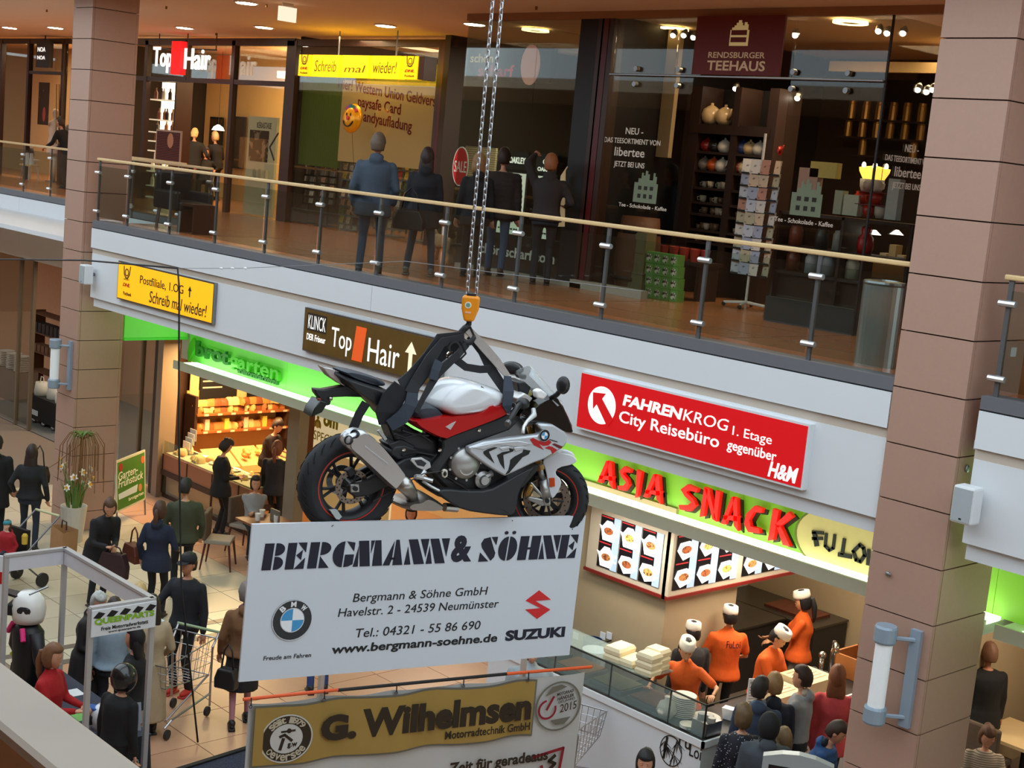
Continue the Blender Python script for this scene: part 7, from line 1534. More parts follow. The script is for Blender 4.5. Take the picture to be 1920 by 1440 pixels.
c = bnp(285,1268);R_ = abs(bnp(432,1260)[0]-c[0]);m_ = MB();ring(m_,BN,c,R_*.62,R_*.93,.03,.034,36,sy=.92);m_.build('round_emblem',bdk,bn);m_ = MB();ring(m_,BN,c,R_*.95,R_,.03,.034,36,sy=.92);m_.build('emblem_rim',mat('banner_white2',(214,214,210),.7),bn);MB().prism(BN,disc(BN,c,R_*.62,28,R_*.56),.028,.032).build('emblem_field',mat('banner_white2',(214,214,210)),bn)
wb = mat('banner_cream',(206,196,172),.7)
def arc(txt,c,R,a_mid,span,size,m,up=True):
 n = len(txt)
 for i,ch in enumerate(txt):
  if ch == ' ': continue
  a = radians(a_mid+(span/2-span*i/(n-1))*(1 if up else -1));cx,cy = c[0]+R*cos(a),c[1]+R*.92*sin(a);ro = a-pi/2 if up else a+pi/2
  text(ch,BN,cx-size*.4,cx+size*.4,cy-size*.5,cy+size*.5,m,bn,n0=.034,depth=.002,bold=.02,curve=lambda u,v,cx=cx,cy=cy,ro=ro: (cx+(u-cx)*cos(ro)-(v-cy)*sin(ro),cy+(u-cx)*sin(ro)+(v-cy)*cos(ro)))
arc('seit 1979',c,R_*.78,90,95,R_*.24,wb);arc('Oeversee',c,R_*.78,270,105,R_*.24,wb,False)
m_ = MB();stroke(m_,BN,[(c[0]-R_*.25,c[1]+R_*.1),(c[0]-.02,c[1]+R_*.16),(c[0]+R_*.2,c[1]-.02)],R_*.1,.033,.036);stroke(m_,BN,[(c[0]-R_*.12,c[1]),(c[0]-R_*.22,c[1]-R_*.38)],R_*.12,.033,.036);stroke(m_,BN,[(c[0]-R_*.2,c[1]+R_*.28),(c[0]+R_*.3,c[1]+R_*.3)],R_*.07,.033,.036);m_.prism(BN,disc(BN,(c[0]+R_*.08,c[1]+R_*.3),R_*.09,12),.033,.037);m_.build('rider_emblem',bdk,bn)
text('g.w',BN,c[0]+R_*.05,c[0]+R_*.42,c[1]-R_*.38,c[1]-R_*.18,bdk,bn,n0=.033,bold=.03)
def b2(x,y): return BN.px(820+x/6,1280+y/6)
c = b2(1348,255);ra = abs(b2(1600,240)[0]-c[0]);m_ = MB();ring(m_,BN,c,ra*.93,ra,.02,.024,40,sy=1.0);m_.build('award_ring',bgr,bn);m_ = MB();c2_ = b2(1225,295);ring(m_,BN,c2_,ra*.32,ra*.4,.02,.024,28,radians(100),radians(380));m_.build('award_swirl',mat('award_red',(150,30,46),.7,var=0),bn);m_ = MB();stroke(m_,BN,[b2(1220,295),b2(1300,150)],ra*.09,.02,.024);m_.build('award_needle',mat('award_red',(150,30,46)),bn)
def awd(txt,x0,y0,x1,cap,**k):
 a0,b0 = b2(x0,y0);a1,b1_ = b2(x1,y0-(x1-x0)*.25);h = b2(x0,y0-cap)[1]-b0;text(txt,BN,a0,a1,b0,b0+h,bdk,bn,n0=.02,depth=.002,curve=lambda u,v: (u,v+(u-a0)*.16),**k)
awd('MOTORRAD',1335,145,1520,34,bold=.02);awd('HÄNDLER',1340,195,1525,44,bold=.02);awd('DES JAHRES',1350,235,1535,34);awd('2015',1365,330,1550,90)
for yy,s_ in ((80,1),(415,-1)): q = b2(1330 if s_ > 0 else 1370,yy);MB().prism(BN,[(q[0]-ra*.45,q[1]-.03*s_-.02*1),(q[0]+ra*.45,q[1]+.03),(q[0]+ra*.2,q[1]+.05*s_+.01),(q[0]-ra*.2,q[1]+.04*s_)],.02,.023).build('award_stripe',bgr,bn)
a0,b0 = b2(380,965);text('Zeit für geradeaus',BN,a0-.25,b2(1225,890)[0],b0-.05,b0+.1,bdk,bn,n0=.02,bold=.03,curve=lambda u,v: (u,v+(u-a0)*.02))
m_ = MB();stroke(m_,BN,[b2(1070,830),b2(1405,725),b2(1360,960),b2(1200,1150),b2(1160,930)],.03,.02,.024);m_.build('triangle_sign',mat('award_red',(150,30,46)),bn);m_ = MB();stroke(m_,BN,[b2(1310,810),b2(1245,870),b2(1310,900),b2(1250,965)],.035,.021,.026);m_.build('bend_arrow',bdk,bn)
pole_o = mat('pole_orange',(234,96,46),.45)
MB().tube([BN.at(-.03,0,0),BN.at(*bnp(580,1000),0)],.017,8).build('pole',pole_o,bn);a_,b_ = bnp(580,1000);a2_,b2_ = bnp(1530,905);MB().tube([BN.at(a_,b_*.5),BN.at(a2_,b2_*.5)],.017,8).build('pole',black_m,bn);MB().tube([BN.at(a2_,b2_*.5),BN.at(W+.04,0)],.017,8).build('pole',pole_o,bn)
for x,y in ((90,1060),(503,1015),(908,985),(1285,950),(1650,912)):
 a,b = bnp(x,y);MB().tube([BN.at(a,.015,.012),BN.at(a,-.06,.02)],.006,5).build('tie',black_m,bn);m_ = MB();ring(m_,BN,(a,-.07),.009,.018,.01,.018,12);m_.build('eyelet',grey_m,bn)
for px in (608,986):
 a,b = BN.px(px,1270);q = BN.at(a,0,-.07);tag(MB().box(q.x-.022,q.x+.022,q.y-.022,q.y+.022,0,2.75).build('fence_pole',mat('pole_grey',(186,178,168),.5)),['grey upright pole behind the golden letter G','grey upright pole behind the right end of the banner'][px > 700],'pole')
# dark platform left of the banner
q0,q1 = PZ(330,1442,.3),PZ(452,1404,.3)
t = thing('display_platform','dark blue carpeted platform with black edge below the banner','platform',q0)
pf = Pl(V((q0.x,q0.y,0)),(q1-q0),(0,0,1));Lp = (q1-q0).length*2.2
MB().rect(pf,-.6,Lp,.0,.28,-1.6+1.6,1.8).build('carpet',matpat('carpet_blue',(40,46,66),(24,28,44),'noise',60,thr=.5),t);MB().rect(pf,-.62,Lp+.02,.24,.3,-.03,.03).build('edge',black_m,t)
# ================================================================== PEOPLE
PEND = []          # garments waiting for their one shared evaluation
def sm(a,b,x): t = max(0,min(1,(x-a)/(b-a)));return t*t*(3-2*t)
def ik(a,c,l1,l2,hint):
 a,c = V(a),V(c);d = c-a;L = d.length
 if L > (l1+l2)*.995: c = a+d*((l1+l2)*.995/L);d = c-a;L = d.length
 x = (l1*l1-l2*l2+L*L)/(2*L);hgt = sqrt(max(0,l1*l1-x*x));dn = d/L;h = V(hint)-dn*V(hint).dot(dn)
 h = h.normalized() if h.length > 1e-6 else dn.orthogonal().normalized()
 return a+dn*x+h*hgt,c
def limb(mb,pts,rs,seg=10):
 mb.tube(pts,rs,seg)
 for p,r in zip(pts,rs): mb.ell(p,r*.99,seg=10,rings=8)
def loft(mb,rings,seg=16):
 """rings: (centre, half width vector, half depth vector)"""
 vs = []
 for c,wx,dy in rings:
  for j in range(seg): a = 2*pi*j/seg;vs.append(V(c)+V(wx)*cos(a)+V(dy)*sin(a))
 k = len(rings);mb.add(vs,[(i*seg+j,i*seg+(j+1) % seg,(i+1)*seg+(j+1) % seg,(i+1)*seg+j) for i in range(k-1) for j in range(seg)]+[tuple(range(seg))[::-1],tuple((k-1)*seg+j for j in range(seg))])
def pend(mb,name,m,root,vox,smooth=4,post=None,extra=None,mats=None):
 me = mb.mesh('tmp');o = bpy.data.objects.new('tmp',me);COL.objects.link(o)
 r = o.modifiers.new('r','REMESH');r.mode = 'VOXEL';r.voxel_size = vox
 s = o.modifiers.new('s','SMOOTH');s.factor = .5;s.iterations = smooth
 PEND.append((o,name,m,root,post,extra,mats))
def head_mesh(mb,c,R,k,female=False):
 """head with jaw, nose, sockets, ears, eyes, lips; R turns head axes (x right, y forward, z up)"""
 seg,rg = 26,20;vs = []
 for i in range(rg+1):
  t = pi*i/rg
  for j in range(seg):
   a = 2*pi*j/seg;dx,dy,dz = sin(t)*cos(a),sin(t)*sin(a),cos(t)
   x,y,z = .072*dx,.092*dy,.116*dz
   q = sm(0,1,-dz);x *= 1-.3*q;y = y*(1-.12*q)+.016*q
   if dy > 0: y -= .012*dy*dy*sm(-.9,.2,-abs(dz))
   if dy > .3:
    y += .024*math.exp(-((dx/.14)**2+((dz+.12)/.13)**2))+.006*math.exp(-((dx/.3)**2+((dz+.48)/.1)**2))+.008*math.exp(-((dx/.3)**2+((dz+.85)/.14)**2))
    for s in (-1,1): y -= .011*math.exp(-(((dx-s*.4)/.17)**2+((dz-.07)/.12)**2))
    y += .005*math.exp(-((dz-.24)/.09)**2)
   vs.append(V(c)+R @ (V((x,y,z))*k))
 mb.add(vs,[(i*seg+j,(i+1)*seg+j,(i+1)*seg+(j+1) % seg,i*seg+(j+1) % seg) for i in range(rg) for j in range(seg)],0)
 def e(p,r,mi,sg=8,rn=6):
  mb.cur = mi;mb.ell(V(c)+R @ (V(p)*k),tuple(x*k for x in r),R,sg,rn);mb.cur = 0
 for s in (-1,1):
  e((s*.029,.071,.01),(.014,.008,.008),1);e((s*.029,.0775,.01),(.0065,.0035,.0068),2);e((s*.03,.082,.031),(.018,.005,.004),4);e((s*.073,-.004,.0),(.01,.022,.03),0)
 e((0,.084,-.052),(.021,.007,.006),3)
def hand_mesh(mb,w,d,out,k,grip=.5,R=None):
 """palm and five unequal, bent fingers; w wrist, d pointing direction, out the thumb side"""
 d = V(d).normalized();o = V(out)-d*V(out).dot(d);o = o.normalized() if o.length > 1e-5 else d.orthogonal().normalized();n = d.cross(o)
 w = V(w);pc = w+d*.045*k;Rm = Matrix((o,d,n)).transposed();mb.ell(pc,(.038*k,.05*k,.017*k),Rm,10,8)
 for i,(off,ln) in enumerate(((.028,.068),(.01,.078),(-.009,.072),(-.027,.056))):
  b = w+d*.085*k+o*off*k;c1 = d*cos(grip)+n*sin(grip);c2 = d*cos(grip*2.2)+n*sin(grip*2.2)
  mb.tube([b-d*.02*k,b,b+c1*ln*.5*k,b+c1*ln*.5*k+c2*ln*.5*k],[.0095*k,.0095*k,.0085*k,.0065*k],6)
 b = w+d*.03*k+o*.03*k;mb.tube([b,b+(o*.7+d*.7).normalized()*.04*k,b+(o*.35+d*.9+n*.25).normalized()*.072*k],[.012*k,.011*k,.008*k],6)
def hair_mesh(mb,c,R,k,style,th=.022):
 seg,rg = 28,20;vs = []
 for i in range(rg+1):
  t = pi*i/rg
  for j in range(seg):
   a = 2*pi*j/seg;dx,dy,dz = sin(t)*cos(a),sin(t)*sin(a),cos(t)
   face = sm(.1,.4,dy)*sm(.62,.38,dz) if style != 'fringe' else sm(.1,.4,dy)*sm(.42,.3,dz)
   side = sm(.5,.8,abs(dx))*sm(.12,-.05,dz)*sm(-.35,.0,dy) if style == 'short' else 0
   low = sm(-.45,-.75,dz) if style == 'short' else sm(-.75,-.95,dz)
   m_ = max(face,side,low);off = th*(1-m_)-.02*m_
   nz_ = noise.noise(V((dx*5,dy*5,dz*3)))*.006*(1-m_)
   if style == 'curly': nz_ = noise.noise(V((dx*9,dy*9,dz*9)))*.016*(1-m_)
   f = 1+(off+nz_)/.09
   vs.append(V(c)+R @ (V((.074*dx*f,.094*dy*f-.004,.118*dz*f+.003))*k))
 mb.add(vs,[(i*seg+j,(i+1)*seg+j,(i+1)*seg+(j+1) % seg,i*seg+(j+1) % seg) for i in range(rg) for j in range(seg)])
 def P(x,y,z): return V(c)+R @ (V((x,y,z))*k)
 if style in ('long','fringe_long'): loft(mb,[(P(0,-.03,.05),R @ V((.08*k,0,0)),R @ V((0,.075*k,0))),(P(0,-.045,-.05),R @ V((.092*k,0,0)),R @ V((0,.06*k,0))),(P(0,-.06,-.15),R @ V((.1*k,0,0)),R @ V((0,.045*k,0))),(P(0,-.075,-.26),R @ V((.085*k,0,0)),R @ V((0,.03*k,0)))],14)
 if style == 'bob': loft(mb,[(P(0,-.02,.05),R @ V((.086*k,0,0)),R @ V((0,.085*k,0))),(P(0,-.035,-.05),R @ V((.098*k,0,0)),R @ V((0,.07*k,0))),(P(0,-.045,-.13),R @ V((.09*k,0,0)),R @ V((0,.055*k,0)))],14)
 if style == 'pony': mb.tube([P(0,-.09,.04),P(0,-.13,.02),P(.0,-.14,-.08),P(.0,-.12,-.2),P(.0,-.1,-.28)],[.02*k,.03*k,.035*k,.03*k,.008*k],8)
 if style == 'bun': mb.ell(P(0,-.07,.09),(.045*k,.045*k,.04*k),R,10,8)
SKIN = {}
def person(label,loc,va,h=1.72,top=(40,40,46),bottom=(40,50,70),skin=(206,150,120),hair=('short',(52,36,26)),shoes=(30,28,28),lean=0,side=0,hem=.0,arms=None,feet=None,head=(0,0),hip=None,fem=False,coat=0,skirt=None,puffer=0,hood=None,sleeves=1.0,hat=None,legs=None,fat=1.0,group=None,topmat=None,apron=None,collar=None,grip=.5,elbow=None):
 k = h/1.72;az = radians(-43.4+va);root = thing('person',label,'person',loc,az-pi/2,group)
 vox = .02*k
 X,Y,Z = V((1,0,0)),V((0,1,0)),V((0,0,1));hz = hip if hip else .525*h
 P = V((0,0,hz));sp = (Y*sin(radians(lean))+Z*cos(radians(lean))+X*sin(radians(side))).normalized();fd = sp.cross(X)*-1;fd = (Y-sp*Y.dot(sp)).normalized()
 S = P+sp*.285*h;N = S+sp*.03*h;sw = (.098 if fem else .112)*h
 hp,hy = head;hdir = (sp*.5+Z*.5).normalized();HC = N+hdir*.097*h+Y*.012*h;k0 = k*1.07
 Rh = Matrix.Rotation(radians(-hy),3,'Z') @ Matrix.Rotation(radians(-hp),3,'X')
 HC = HC+Y*sin(radians(hp))*.04*h
 sh = [S-X*sw-sp*.02*h,S+X*sw-sp*.02*h]
 ar = arms or [(-.15,.03,.46),(.15,.03,.46)]
 el = [];wr = []
 for i,s in ((0,-1),(1,1)):
  tgt = V(ar[i])*h;hint = V((s*.5,-1,-.3)) if not elbow else V(elbow[i]);e_,w_ = ik(sh[i],tgt,.165*h,.15*h,hint);el.append(e_);wr.append(w_)
 ft_ = feet or [(-.055,-.0,.045),(.055,.02,.045)];kn = [];an = [];hj = [P-X*.052*h,P+X*.052*h]
 for i in (0,1): q,a_ = ik(hj[i],V(ft_[i])*h,.25*h,.245*h,V((0,1,.15)));kn.append(q);an.append(a_)
 F = fat
 def torso(mb,d,lo=0,hi=1.0):
  r = []
  prof = [(-.06,.088,.068),(.0,.098,.075),(.07,.088,.068),(.13,.09,.07),(.2,.102,.074),(.255,.108,.066),(.285,.085,.05),(.31,.04,.035)] if not fem else [(-.06,.098,.072),(.0,.102,.076),(.07,.08,.062),(.13,.08,.064),(.19,.092,.078),(.25,.096,.06),(.285,.072,.046),(.31,.034,.032)]
  for t,a,b in prof:
   if t < lo or t > hi: continue
   r.append((P+sp*t*h,X*(a*h*F+d),fd*(b*h*F+d)))
  loft(mb,r)
 # body: one continuous skin surface, head and hands merged into it
 bm_ = MB();torso(bm_,-.004);bm_.tube([S-sp*.02*h,N,HC-hdir*.03*h],[.045*k,.036*k,.038*k],12)
 for i in (0,1):
  limb(bm_,[sh[i],el[i],wr[i]],[.043*k,.033*k,.023*k]);limb(bm_,[hj[i],kn[i],an[i]],[.066*k,.045*k,.03*k]);bm_.ell(an[i]+Y*.04*h-Z*.02*h,(.03*k,.08*k,.03*k),seg=8,rings=6)
 ex = MB();head_mesh(ex,HC,Rh,k0,fem)
 for i,s in ((0,-1),(1,1)): hand_mesh(ex,wr[i],(wr[i]-el[i]),-X*s*0.8+Y*.6,k,grip)
 hc_ = hair[1] if hair else (60,50,40)
 sk = mat('skin_%d_%d_%d' % skin,skin,.55,var=.04);lip = mat('lips_%d' % skin[0],(int(skin[0]*.82),int(skin[1]*.6),int(skin[2]*.6)),.5,var=0)
 bm_2 = [sk,mat('eye_white',(230,226,220),.3,var=0),mat('iris',(40,30,24),.3,var=0),lip,mat('brow_%d_%d' % hc_[:2],tuple(int(x*.7) for x in hc_),.8,var=0)]
 pend(bm_,'body',bm_2,root,vox,3,None,ex)
 # upper garment
 tm_ = topmat or mat('cloth_%d_%d_%d' % top,top,.85,var=.14,scale=14,bump=.25,bscale=90)
 mb = MB();d = .02*k+(.018*k if puffer else 0)+(.008 if coat else 0);torso(mb,d)
 if hem or coat:
  L = coat or hem;r = [(P+sp*.02*h,X*(.1*h*F+d),fd*(.078*h*F+d)),(P-Z*L*h*.5,X*(.105*h*F+d+.012),Y*(.085*h*F+d+.012)),(P-Z*L*h,X*(.108*h*F+d+.03*min(1,L*4)),Y*(.09*h*F+d+.03*min(1,L*4)))];loft(mb,r[::-1])
 for i in (0,1):
  e_,w_ = el[i],wr[i];f = sleeves
  if f >= .95: limb(mb,[sh[i],e_,w_+(e_-w_).normalized()*.01],[.052*k+d*.6,.043*k+d*.5,.034*k+d*.35])
  else: limb(mb,[sh[i],sh[i].lerp(e_,f)],[.052*k+d*.5,.05*k+d*.35])
 if collar: mb.tube([S-sp*.0,N+sp*.025*h],[.07*k,.06*k],14)
 if hood:
  hb_ = N-fd*.055*h+sp*.0*h;mb.ell(hb_,(.095*k,.05*k,.075*k),Matrix.Rotation(radians(-30+lean),3,'X'),12,8)
 pz = puffer
 def post(me,pz=pz,h=h):
  data = [(v.co.copy(),v.normal.copy()) for v in me.vertices];out = []
  for co,n in data:
   f = noise.noise(V((co.x*9,co.y*9,co.z*5)))*.007
   if pz: f += .010*abs(sin(co.z*pi/.075))-.004
   out += tuple(co+n*f)
  me.vertices.foreach_set('co',out);me.update()
 pend(mb,'jacket' if (hem or coat or puffer or hood) else 'shirt',tm_,root,vox,4,post)
 if hood: MB().ell(N-fd*.03*h+sp*.012*h,(.088*k,.045*k,.05*k),Matrix.Rotation(radians(-35+lean),3,'X'),14,8).build('hood',mat('hood_%d_%d' % hood[:2],hood,.85,var=.1),root,smooth=True,local=True)
 # trousers or skirt
 mb = MB();r = [(P-sp*.07*h,X*(.09*h*F+.012),fd*(.07*h*F+.012)),(P,X*(.1*h*F+.01),fd*(.077*h*F+.01)),(P+sp*.06*h,X*(.088*h*F+.008),fd*(.068*h*F+.008))]
 loft(mb,r)
 if skirt: loft(mb,[(P-Z*skirt*h,X*(.125*h),Y*(.11*h)),(P-Z*skirt*h*.4,X*(.115*h),Y*(.09*h)),(P+sp*.05*h,X*.092*h,fd*.072*h)]);pend(mb,'skirt',mat('cloth_%d_%d_%d' % bottom,bottom,.85,var=.1),root,vox)
 else:
  for i in (0,1): limb(mb,[hj[i]-X*0,kn[i],an[i]+(kn[i]-an[i]).normalized()*.01],[.078*k*F,.057*k,.05*k])
  pend(mb,'trousers',mat('cloth_%d_%d_%d' % bottom,bottom,.85,var=.14,scale=14,bump=.2,bscale=80),root,vox,3)
 if skirt and legs:
  mb = MB()
  for i in (0,1): limb(mb,[hj[i]-Z*.05*h,kn[i],an[i]],[.066*k,.05*k,.035*k])
  pend(mb,'tights',mat('cloth_%d_%d_%d' % legs,legs,.7,var=.05),root,vox,3)
 shm_ = mat('shoe_%d_%d_%d' % shoes,shoes,.5,var=.08)
 for i in (0,1):
  a_ = an[i];MB().ell(a_+V((0,.045*k,-.03*k)),(.042*k,.12*k,.04*k),seg=12,rings=8).box(a_.x-.04*k,a_.x+.04*k,a_.y-.07*k,a_.y+.16*k,a_.z-.075*k,a_.z-.055*k).ell(a_+V((0,-.01,.0)),(.043*k,.055*k,.05*k),seg=10,rings=8).build('shoe',shm_,root,smooth=True,local=True)
 if hair:
  mb = MB();hair_mesh(mb,HC,Rh,k0,hair[0]);mb.build('hair',mat('hair_%d_%d_%d' % hair[1],hair[1],.6,var=.3,scale=30),root,smooth=True,local=True)
 k = k0
 def HP(x,y,z): return HC+Rh @ (V((x,y,z))*k)
 up_ = Rh @ Z
 if hat == 'cook':
  loftm = MB();loft(loftm,[(HP(0,-.005,.045),Rh @ V((.088*k,0,0)),Rh @ V((0,.108*k,0))),(HP(0,-.005,.075),Rh @ V((.09*k,0,0)),Rh @ V((0,.11*k,0))),(HP(0,-.01,.135),Rh @ V((.082*k,0,0)),Rh @ V((0,.1*k,0))),(HP(0,-.01,.14),Rh @ V((.06*k,0,0)),Rh @ V((0,.08*k,0)))],20);loftm.build('cook_cap',mat('cap_white',(232,222,204),.8,var=.06),root,smooth=True,local=True)
 if hat in ('cap','beanie','hoodup'):
  col = {'cap': (24,26,30),'beanie': (60,140,156),'hoodup': (20,20,24)}[hat];mb = MB()
  if hat == 'hoodup': mb.ell(HP(0,-.02,.0),(.105*k,.115*k,.145*k),Rh,16,12)
  else: loft(mb,[(HP(0,-.008,.03),Rh @ V((.086*k,0,0)),Rh @ V((0,.106*k,0))),(HP(0,-.008,.075),Rh @ V((.088*k,0,0)),Rh @ V((0,.108*k,0))),(HP(0,-.01,.12),Rh @ V((.07*k,0,0)),Rh @ V((0,.085*k,0))),(HP(0,-.01,.135),Rh @ V((.03*k,0,0)),Rh @ V((0,.035*k,0)))],18)
  if hat == 'cap': mb.ell(HP(0,.1,.045),(.07*k,.07*k,.008*k),Rh @ Matrix.Rotation(radians(-14),3,'X'),14,6)
  mb.build('hat' if hat != 'hoodup' else 'raised_hood',mat('hat_'+hat,col,.8,var=.2,scale=30),root,smooth=True,local=True)
 return root,dict(HC=HC,wr=wr,S=S,P=P,Rh=Rh,k=k,an=an,sh=sh)
def l2w(root,p): return Matrix.Translation(root.location) @ Matrix.Rotation(root.rotation_euler[2],4,'Z') @ V(p)
def at_head(px,py,h,dz=.02): return PZ(px,py,h-dz)
def G(v,z=0): return V((v.x,v.y,z))
jeans = (52,74,104);blackc = (26,26,30)
# --- upper gallery
bald = (150,130,112)
def up_(x,y): return V((x,y,ZU))
u1,_ = person('man in a grey-blue hooded jacket and jeans at the gallery railing',G(PZ(690,516,ZU),ZU),182,1.8,(58,70,84),(56,82,112),hair=('short',(92,76,60)),hem=.1,hood=(50,60,72),arms=[(-.15,.04,.5),(.14,.08,.52)],feet=[(-.07,-.02,.045),(.07,.03,.045)],shoes=(70,66,64),fat=1.12)
u2,d2 = person('woman in a black hooded coat with a black handbag at the gallery railing',G(PZ(783,517,ZU),ZU),178,1.68,(22,24,30),(60,72,88),hair=('long',(44,26,22)),hem=.14,hood=(74,78,86),fem=True,feet=[(-.1,0,.045),(.1,.02,.045)],shoes=(120,118,112),fat=1.15)
u3,_ = person('blond woman in a black jacket and boots beside the chain',G(PZ(880,519,ZU),ZU),186,1.68,(28,27,29),(30,30,34),hair=('bob',(150,112,70)),hem=.1,hood=(52,42,36),fem=True,shoes=(26,22,22))
u4,_ = person('man in a brown quilted jacket and jeans walking past the optician',G(PZ(925,519,ZU),ZU),172,1.78,(52,44,40),(62,86,116),hair=('short',(40,26,20)),hem=.07,puffer=1,feet=[(-.07,.1,.045),(.07,-.13,.06)],shoes=(66,48,38),fat=1.1)
q = PY(1022,470,2.75)
u5,d5 = person('red-haired man in a dark hooded pullover leaning on the optician glass',V((q.x,2.7,ZU)),178,1.76,(44,38,38),(30,34,42),hair=('short',(150,92,56)),hood=(40,34,34),lean=8,hem=.03,arms=[(-.13,.16,1.0),(.15,.12,.62)],skin=(200,132,98),fat=1.08)
q = PY(362,300,7.6);person('blond hairdresser in black seen from behind in the salon',V((q.x,7.6,ZU)),185,1.72,(20,18,18),(24,22,22),hair=('short',(206,176,120)),fat=1.15,arms=[(-.17,.12,.62),(.17,.12,.62)])
q = PY(407,300,8.3);person('blond hairdresser in black bending over a customer',V((q.x,8.3,ZU)),230,1.7,(22,20,20),(24,22,22),hair=('short',(196,160,104)),lean=12,fem=True,arms=[(-.1,.2,.6),(.1,.2,.6)])
q = PY(392,296,8.0);person('salon customer with reddish face in a dark cape',V((q.x,7.9,ZU)),10,1.65,(26,22,22),(24,22,22),hair=('bob',(60,38,26)),skin=(214,140,110),hip=.5,feet=[(-.06,.22,.045),(.06,.22,.045)],fem=True)
q = PY(128,300,4.9);person('person in black leaning forward behind the far pillar',V((q.x,4.9,ZU)),250,1.75,(20,20,22),(40,44,50),lean=25,arms=[(-.12,.3,.55),(.12,.3,.55)])
# --- hall, left
person('woman in a black leather jacket over a red shirt at the left edge',G(PZ(52,1030,0)),185,1.72,(24,24,27),(30,38,54),hair=('long',(46,30,26)),fem=True,hem=.02,puffer=0,arms=[(-.16,.05,.55),(.17,-.02,.5)],fat=1.12,feet=[(-.08,.1,.045),(.08,-.08,.045)])
person('person in a black coat with a pale fur collar cut by the left edge',G(PZ(-12,1010,0)),190,1.72,(22,22,25),(26,26,30),hair=('short',(40,30,26)),coat=.2,hood=(176,160,134))
L3,d3 = person('woman in a dark coat and blue scarf bending over a pushchair',G(PZ(178,1135,0)),40,1.74,(28,26,30),(30,32,40),hair=('bun',(86,58,40)),fem=True,lean=28,coat=.16,head=(25,25),arms=[(-.02,.28,.58),(.06,.3,.6)],collar=1)
person('woman in a dark blue hooded jacket with a brown bag',G(PZ(288,1158,0)),172,1.7,(28,36,58),(24,24,28),hair=('pony',(76,46,32)),fem=True,hem=.1,hood=(34,42,72),arms=[(-.15,.03,.5),(.12,.14,.58)],fat=1.05)
person('bearded man in an olive green jacket beside the blue jacket',G(PZ(337,1118,0)),200,1.8,(62,66,46),(24,24,28),hair=('short',(34,26,22)),hem=.04,head=(10,35),arms=[(-.12,.16,.58),(.15,.06,.5)],fat=1.08)
L6,d6_ = person('man in a black cap and black jacket pushing a shopping trolley',G(PZ(340,1300,0)),338,1.8,(27,29,35),(30,32,38),hair=('short',(36,28,24)),hat='cap',shoes=(206,52,46),hem=.03,arms=[(.16,.02,.5),(-.2,.08,.5)][::-1] if False else [(-.17,.03,.47),(.2,.2,.55)],skin=(190,130,100),fat=1.05)
L7,_ = person('grey-haired woman in a dark brown coat with a pink scarf',G(at_head(172,1112,1.62)),60,1.62,(46,40,40),(50,40,38),hair=('curly',(190,190,186)),fem=True,coat=.26,lean=8,head=(20,20),arms=[(-.06,.16,.56),(.06,.16,.56)],fat=1.22,hood=(206,160,160))
L8,_ = person('woman in a beige trench coat at the booth post',G(PZ(272,1378,0)),205,1.66,(166,146,116),(60,52,44),hair=('long',(44,32,26)),fem=True,coat=.4,arms=[(-.14,.1,.5),(.13,.12,.55)],topmat=mat('trench',(176,156,126),.8,var=.12,scale=10,bump=.3))
q = at_head(222,1258,1.62);L9,d9 = person('person in black wearing a black motorcycle helmet at the booth',G(q),150,1.6,(18,18,20),(18,18,20),hair=None,lean=6,fat=1.05)
tag(MB().ell(l2w(L9,d9['HC']+V((0,0,.01))),(.135,.135,.155),seg=20,rings=14).build('helmet',mat('helmet_black',(22,24,26),.25,coat=.4),smooth=True),'glossy black full-face helmet worn in the booth','helmet')
q = at_head(255,1183,1.66);person('dark-haired woman in a black jacket in profile behind the booth sign',G(q),265,1.66,(24,22,24),(26,26,30),hair=('long',(20,16,18)),fem=True,hem=.05)
q = at_head(225,1200,1.6);person('person in a light denim jacket behind the booth sign',G(q)+V((-1.1,.5,0)),190,1.62,(150,170,186),(40,46,56),hair=('short',(60,44,36)),hem=.02)
q = at_head(96,1212,1.68,.0);L10,d10 = person('woman in a red jacket with a ponytail behind the booth table',G(q),80,1.68,(168,20,26),(30,30,34),hair=('pony',(120,80,52)),fem=True,collar=1,hem=.02,arms=[(-.08,.18,.62),(.06,.2,.64)],head=(8,0))
q = at_head(262,1102,1.6);person('blond child-sized visitor behind the booth roof',G(q),200,1.6,(30,32,38),(30,30,36),hair=('curly',(196,166,112)))
person('woman in a brown jacket, dark skirt and pink tights left of the board',G(PZ(446,1358,0)),195,1.74,(116,80,50),(24,22,24),hair=('short',(120,110,104)),fem=True,hem=.02,skirt=.26,legs=(170,116,124),arms=[(-.15,.06,.5),(.15,.06,.5)],shoes=(24,22,24),feet=[(-.05,-.1,.05),(.06,.06,.045)],fat=1.1,hood=(110,70,90))
person('person in blue jeans and black shoes seen between board and banner',G(PZ(595,1300,0)),200,1.74,(30,30,34),(40,62,110),hem=.05)
person('man in a silver-grey jacket below the board',G(at_head(1000,1205,1.76)),5,1.76,(150,158,164),(40,42,48),collar=1,hem=.05,fat=1.1)
person('girl whose dark head shows under the motorcycle',G(at_head(772,953,1.62)),0,1.62,(40,36,40),(40,40,48),hair=('fringe',(26,20,20)),fem=True,skin=(220,140,104))
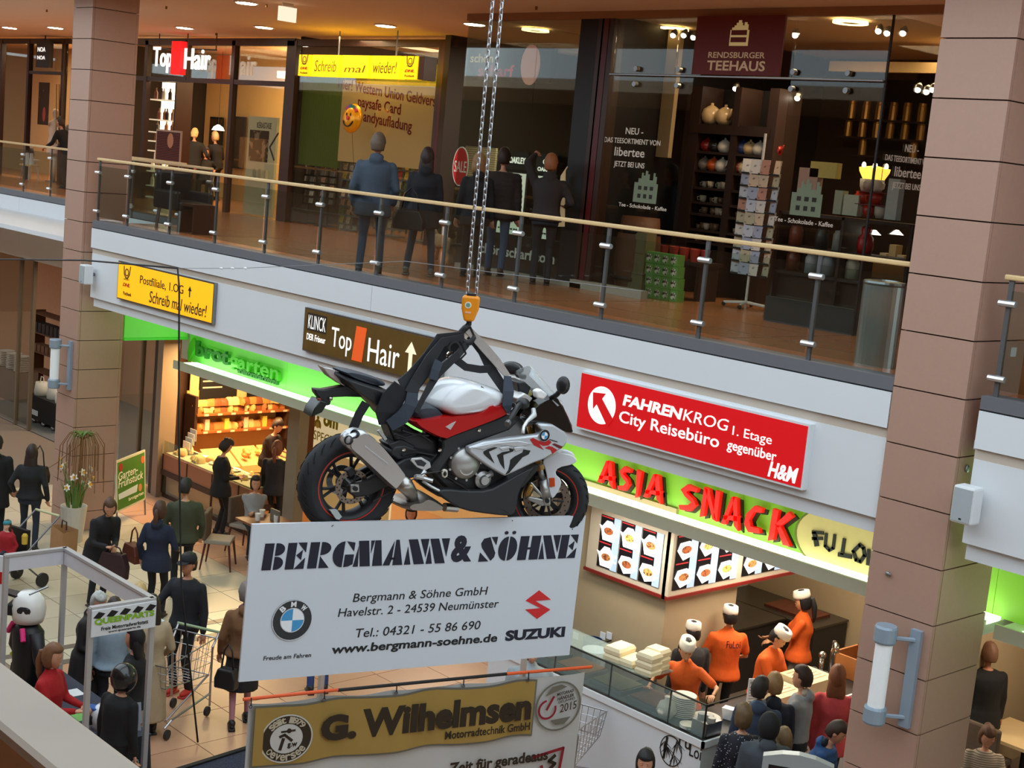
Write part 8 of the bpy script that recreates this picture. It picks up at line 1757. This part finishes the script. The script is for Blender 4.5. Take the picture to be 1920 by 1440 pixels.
# --- bakery
person('woman in a black suit waiting at the bakery counter',G(PZ(408,1004,0)),118,1.72,(20,20,22),(20,20,22),hair=('bun',(40,26,20)),fem=True,hem=.1,head=(35,0),arms=[(-.05,.16,.6),(.06,.16,.62)],fat=1.08)
q = PY(500,800,4.1);person('bakery saleswoman in a dark vest with yellow sleeves',V((q.x,4.15,0)),65,1.72,(34,22,24),(30,24,24),hair=('short',(50,30,24)),fem=True,lean=14,head=(30,0),arms=[(-.1,.24,.62),(.02,.28,.6)],sleeves=.9,topmat=mat('vest',(38,24,28),.8),fat=1.05)
sw_,dS = person('woman in a grey jumper sitting at the cafe table',V((-20.05,2.2,0)),20,1.68,(150,150,152),(36,40,50),hair=('bun',(40,28,26)),fem=True,hip=.52,feet=[(-.06,.24,.045),(.06,.22,.045)],arms=[(.04,.2,.47),(-.03,.22,.45)])
q = PY(541,890,3.35);person('dark figure standing behind the bakery column',V((q.x-.05,3.1,0)),170,1.7,(34,32,36),(30,30,34),hair=('pony',(110,62,40)),hem=.08)
# --- snack bar staff
org = (222,92,20)
CK = []
for nm,loc,va,kw in [('cook in an orange shirt filling noodle boxes behind the glass',V((-10.02,1.72,0)),335,dict(fem=True,lean=10,head=(22,-35),arms=[(.2,.2,.66),(-.26,.24,.72)][::-1],hair=('short',(30,22,20)))),
      ('cook in an orange shirt seen from behind with a logo on the back',V((-10.5,3.05,0)),190,dict(arms=[(-.12,.16,.6),(.14,.16,.58)],hair=('short',(24,18,16)))),
      ('cook in an orange shirt looking down beside the cartons',V((-9.82,2.95,0)),55,dict(lean=8,head=(30,0),arms=[(-.02,.26,.64),(.06,.25,.64)],hair=('short',(24,18,16)))),
      ('cook with a long ponytail and grey trousers at the rear grill',V((-10.44,4.55,0)),255,dict(fem=True,head=(15,0),arms=[(-.08,.22,.6),(.06,.24,.6)],hair=('pony',(22,18,18)),bottom=(112,104,94)))]:
 bot_ = kw.pop('bottom',(30,28,28));CK.append(person(nm,loc,va,1.72,org,bot_,skin=(206,150,110),sleeves=.75,hat='cook',hem=.05,collar=1,fat=1.05,**kw))
q = PZ(1286,1176,1.7);person('cook of whom only the white cap shows behind the first cook',V((-10.42,2.25,0)),200,1.66,(40,38,38),(30,28,28),hair=('short',(24,18,16)),hat='cook')
bk_,db = CK[1];
lp = Pl(l2w(bk_,(0,-.155,1.28)),Matrix.Rotation(bk_.rotation_euler[2],3,'Z') @ V((1,0,0)),(0,0,1));
o_ = text('FuLoi',lp,-.06,.12,-.02,.07,mat('shirt_ink',(90,20,40),.8,var=0),None,n0=.0,depth=.004,name='shirt_logo');mw = o_.matrix_world.copy();o_.parent = bk_;bpy.context.view_layer.update();o_.matrix_parent_inverse = bk_.matrix_world.inverted()
# --- customers at the snack bar
for nm,p,va,h,tp,kw in [
 ('teenager with dark cropped hair in a grey-blue hood at the counter',(1386,1262),168,1.72,(52,64,86),dict(hair=('short',(36,28,24)),hood=(92,112,132),hem=.05,head=(0,25))),
 ('blond boy in a navy hooded pullover at the counter',(1450,1270),180,1.72,(24,28,44),dict(hair=('short',(150,116,76)),hood=(22,26,42),hem=.03,fat=1.1)),
 ('boy with swept brown hair in a grey hooded pullover eating',(1508,1258),245,1.74,(146,148,152),dict(hair=('short',(52,34,24)),hood=(186,168,148),arms=[(-.06,.14,.76),(.1,.16,.6)])),
 ('woman in a coral pink top with reddish hair at the pillar',(1572,1257),172,1.72,(206,74,78),dict(hair=('long',(130,74,42)),fem=True,hem=.1,bottom=(24,22,26))),
 ('person with curly hair in a dotted black top',(1396,1330),185,1.66,(24,24,34),dict(hair=('curly',(104,80,52)),fem=True,topmat=matpat('dots',(24,24,36),(186,190,206),'dots',38,thr=.2),fat=1.05)),
 ('person in a grey coat with a raised black hood',(1444,1346),175,1.72,(62,68,76),dict(hair=None,hat='hoodup',coat=.2,fat=1.2,hood=(22,22,26))),
 ('small fair-haired child between the grey coat and the blue jacket',(1472,1374),190,1.5,(150,140,132),dict(hair=('bob',(120,94,64)),fem=True)),
 ('woman in a bright blue quilted jacket looking down',(1540,1350),65,1.62,(40,76,128),dict(hair=('short',(60,40,32)),fem=True,puffer=1,lean=12,head=(30,0),hem=.06,hood=(24,28,44),arms=[(-.06,.18,.6),(.04,.2,.6)]))]:
 b_ = kw.pop('bottom',(34,38,48));l_ = G(at_head(p[0],p[1],h));l_.x = max(l_.x,-8.68);person(nm,l_,va,h,tp,b_,group='customers at the snack bar',**kw)
person('dark-haired girl at the bottom edge before the counter',G(at_head(1212,1414,1.62)),350,1.62,(60,50,56),(40,40,46),hair=('fringe',(22,18,20)),fem=True)
person('balding man in a black jacket standing in the dining corner',G(at_head(1858,1214,1.76)),185,1.76,(22,22,24),(26,26,30),hair=('short',(120,84,62)),hem=.1,fat=1.15,skin=(190,128,96))
q = at_head(1893,1190,1.74);person('person in a dark striped pullover reaching over with a plate',G(q)+V((-.3,.5,0)),330,1.74,(50,50,56),(30,30,34),hair=('short',(50,36,28)),topmat=matpat('stripes_dark',(44,44,50),(88,88,92),'wave',18,thr=.25),arms=[(-.12,.1,.5),(-.02,.28,.62)],lean=15)
person('woman in a striped grey jumper sitting in the dining corner',G(PZ(1852,1368,1.28)),350,1.68,(160,146,126),(40,42,50),hair=('bun',(96,64,42)),fem=True,hip=.52,feet=[(-.06,.24,.045),(.06,.22,.045)],head=(25,-10),topmat=matpat('stripes_light',(176,160,138),(104,92,82),'wave',14,thr=.25),arms=[(-.06,.2,.5),(.06,.2,.5)])
# child in the pushchair
ch_,dc = person('small child in a red jacket and turquoise hat in a pushchair',G(PZ(15,968,1.12)),330,.98,(160,24,34),(40,40,50),hair=('short',(80,60,44)),hat='beanie',puffer=0,hip=.46,feet=[(-.07,.26,.2),(.07,.26,.2)],skin=(226,180,160),hood=(40,30,34),hem=.05,fat=1.35)
ch_.location.z = .12
# ---- one evaluation for every garment and body
bpy.context.view_layer.update()
dg = bpy.context.evaluated_depsgraph_get()
done = []
for (o,name,m,root,post,extra,mats) in PEND: done.append(bpy.data.meshes.new_from_object(o.evaluated_get(dg)))
for (o,name,m,root,post,extra,mats),me in zip(PEND,done):
 bpy.data.objects.remove(o)
 if post: post(me)
 if extra is not None:
  bm = bmesh.new();bm.from_mesh(me);e2 = extra.mesh('x');
  off = len(bm.verts);bm.from_mesh(e2);bm.to_mesh(me);bm.free();bpy.data.meshes.remove(e2)
 me.name = name;me.materials.clear()
 for x in (m if isinstance(m,list) else [m]): me.materials.append(x)
 me.polygons.foreach_set('use_smooth',[True]*len(me.polygons))
 ob = bpy.data.objects.new(name,me);COL.objects.link(ob);setpar(ob,root)
# ================================================================== BOOTH, TROLLEYS AND SMALL THINGS IN THE HALL
alf = mat('booth_alu',(186,184,184),.35,.3,var=.04);bw = mat('booth_white',(214,214,220),.5)
bt_ = thing('exhibition_booth','silver exhibition booth frame with white top beams','booth',(-13.4,-4.3,0))
x0,x1,y0,y1 = -14.4,-12.42,-4.62,-3.95
for x,y in ((x0,y0),(x0,y1),(x1,y0),(x1,y1)): MB().box(x-.025,x+.025,y-.025,y+.025,0,2.3).build('post',alf,bt_)
for a,b,c,d in ((x0,x1,y1-.02,y1+.02),(x0-.02,x0+.02,y0,y1),(x1-.02,x1+.02,y0,y1)):
 MB().box(a,b,c,d,2.12,2.3).build('beam',bw,bt_);MB().box(a-.012,b+.012,c-.012,d+.012,2.28,2.31).build('beam_cap',alf,bt_)
bs = FX(-12.38);c_ = [bs.px(*q) for q in ((172,1145),(293,1127),(290,1175),(170,1195))];a0,a1 = (c_[0][0]+c_[3][0])/2,(c_[1][0]+c_[2][0])/2;b1,b0 = (c_[0][1]+c_[1][1])/2,(c_[2][1]+c_[3][1])/2;W,H = a1-a0,b1-b0
s = thing('booth_sign','white QueenParts workshop sign with a chequered flag on the booth','sign',bs.at((a0+a1)/2,b0))
MB().rect(bs,a0,a1,b0,b1,-.01,.01).build('board',white_p,s)
for k in range(5):
 u = k*.2;MB().prism(bs,[(a0+(u+.02)*W,b0+.72*H),(a0+(u+.12)*W,b0+.66*H),(a0+(u+.2)*W,b0+.84*H),(a0+(u+.1)*W,b0+.93*H)],.01,.013).build('chequer',black_m,s)
ql = mat('queen_green',(136,186,40),.5,var=0)
text('QUEENPARTS',bs,a0+.04*W,a1-.03*W,b0+.42*H,b0+.68*H,ql,s,n0=.012,bold=.04);text('Freie Motorradwerkstatt',bs,a0+.15*W,a0+.88*W,b0+.2*H,b0+.34*H,blk,s,n0=.011,bold=.01);text('www.queenparts.de',bs,a0+.26*W,a0+.76*W,b0+.06*H,b0+.16*H,blk,s,n0=.011)
cl_ = mat('cloth_anthracite',(58,60,72),.85,var=.08)
t = thing('booth_table','booth table under an anthracite cloth','table',(-13.6,-4.0,0))
MB().box(-14.9,-12.6,-4.38,-3.78,.72,.75).build('cloth_top',cl_,t)
def skirtf(u,v):
 per = [(-12.6,-4.38),(-12.6,-3.78),(-14.9,-3.78)];L1,L2 = .6,2.3;d = u*(L1+L2)
 p = V((-12.6,-4.38+d,0)) if d < L1 else V((-12.6-(d-L1),-3.78,0));o = (.03*sin(d*14)+.05)*v;p += V((o,0,0)) if d < L1 else V((0,o,0));return V((p.x,p.y,.75-.73*v))
MB().grid(skirtf,60,6).build('cloth_skirt',mat('cloth_dark',(34,36,44),.85,var=.2),t,smooth=True)
text('Drive',FX(-12.53),-4.25,-3.95,.42,.6,mat('cloth_print',(196,200,204),.7),t,n0=.0,shear=.2)
for k,(x,y,c) in enumerate([(-13.5,-4.0,(206,210,206)),(-13.35,-4.2,(120,180,90)),(-13.25,-3.95,(226,228,224)),(-13.15,-4.12,(130,190,80)),(-14.0,-3.95,(232,232,232)),(-13.0,-4.25,(110,110,124))]):
 tag(MB().box(x-.1,x+.1,y-.07,y+.07,.75,.754).build('leaflet',mat('leaf_%d' % k,c,.6)),['pale leaflet by the red sleeve','green leaflet beside the pale one','white leaflet in the middle of the booth table','green striped leaflet before the helmet','white card at the rear of the booth table','grey leaflet near the booth post'][k],'leaflet')
for k,(x,y) in enumerate([(-12.78,-3.98),(-12.95,-3.88)]):
 tag(MB().prism(Pl(V((x,y,.75)),(.3,1,0),(-.2,0,1)),[(0,0),(.16,0),(.16,.22),(0,.22)],0,.012).build('display_stand',mat('acryl',(150,156,170),.2)),['acrylic leaflet stand at the table end','second acrylic leaflet stand behind the first'][k],'stand')
def helmet(label,c,base,trim,sc=1.0,rz=0):
 t = thing('helmet',label,'helmet',c,rz);h = [(.0,.26),(.07,.25),(.12,.2),(.14,.12),(.135,.05),(.12,0),(.1,-.0)]
 MB().lathe([(r*sc,z*sc) for r,z in h],seg=24).build('shell',mat('shell_%d%d' % base[:2],base,.25,coat=.4),t,smooth=True,local=True)
 MB().prism(Pl((0,.1*sc,.1*sc),(1,0,0),(0,0,1)),[(-.09*sc,-.04*sc),(.09*sc,-.04*sc),(.08*sc,.05*sc),(-.08*sc,.05*sc)],-.06*sc,.0).build('visor',black_m,t,local=True,bevel=.01)
 MB().prism(Pl((0,.05,.2*sc),(1,0,0),(0,1,.2)),[(-.07*sc,0),(.07*sc,0),(.05*sc,.16*sc),(-.05*sc,.16*sc)],-.01,.02).build('peak',mat('trim_%d%d' % trim[:2],trim,.3),t,local=True,bevel=.005)
 for s in (-1,1): MB().ell((s*.125*sc,0,.12*sc),(.02,.06*sc,.04*sc),seg=10,rings=6).build('side_vent',mat('trim_%d%d' % trim[:2],trim,.3),t,local=True)
 return t
helmet('white and blue motocross helmet on the booth table',(-12.98,-4.13,.755),(226,230,234),(40,90,170),1.0,2.6);helmet('black and yellow helmet behind the red jacket',(-14.7,-4.2,.755),(26,28,28),(190,190,40),1.0,2)
# dressed bust with a white helmet
o = G(at_head(55,1120,1.75));bz = thing('clothes_dummy','black and pink biker suit on a stand under a white helmet','mannequin',o)
m_ = MB();loft(m_,[(o+V((0,0,.7)),V((.2,0,0)),V((0,.16,0))),(o+V((0,0,1.0)),V((.19,0,0)),V((0,.15,0))),(o+V((0,0,1.35)),V((.25,0,0)),V((0,.16,0))),(o+V((0,0,1.46)),V((.1,0,0)),V((0,.09,0)))]);m_.build('torso',mat('suit_black',(22,22,26),.5),bz,smooth=True)
for s_ in (-1,1): MB().tube([o+V((s_*.22,0,1.38)),o+V((s_*.32,.0,1.1)),o+V((s_*.3,.1,.85))],[.08,.07,.05],10).build('sleeve',mat('suit_black',(22,22,26)),bz,smooth=True);MB().tube([o+V((s_*.12,-.12,1.42)),o+V((s_*.2,-.14,1.3))],.03,8).build('pink_stripe',mat('suit_pink',(226,40,120),.5),bz)
MB().tube([o,o+V((0,0,.75))],.03,8).build('pole',steel,bz);MB().lathe([(.0,.02),(.25,.02),(.25,0)],o,seg=18).build('base',steel,bz)
helmet('white enduro helmet with black vents on the biker suit',o+V((0,0,1.46)),(232,230,226),(40,40,42),1.35,2.4)
tag(MB().tube([PZ(55,1115,1.9),PZ(90,1100,1.95)],.012,6).build('handlebar',steel),'bare steel handlebar tube behind the white helmet','handlebar')
o = PZ(5,1060,1.6);t = thing('leaflet_stand','white leaflet stand with a red header cut by the left edge','stand',G(o));pz_ = Pl(G(o)+V((-.25,-.2,0)),(.69,.72,0),(0,0,1));MB().rect(pz_,0,.32,0,1.7,-.03,0).build('panel',white_p,t);MB().rect(pz_,.02,.3,1.35,1.5,0,.004).build('red_header',mat('ink_red',(190,20,20)),t)
# shopping trolleys
cw = mat('trolley_wire',(166,166,168),.3,.85)
def trolley(label,loc,rz):
 t = thing('shopping_trolley',label,'trolley',loc,rz);A = [(-.26,-.4,.55),(.26,-.4,.55),(.2,.42,.62),(-.2,.42,.62)];B = [(-.29,-.46,1.0),(.29,-.46,1.0),(.23,.48,.9),(-.23,.48,.9)];m_ = MB()
 def lp(a,b,u): return V(a).lerp(V(b),u)
 for R_ in (A,B): m_.tube([V(q) for q in R_]+[V(R_[0])],.008,6,caps=False)
 for i in range(4):
  n_ = 8 if i % 2 else 6
  for k in range(n_+1): m_.tube([lp(A[i],A[(i+1) % 4],k/n_),lp(B[i],B[(i+1) % 4],k/n_)],.004,4)
  for v in (.33,.66): m_.tube([lp(A[i],B[i],v),lp(A[(i+1) % 4],B[(i+1) % 4],v)],.004,4)
 for k in range(1,9): m_.tube([lp(A[0],A[3],k/9),lp(A[1],A[2],k/9)],.004,4)
 m_.build('basket',cw,t,local=True)
 MB().tube([(-.3,-.54,1.05),(.3,-.54,1.05)],.018,8).build('handle',mat('handle_green',(150,170,130),.5),t,local=True)
 m_ = MB()
 for s in (-1,1): m_.tube([(s*.29,-.54,1.05),(s*.28,-.42,.9),(s*.27,-.44,.4),(s*.27,-.45,.14)],.014,6);m_.tube([(s*.27,-.44,.3),(s*.22,.3,.2),(s*.2,.4,.13)],.014,6);m_.tube([(s*.26,-.4,.55),(s*.2,.38,.22)],.012,6)
 m_.build('chassis',cw,t,local=True)
 for s in (-1,1):
  for y in (-.45,.4): MB().lathe([(.0,-.015),(.06,-.015),(.06,.015),(.0,.015)],(s*.24,y,.065),(1,0,0),14).build('wheel',mat('wheel_dark',(40,38,40),.6),t,local=True)
 return t
q = PZ(318,1372,0);trolley('shopping trolley pushed by the man in the cap',(q.x-.2,q.y+.1,0),radians(-43+250));q = PZ(1112,1350,.9);trolley('empty shopping trolley between the banner and the snack counter',(q.x-.15,q.y-.2,0),radians(20))
# carton in the man's hand
q = l2w(L6,d6_['wr'][1]);t = thing('product_carton','white and yellow product carton hanging from the hand of the man in the cap','carton',q+V((.05,.05,-.45)))
MB().box(-.07,.07,-.16,.16,0,.42).build('box',white_p,t,local=True);MB().box(-.072,.072,-.165,-.1,-.001,.421).build('yellow_side',mat('carton_yellow',(216,186,40),.5),t,local=True)
for z in (.08,.2,.32): MB().lathe([(.0,0),(.045,0),(.045,.004),(.0,.004)],(.071,.03,z),(1,0,0),14).build('print',black_m,t,local=True)
# bags
def bag(label,c,sz,col,rz=0,strap=.25):
 t = thing('handbag',label,'handbag',c,rz);a,b,h = sz;MB().prism(Pl((0,0,0),(1,0,0),(0,0,1)),[(-a,0),(a,0),(a*1.05,h*.5),(a*.75,h),(-a*.75,h),(-a*1.05,h*.5)],-b,b).build('body',mat('bag_%d_%d' % col[:2],col,.5,var=.1),t,local=True,bevel=.02)
 MB().tube([(-a*.6,0,h*.95),(-a*.4,0,h+strap*.7),(0,0,h+strap),(a*.4,0,h+strap*.7),(a*.6,0,h*.95)],.012,6).build('strap',mat('bag_%d_%d' % col[:2],col),t,local=True,smooth=True)
q = PZ(247,1060,.62);bag('red-brown leather handbag of the woman in the blue jacket',PZ(250,1052,.72),(.19,.09,.26),(104,46,30),0);bag('black shoulder bag on the leather jacket at the left edge',PZ(72,905,1.02),(.16,.09,.28),(20,20,24),.6,.35);bag('black handbag with silver buckles of the woman at the railing',G(PZ(783,517,ZU),ZU)+V((.12,-.32,.62)),(.2,.08,.26),(26,26,28),.6,.3)
bag('dark red carry bag held by the woman in the blue scarf',l2w(L3,d3['wr'][0])+V((.1,-.05,-.42)),(.22,.07,.38),(54,30,36),.5,.1);bag('dark handbag of the woman left of the board',PZ(424,1290,.62),(.13,.07,.24),(30,28,30),.5,.3)
q = PZ(118,1040,.55);t = thing('paper_bag','brown paper carrier bag beside the planter','bag',q);MB().add([(-.2,-.12,0),(.2,-.12,0),(.2,.12,0),(-.2,.12,0),(-.22,-.1,.42),(.22,-.12,.4),(.22,.12,.43),(-.22,.12,.4)],[(0,3,2,1),(0,1,5,4),(1,2,6,5),(2,3,7,6),(3,0,4,7)]).build('body',mat('kraft',(176,130,86),.8,var=.12),t,local=True);MB().tube([(-.08,0,.4),(-.07,0,.52),(.07,0,.52),(.08,0,.4)],.012,5).build('handle',mat('kraft_dark',(70,50,36),.8),t,local=True)
# pushchair
o = G(PZ(60,1090,.0));o = G(ch_.location)
t = thing('pushchair','black pushchair of the child with the turquoise hat','pushchair',o,radians(-43.4+330)-pi/2);m_ = MB()
for s in (-1,1): m_.tube([(s*.26,.45,.12),(s*.26,-.1,.55),(s*.26,-.75,1.05)],.014,6);m_.tube([(s*.26,-.45,.12),(s*.26,.1,.6)],.014,6)
m_.build('frame',grey_m,t,local=True);MB().tube([(-.26,-.75,1.05),(.26,-.75,1.05)],.02,8).build('handle',mat('handle_pale',(196,196,150),.5),t,local=True);MB().box(-.2,.2,-.2,.22,.42,.48).build('seat',black_m,t,local=True);MB().box(-.2,.2,-.26,-.2,.45,.9).build('backrest',black_m,t,local=True)
for s in (-1,1):
 for y in (.45,-.45): MB().lathe([(.0,-.02),(.11,-.02),(.11,.02),(.0,.02)],(s*.28,y,.11),(1,0,0),18).build('wheel',mat('wheel_dark',(40,38,40)),t,local=True)
q = PZ(46,1020,.9);tag(MB().lathe([(.0,0),(.04,0),(.045,.12),(.03,.15),(.0,.15)],q,seg=10).build('drinking_bottle',mat('bottle_yellow',(206,170,60),.4)),'small yellow drinking bottle before the child','bottle')
# poodle
o = G(PZ(828,492,ZU),ZU);t = thing('dog','small curly beige dog standing by the optician window','dog',o,radians(100));fur = mat('fur_beige',(190,156,116),.9,var=.2,scale=40,bump=.8,bscale=60);m_ = MB()
loft(m_,[(V((0,-.2,.3)),V((.07,0,0)),V((0,0,.07))),(V((0,-.08,.31)),V((.09,0,0)),V((0,0,.09))),(V((0,.08,.32)),V((.1,0,0)),V((0,0,.11))),(V((0,.18,.35)),V((.08,0,0)),V((0,0,.09)))]);m_.tube([(0,.17,.38),(0,.24,.48)],[.07,.055],10);m_.ell((0,.27,.52),(.065,.075,.065));m_.ell((0,.35,.5),(.03,.05,.028))
for s in (-1,1): m_.tube([(s*.05,.15,.28),(s*.055,.15,.14),(s*.055,.16,.02)],[.045,.03,.03],8);m_.tube([(s*.05,-.16,.28),(s*.055,-.12,.17),(s*.055,-.2,.1),(s*.055,-.18,.02)],[.06,.045,.028,.03],8);m_.ell((s*.07,.25,.5),(.018,.035,.06))
m_.tube([(0,-.2,.34),(0,-.27,.42),(0,-.25,.5)],[.025,.02,.03],8);m_.build('body',fur,t,local=True,smooth=True);MB().ell((0,.395,.505),.012,seg=8,rings=6).build('nose',black_m,t,local=True)
for s in (-1,1): MB().ell((s*.03,.325,.54),.008,seg=6,rings=5).build('eye',black_m,t,local=True)
# overhead cable, its drop to the floor, and the tension wire
b_ = PZ(371,1392,.02);tp_ = PY(333,503,b_.y);lf = PY(-40,486,b_.y)
tag(MB().tube([lf,PY(160,488,b_.y),tp_,PY(336,540,b_.y),PY(335,800,b_.y),PY(340,1100,b_.y),b_],.011,6).build('power_cable',black_m,smooth=True),'black power cable crossing the hall and dropping to the floor','cable')
tg = thing('tension_wire','thin steel wire with white clips in front of the balcony','wire',tp_);w_e = PY(760,490,b_.y);MB().tube([tp_,PY(450,503,b_.y),w_e,w_e+V((3,0,.1))],.003,4).build('wire',grey_m,tg)
for px in (415,436,460): MB().ell(PY(px,503,b_.y),(.04,.012,.012),seg=6,rings=4).build('clip',white_p,tg)
# plant behind the right railing, notice on the railing glass
o = V((-5.3,.7,ZU));t = thing('potted_plant','dark leafy potted plant behind the railing right of the near pillar','plant',o);MB().lathe([(.0,0),(.16,0),(.2,.35),(.0,.33)],o,seg=16).build('pot',mat('planter_grey',(196,190,180)),t);m_ = MB()
for k in range(70): a = random.uniform(0,2*pi);z = random.uniform(.4,1.25);r_ = random.uniform(.15,.45);c0 = o+V((0,0,z-.15));e = o+V((r_*cos(a),r_*sin(a),z));s_ = V((-sin(a),cos(a),0))*.04;md = (c0+e)/2+V((0,0,.06));m_.add([c0,md+s_,e,md-s_],[(0,1,2,3)])
m_.build('leaves',mat('leaf_dark',(40,48,30),.5,var=.2),t)['kind'] = 'stuff';MB().tube([o+V((0,0,.3)),o+V((0,0,1.2))],.015,6).build('stem',mat('twig_brown',(120,84,44)),t)
for k,(p,x) in enumerate((((243,386),XL1),((1900,660),XR1))):
 q = PX(*p,x+.004);
 tag(MB().box(x+.001,x+.012,q.y-.04,q.y+.04,q.z-.04,q.z+.04).build('socket',white_p),['white wall socket on the side of the far pillar','white wall socket beside the near pillar'][k],'socket')
pn = FY(YT-.015);a,b = pn.px(833,440);tag(MB().rect(FY(YS-.08),FY(YS-.08).px(828,440)[0],FY(YS-.08).px(840,440)[0],FY(YS-.08).px(833,452)[1],FY(YS-.08).px(833,418)[1],0,.005).build('notice',white_p),'small blank white notice on the red frame beside the optician','notice')
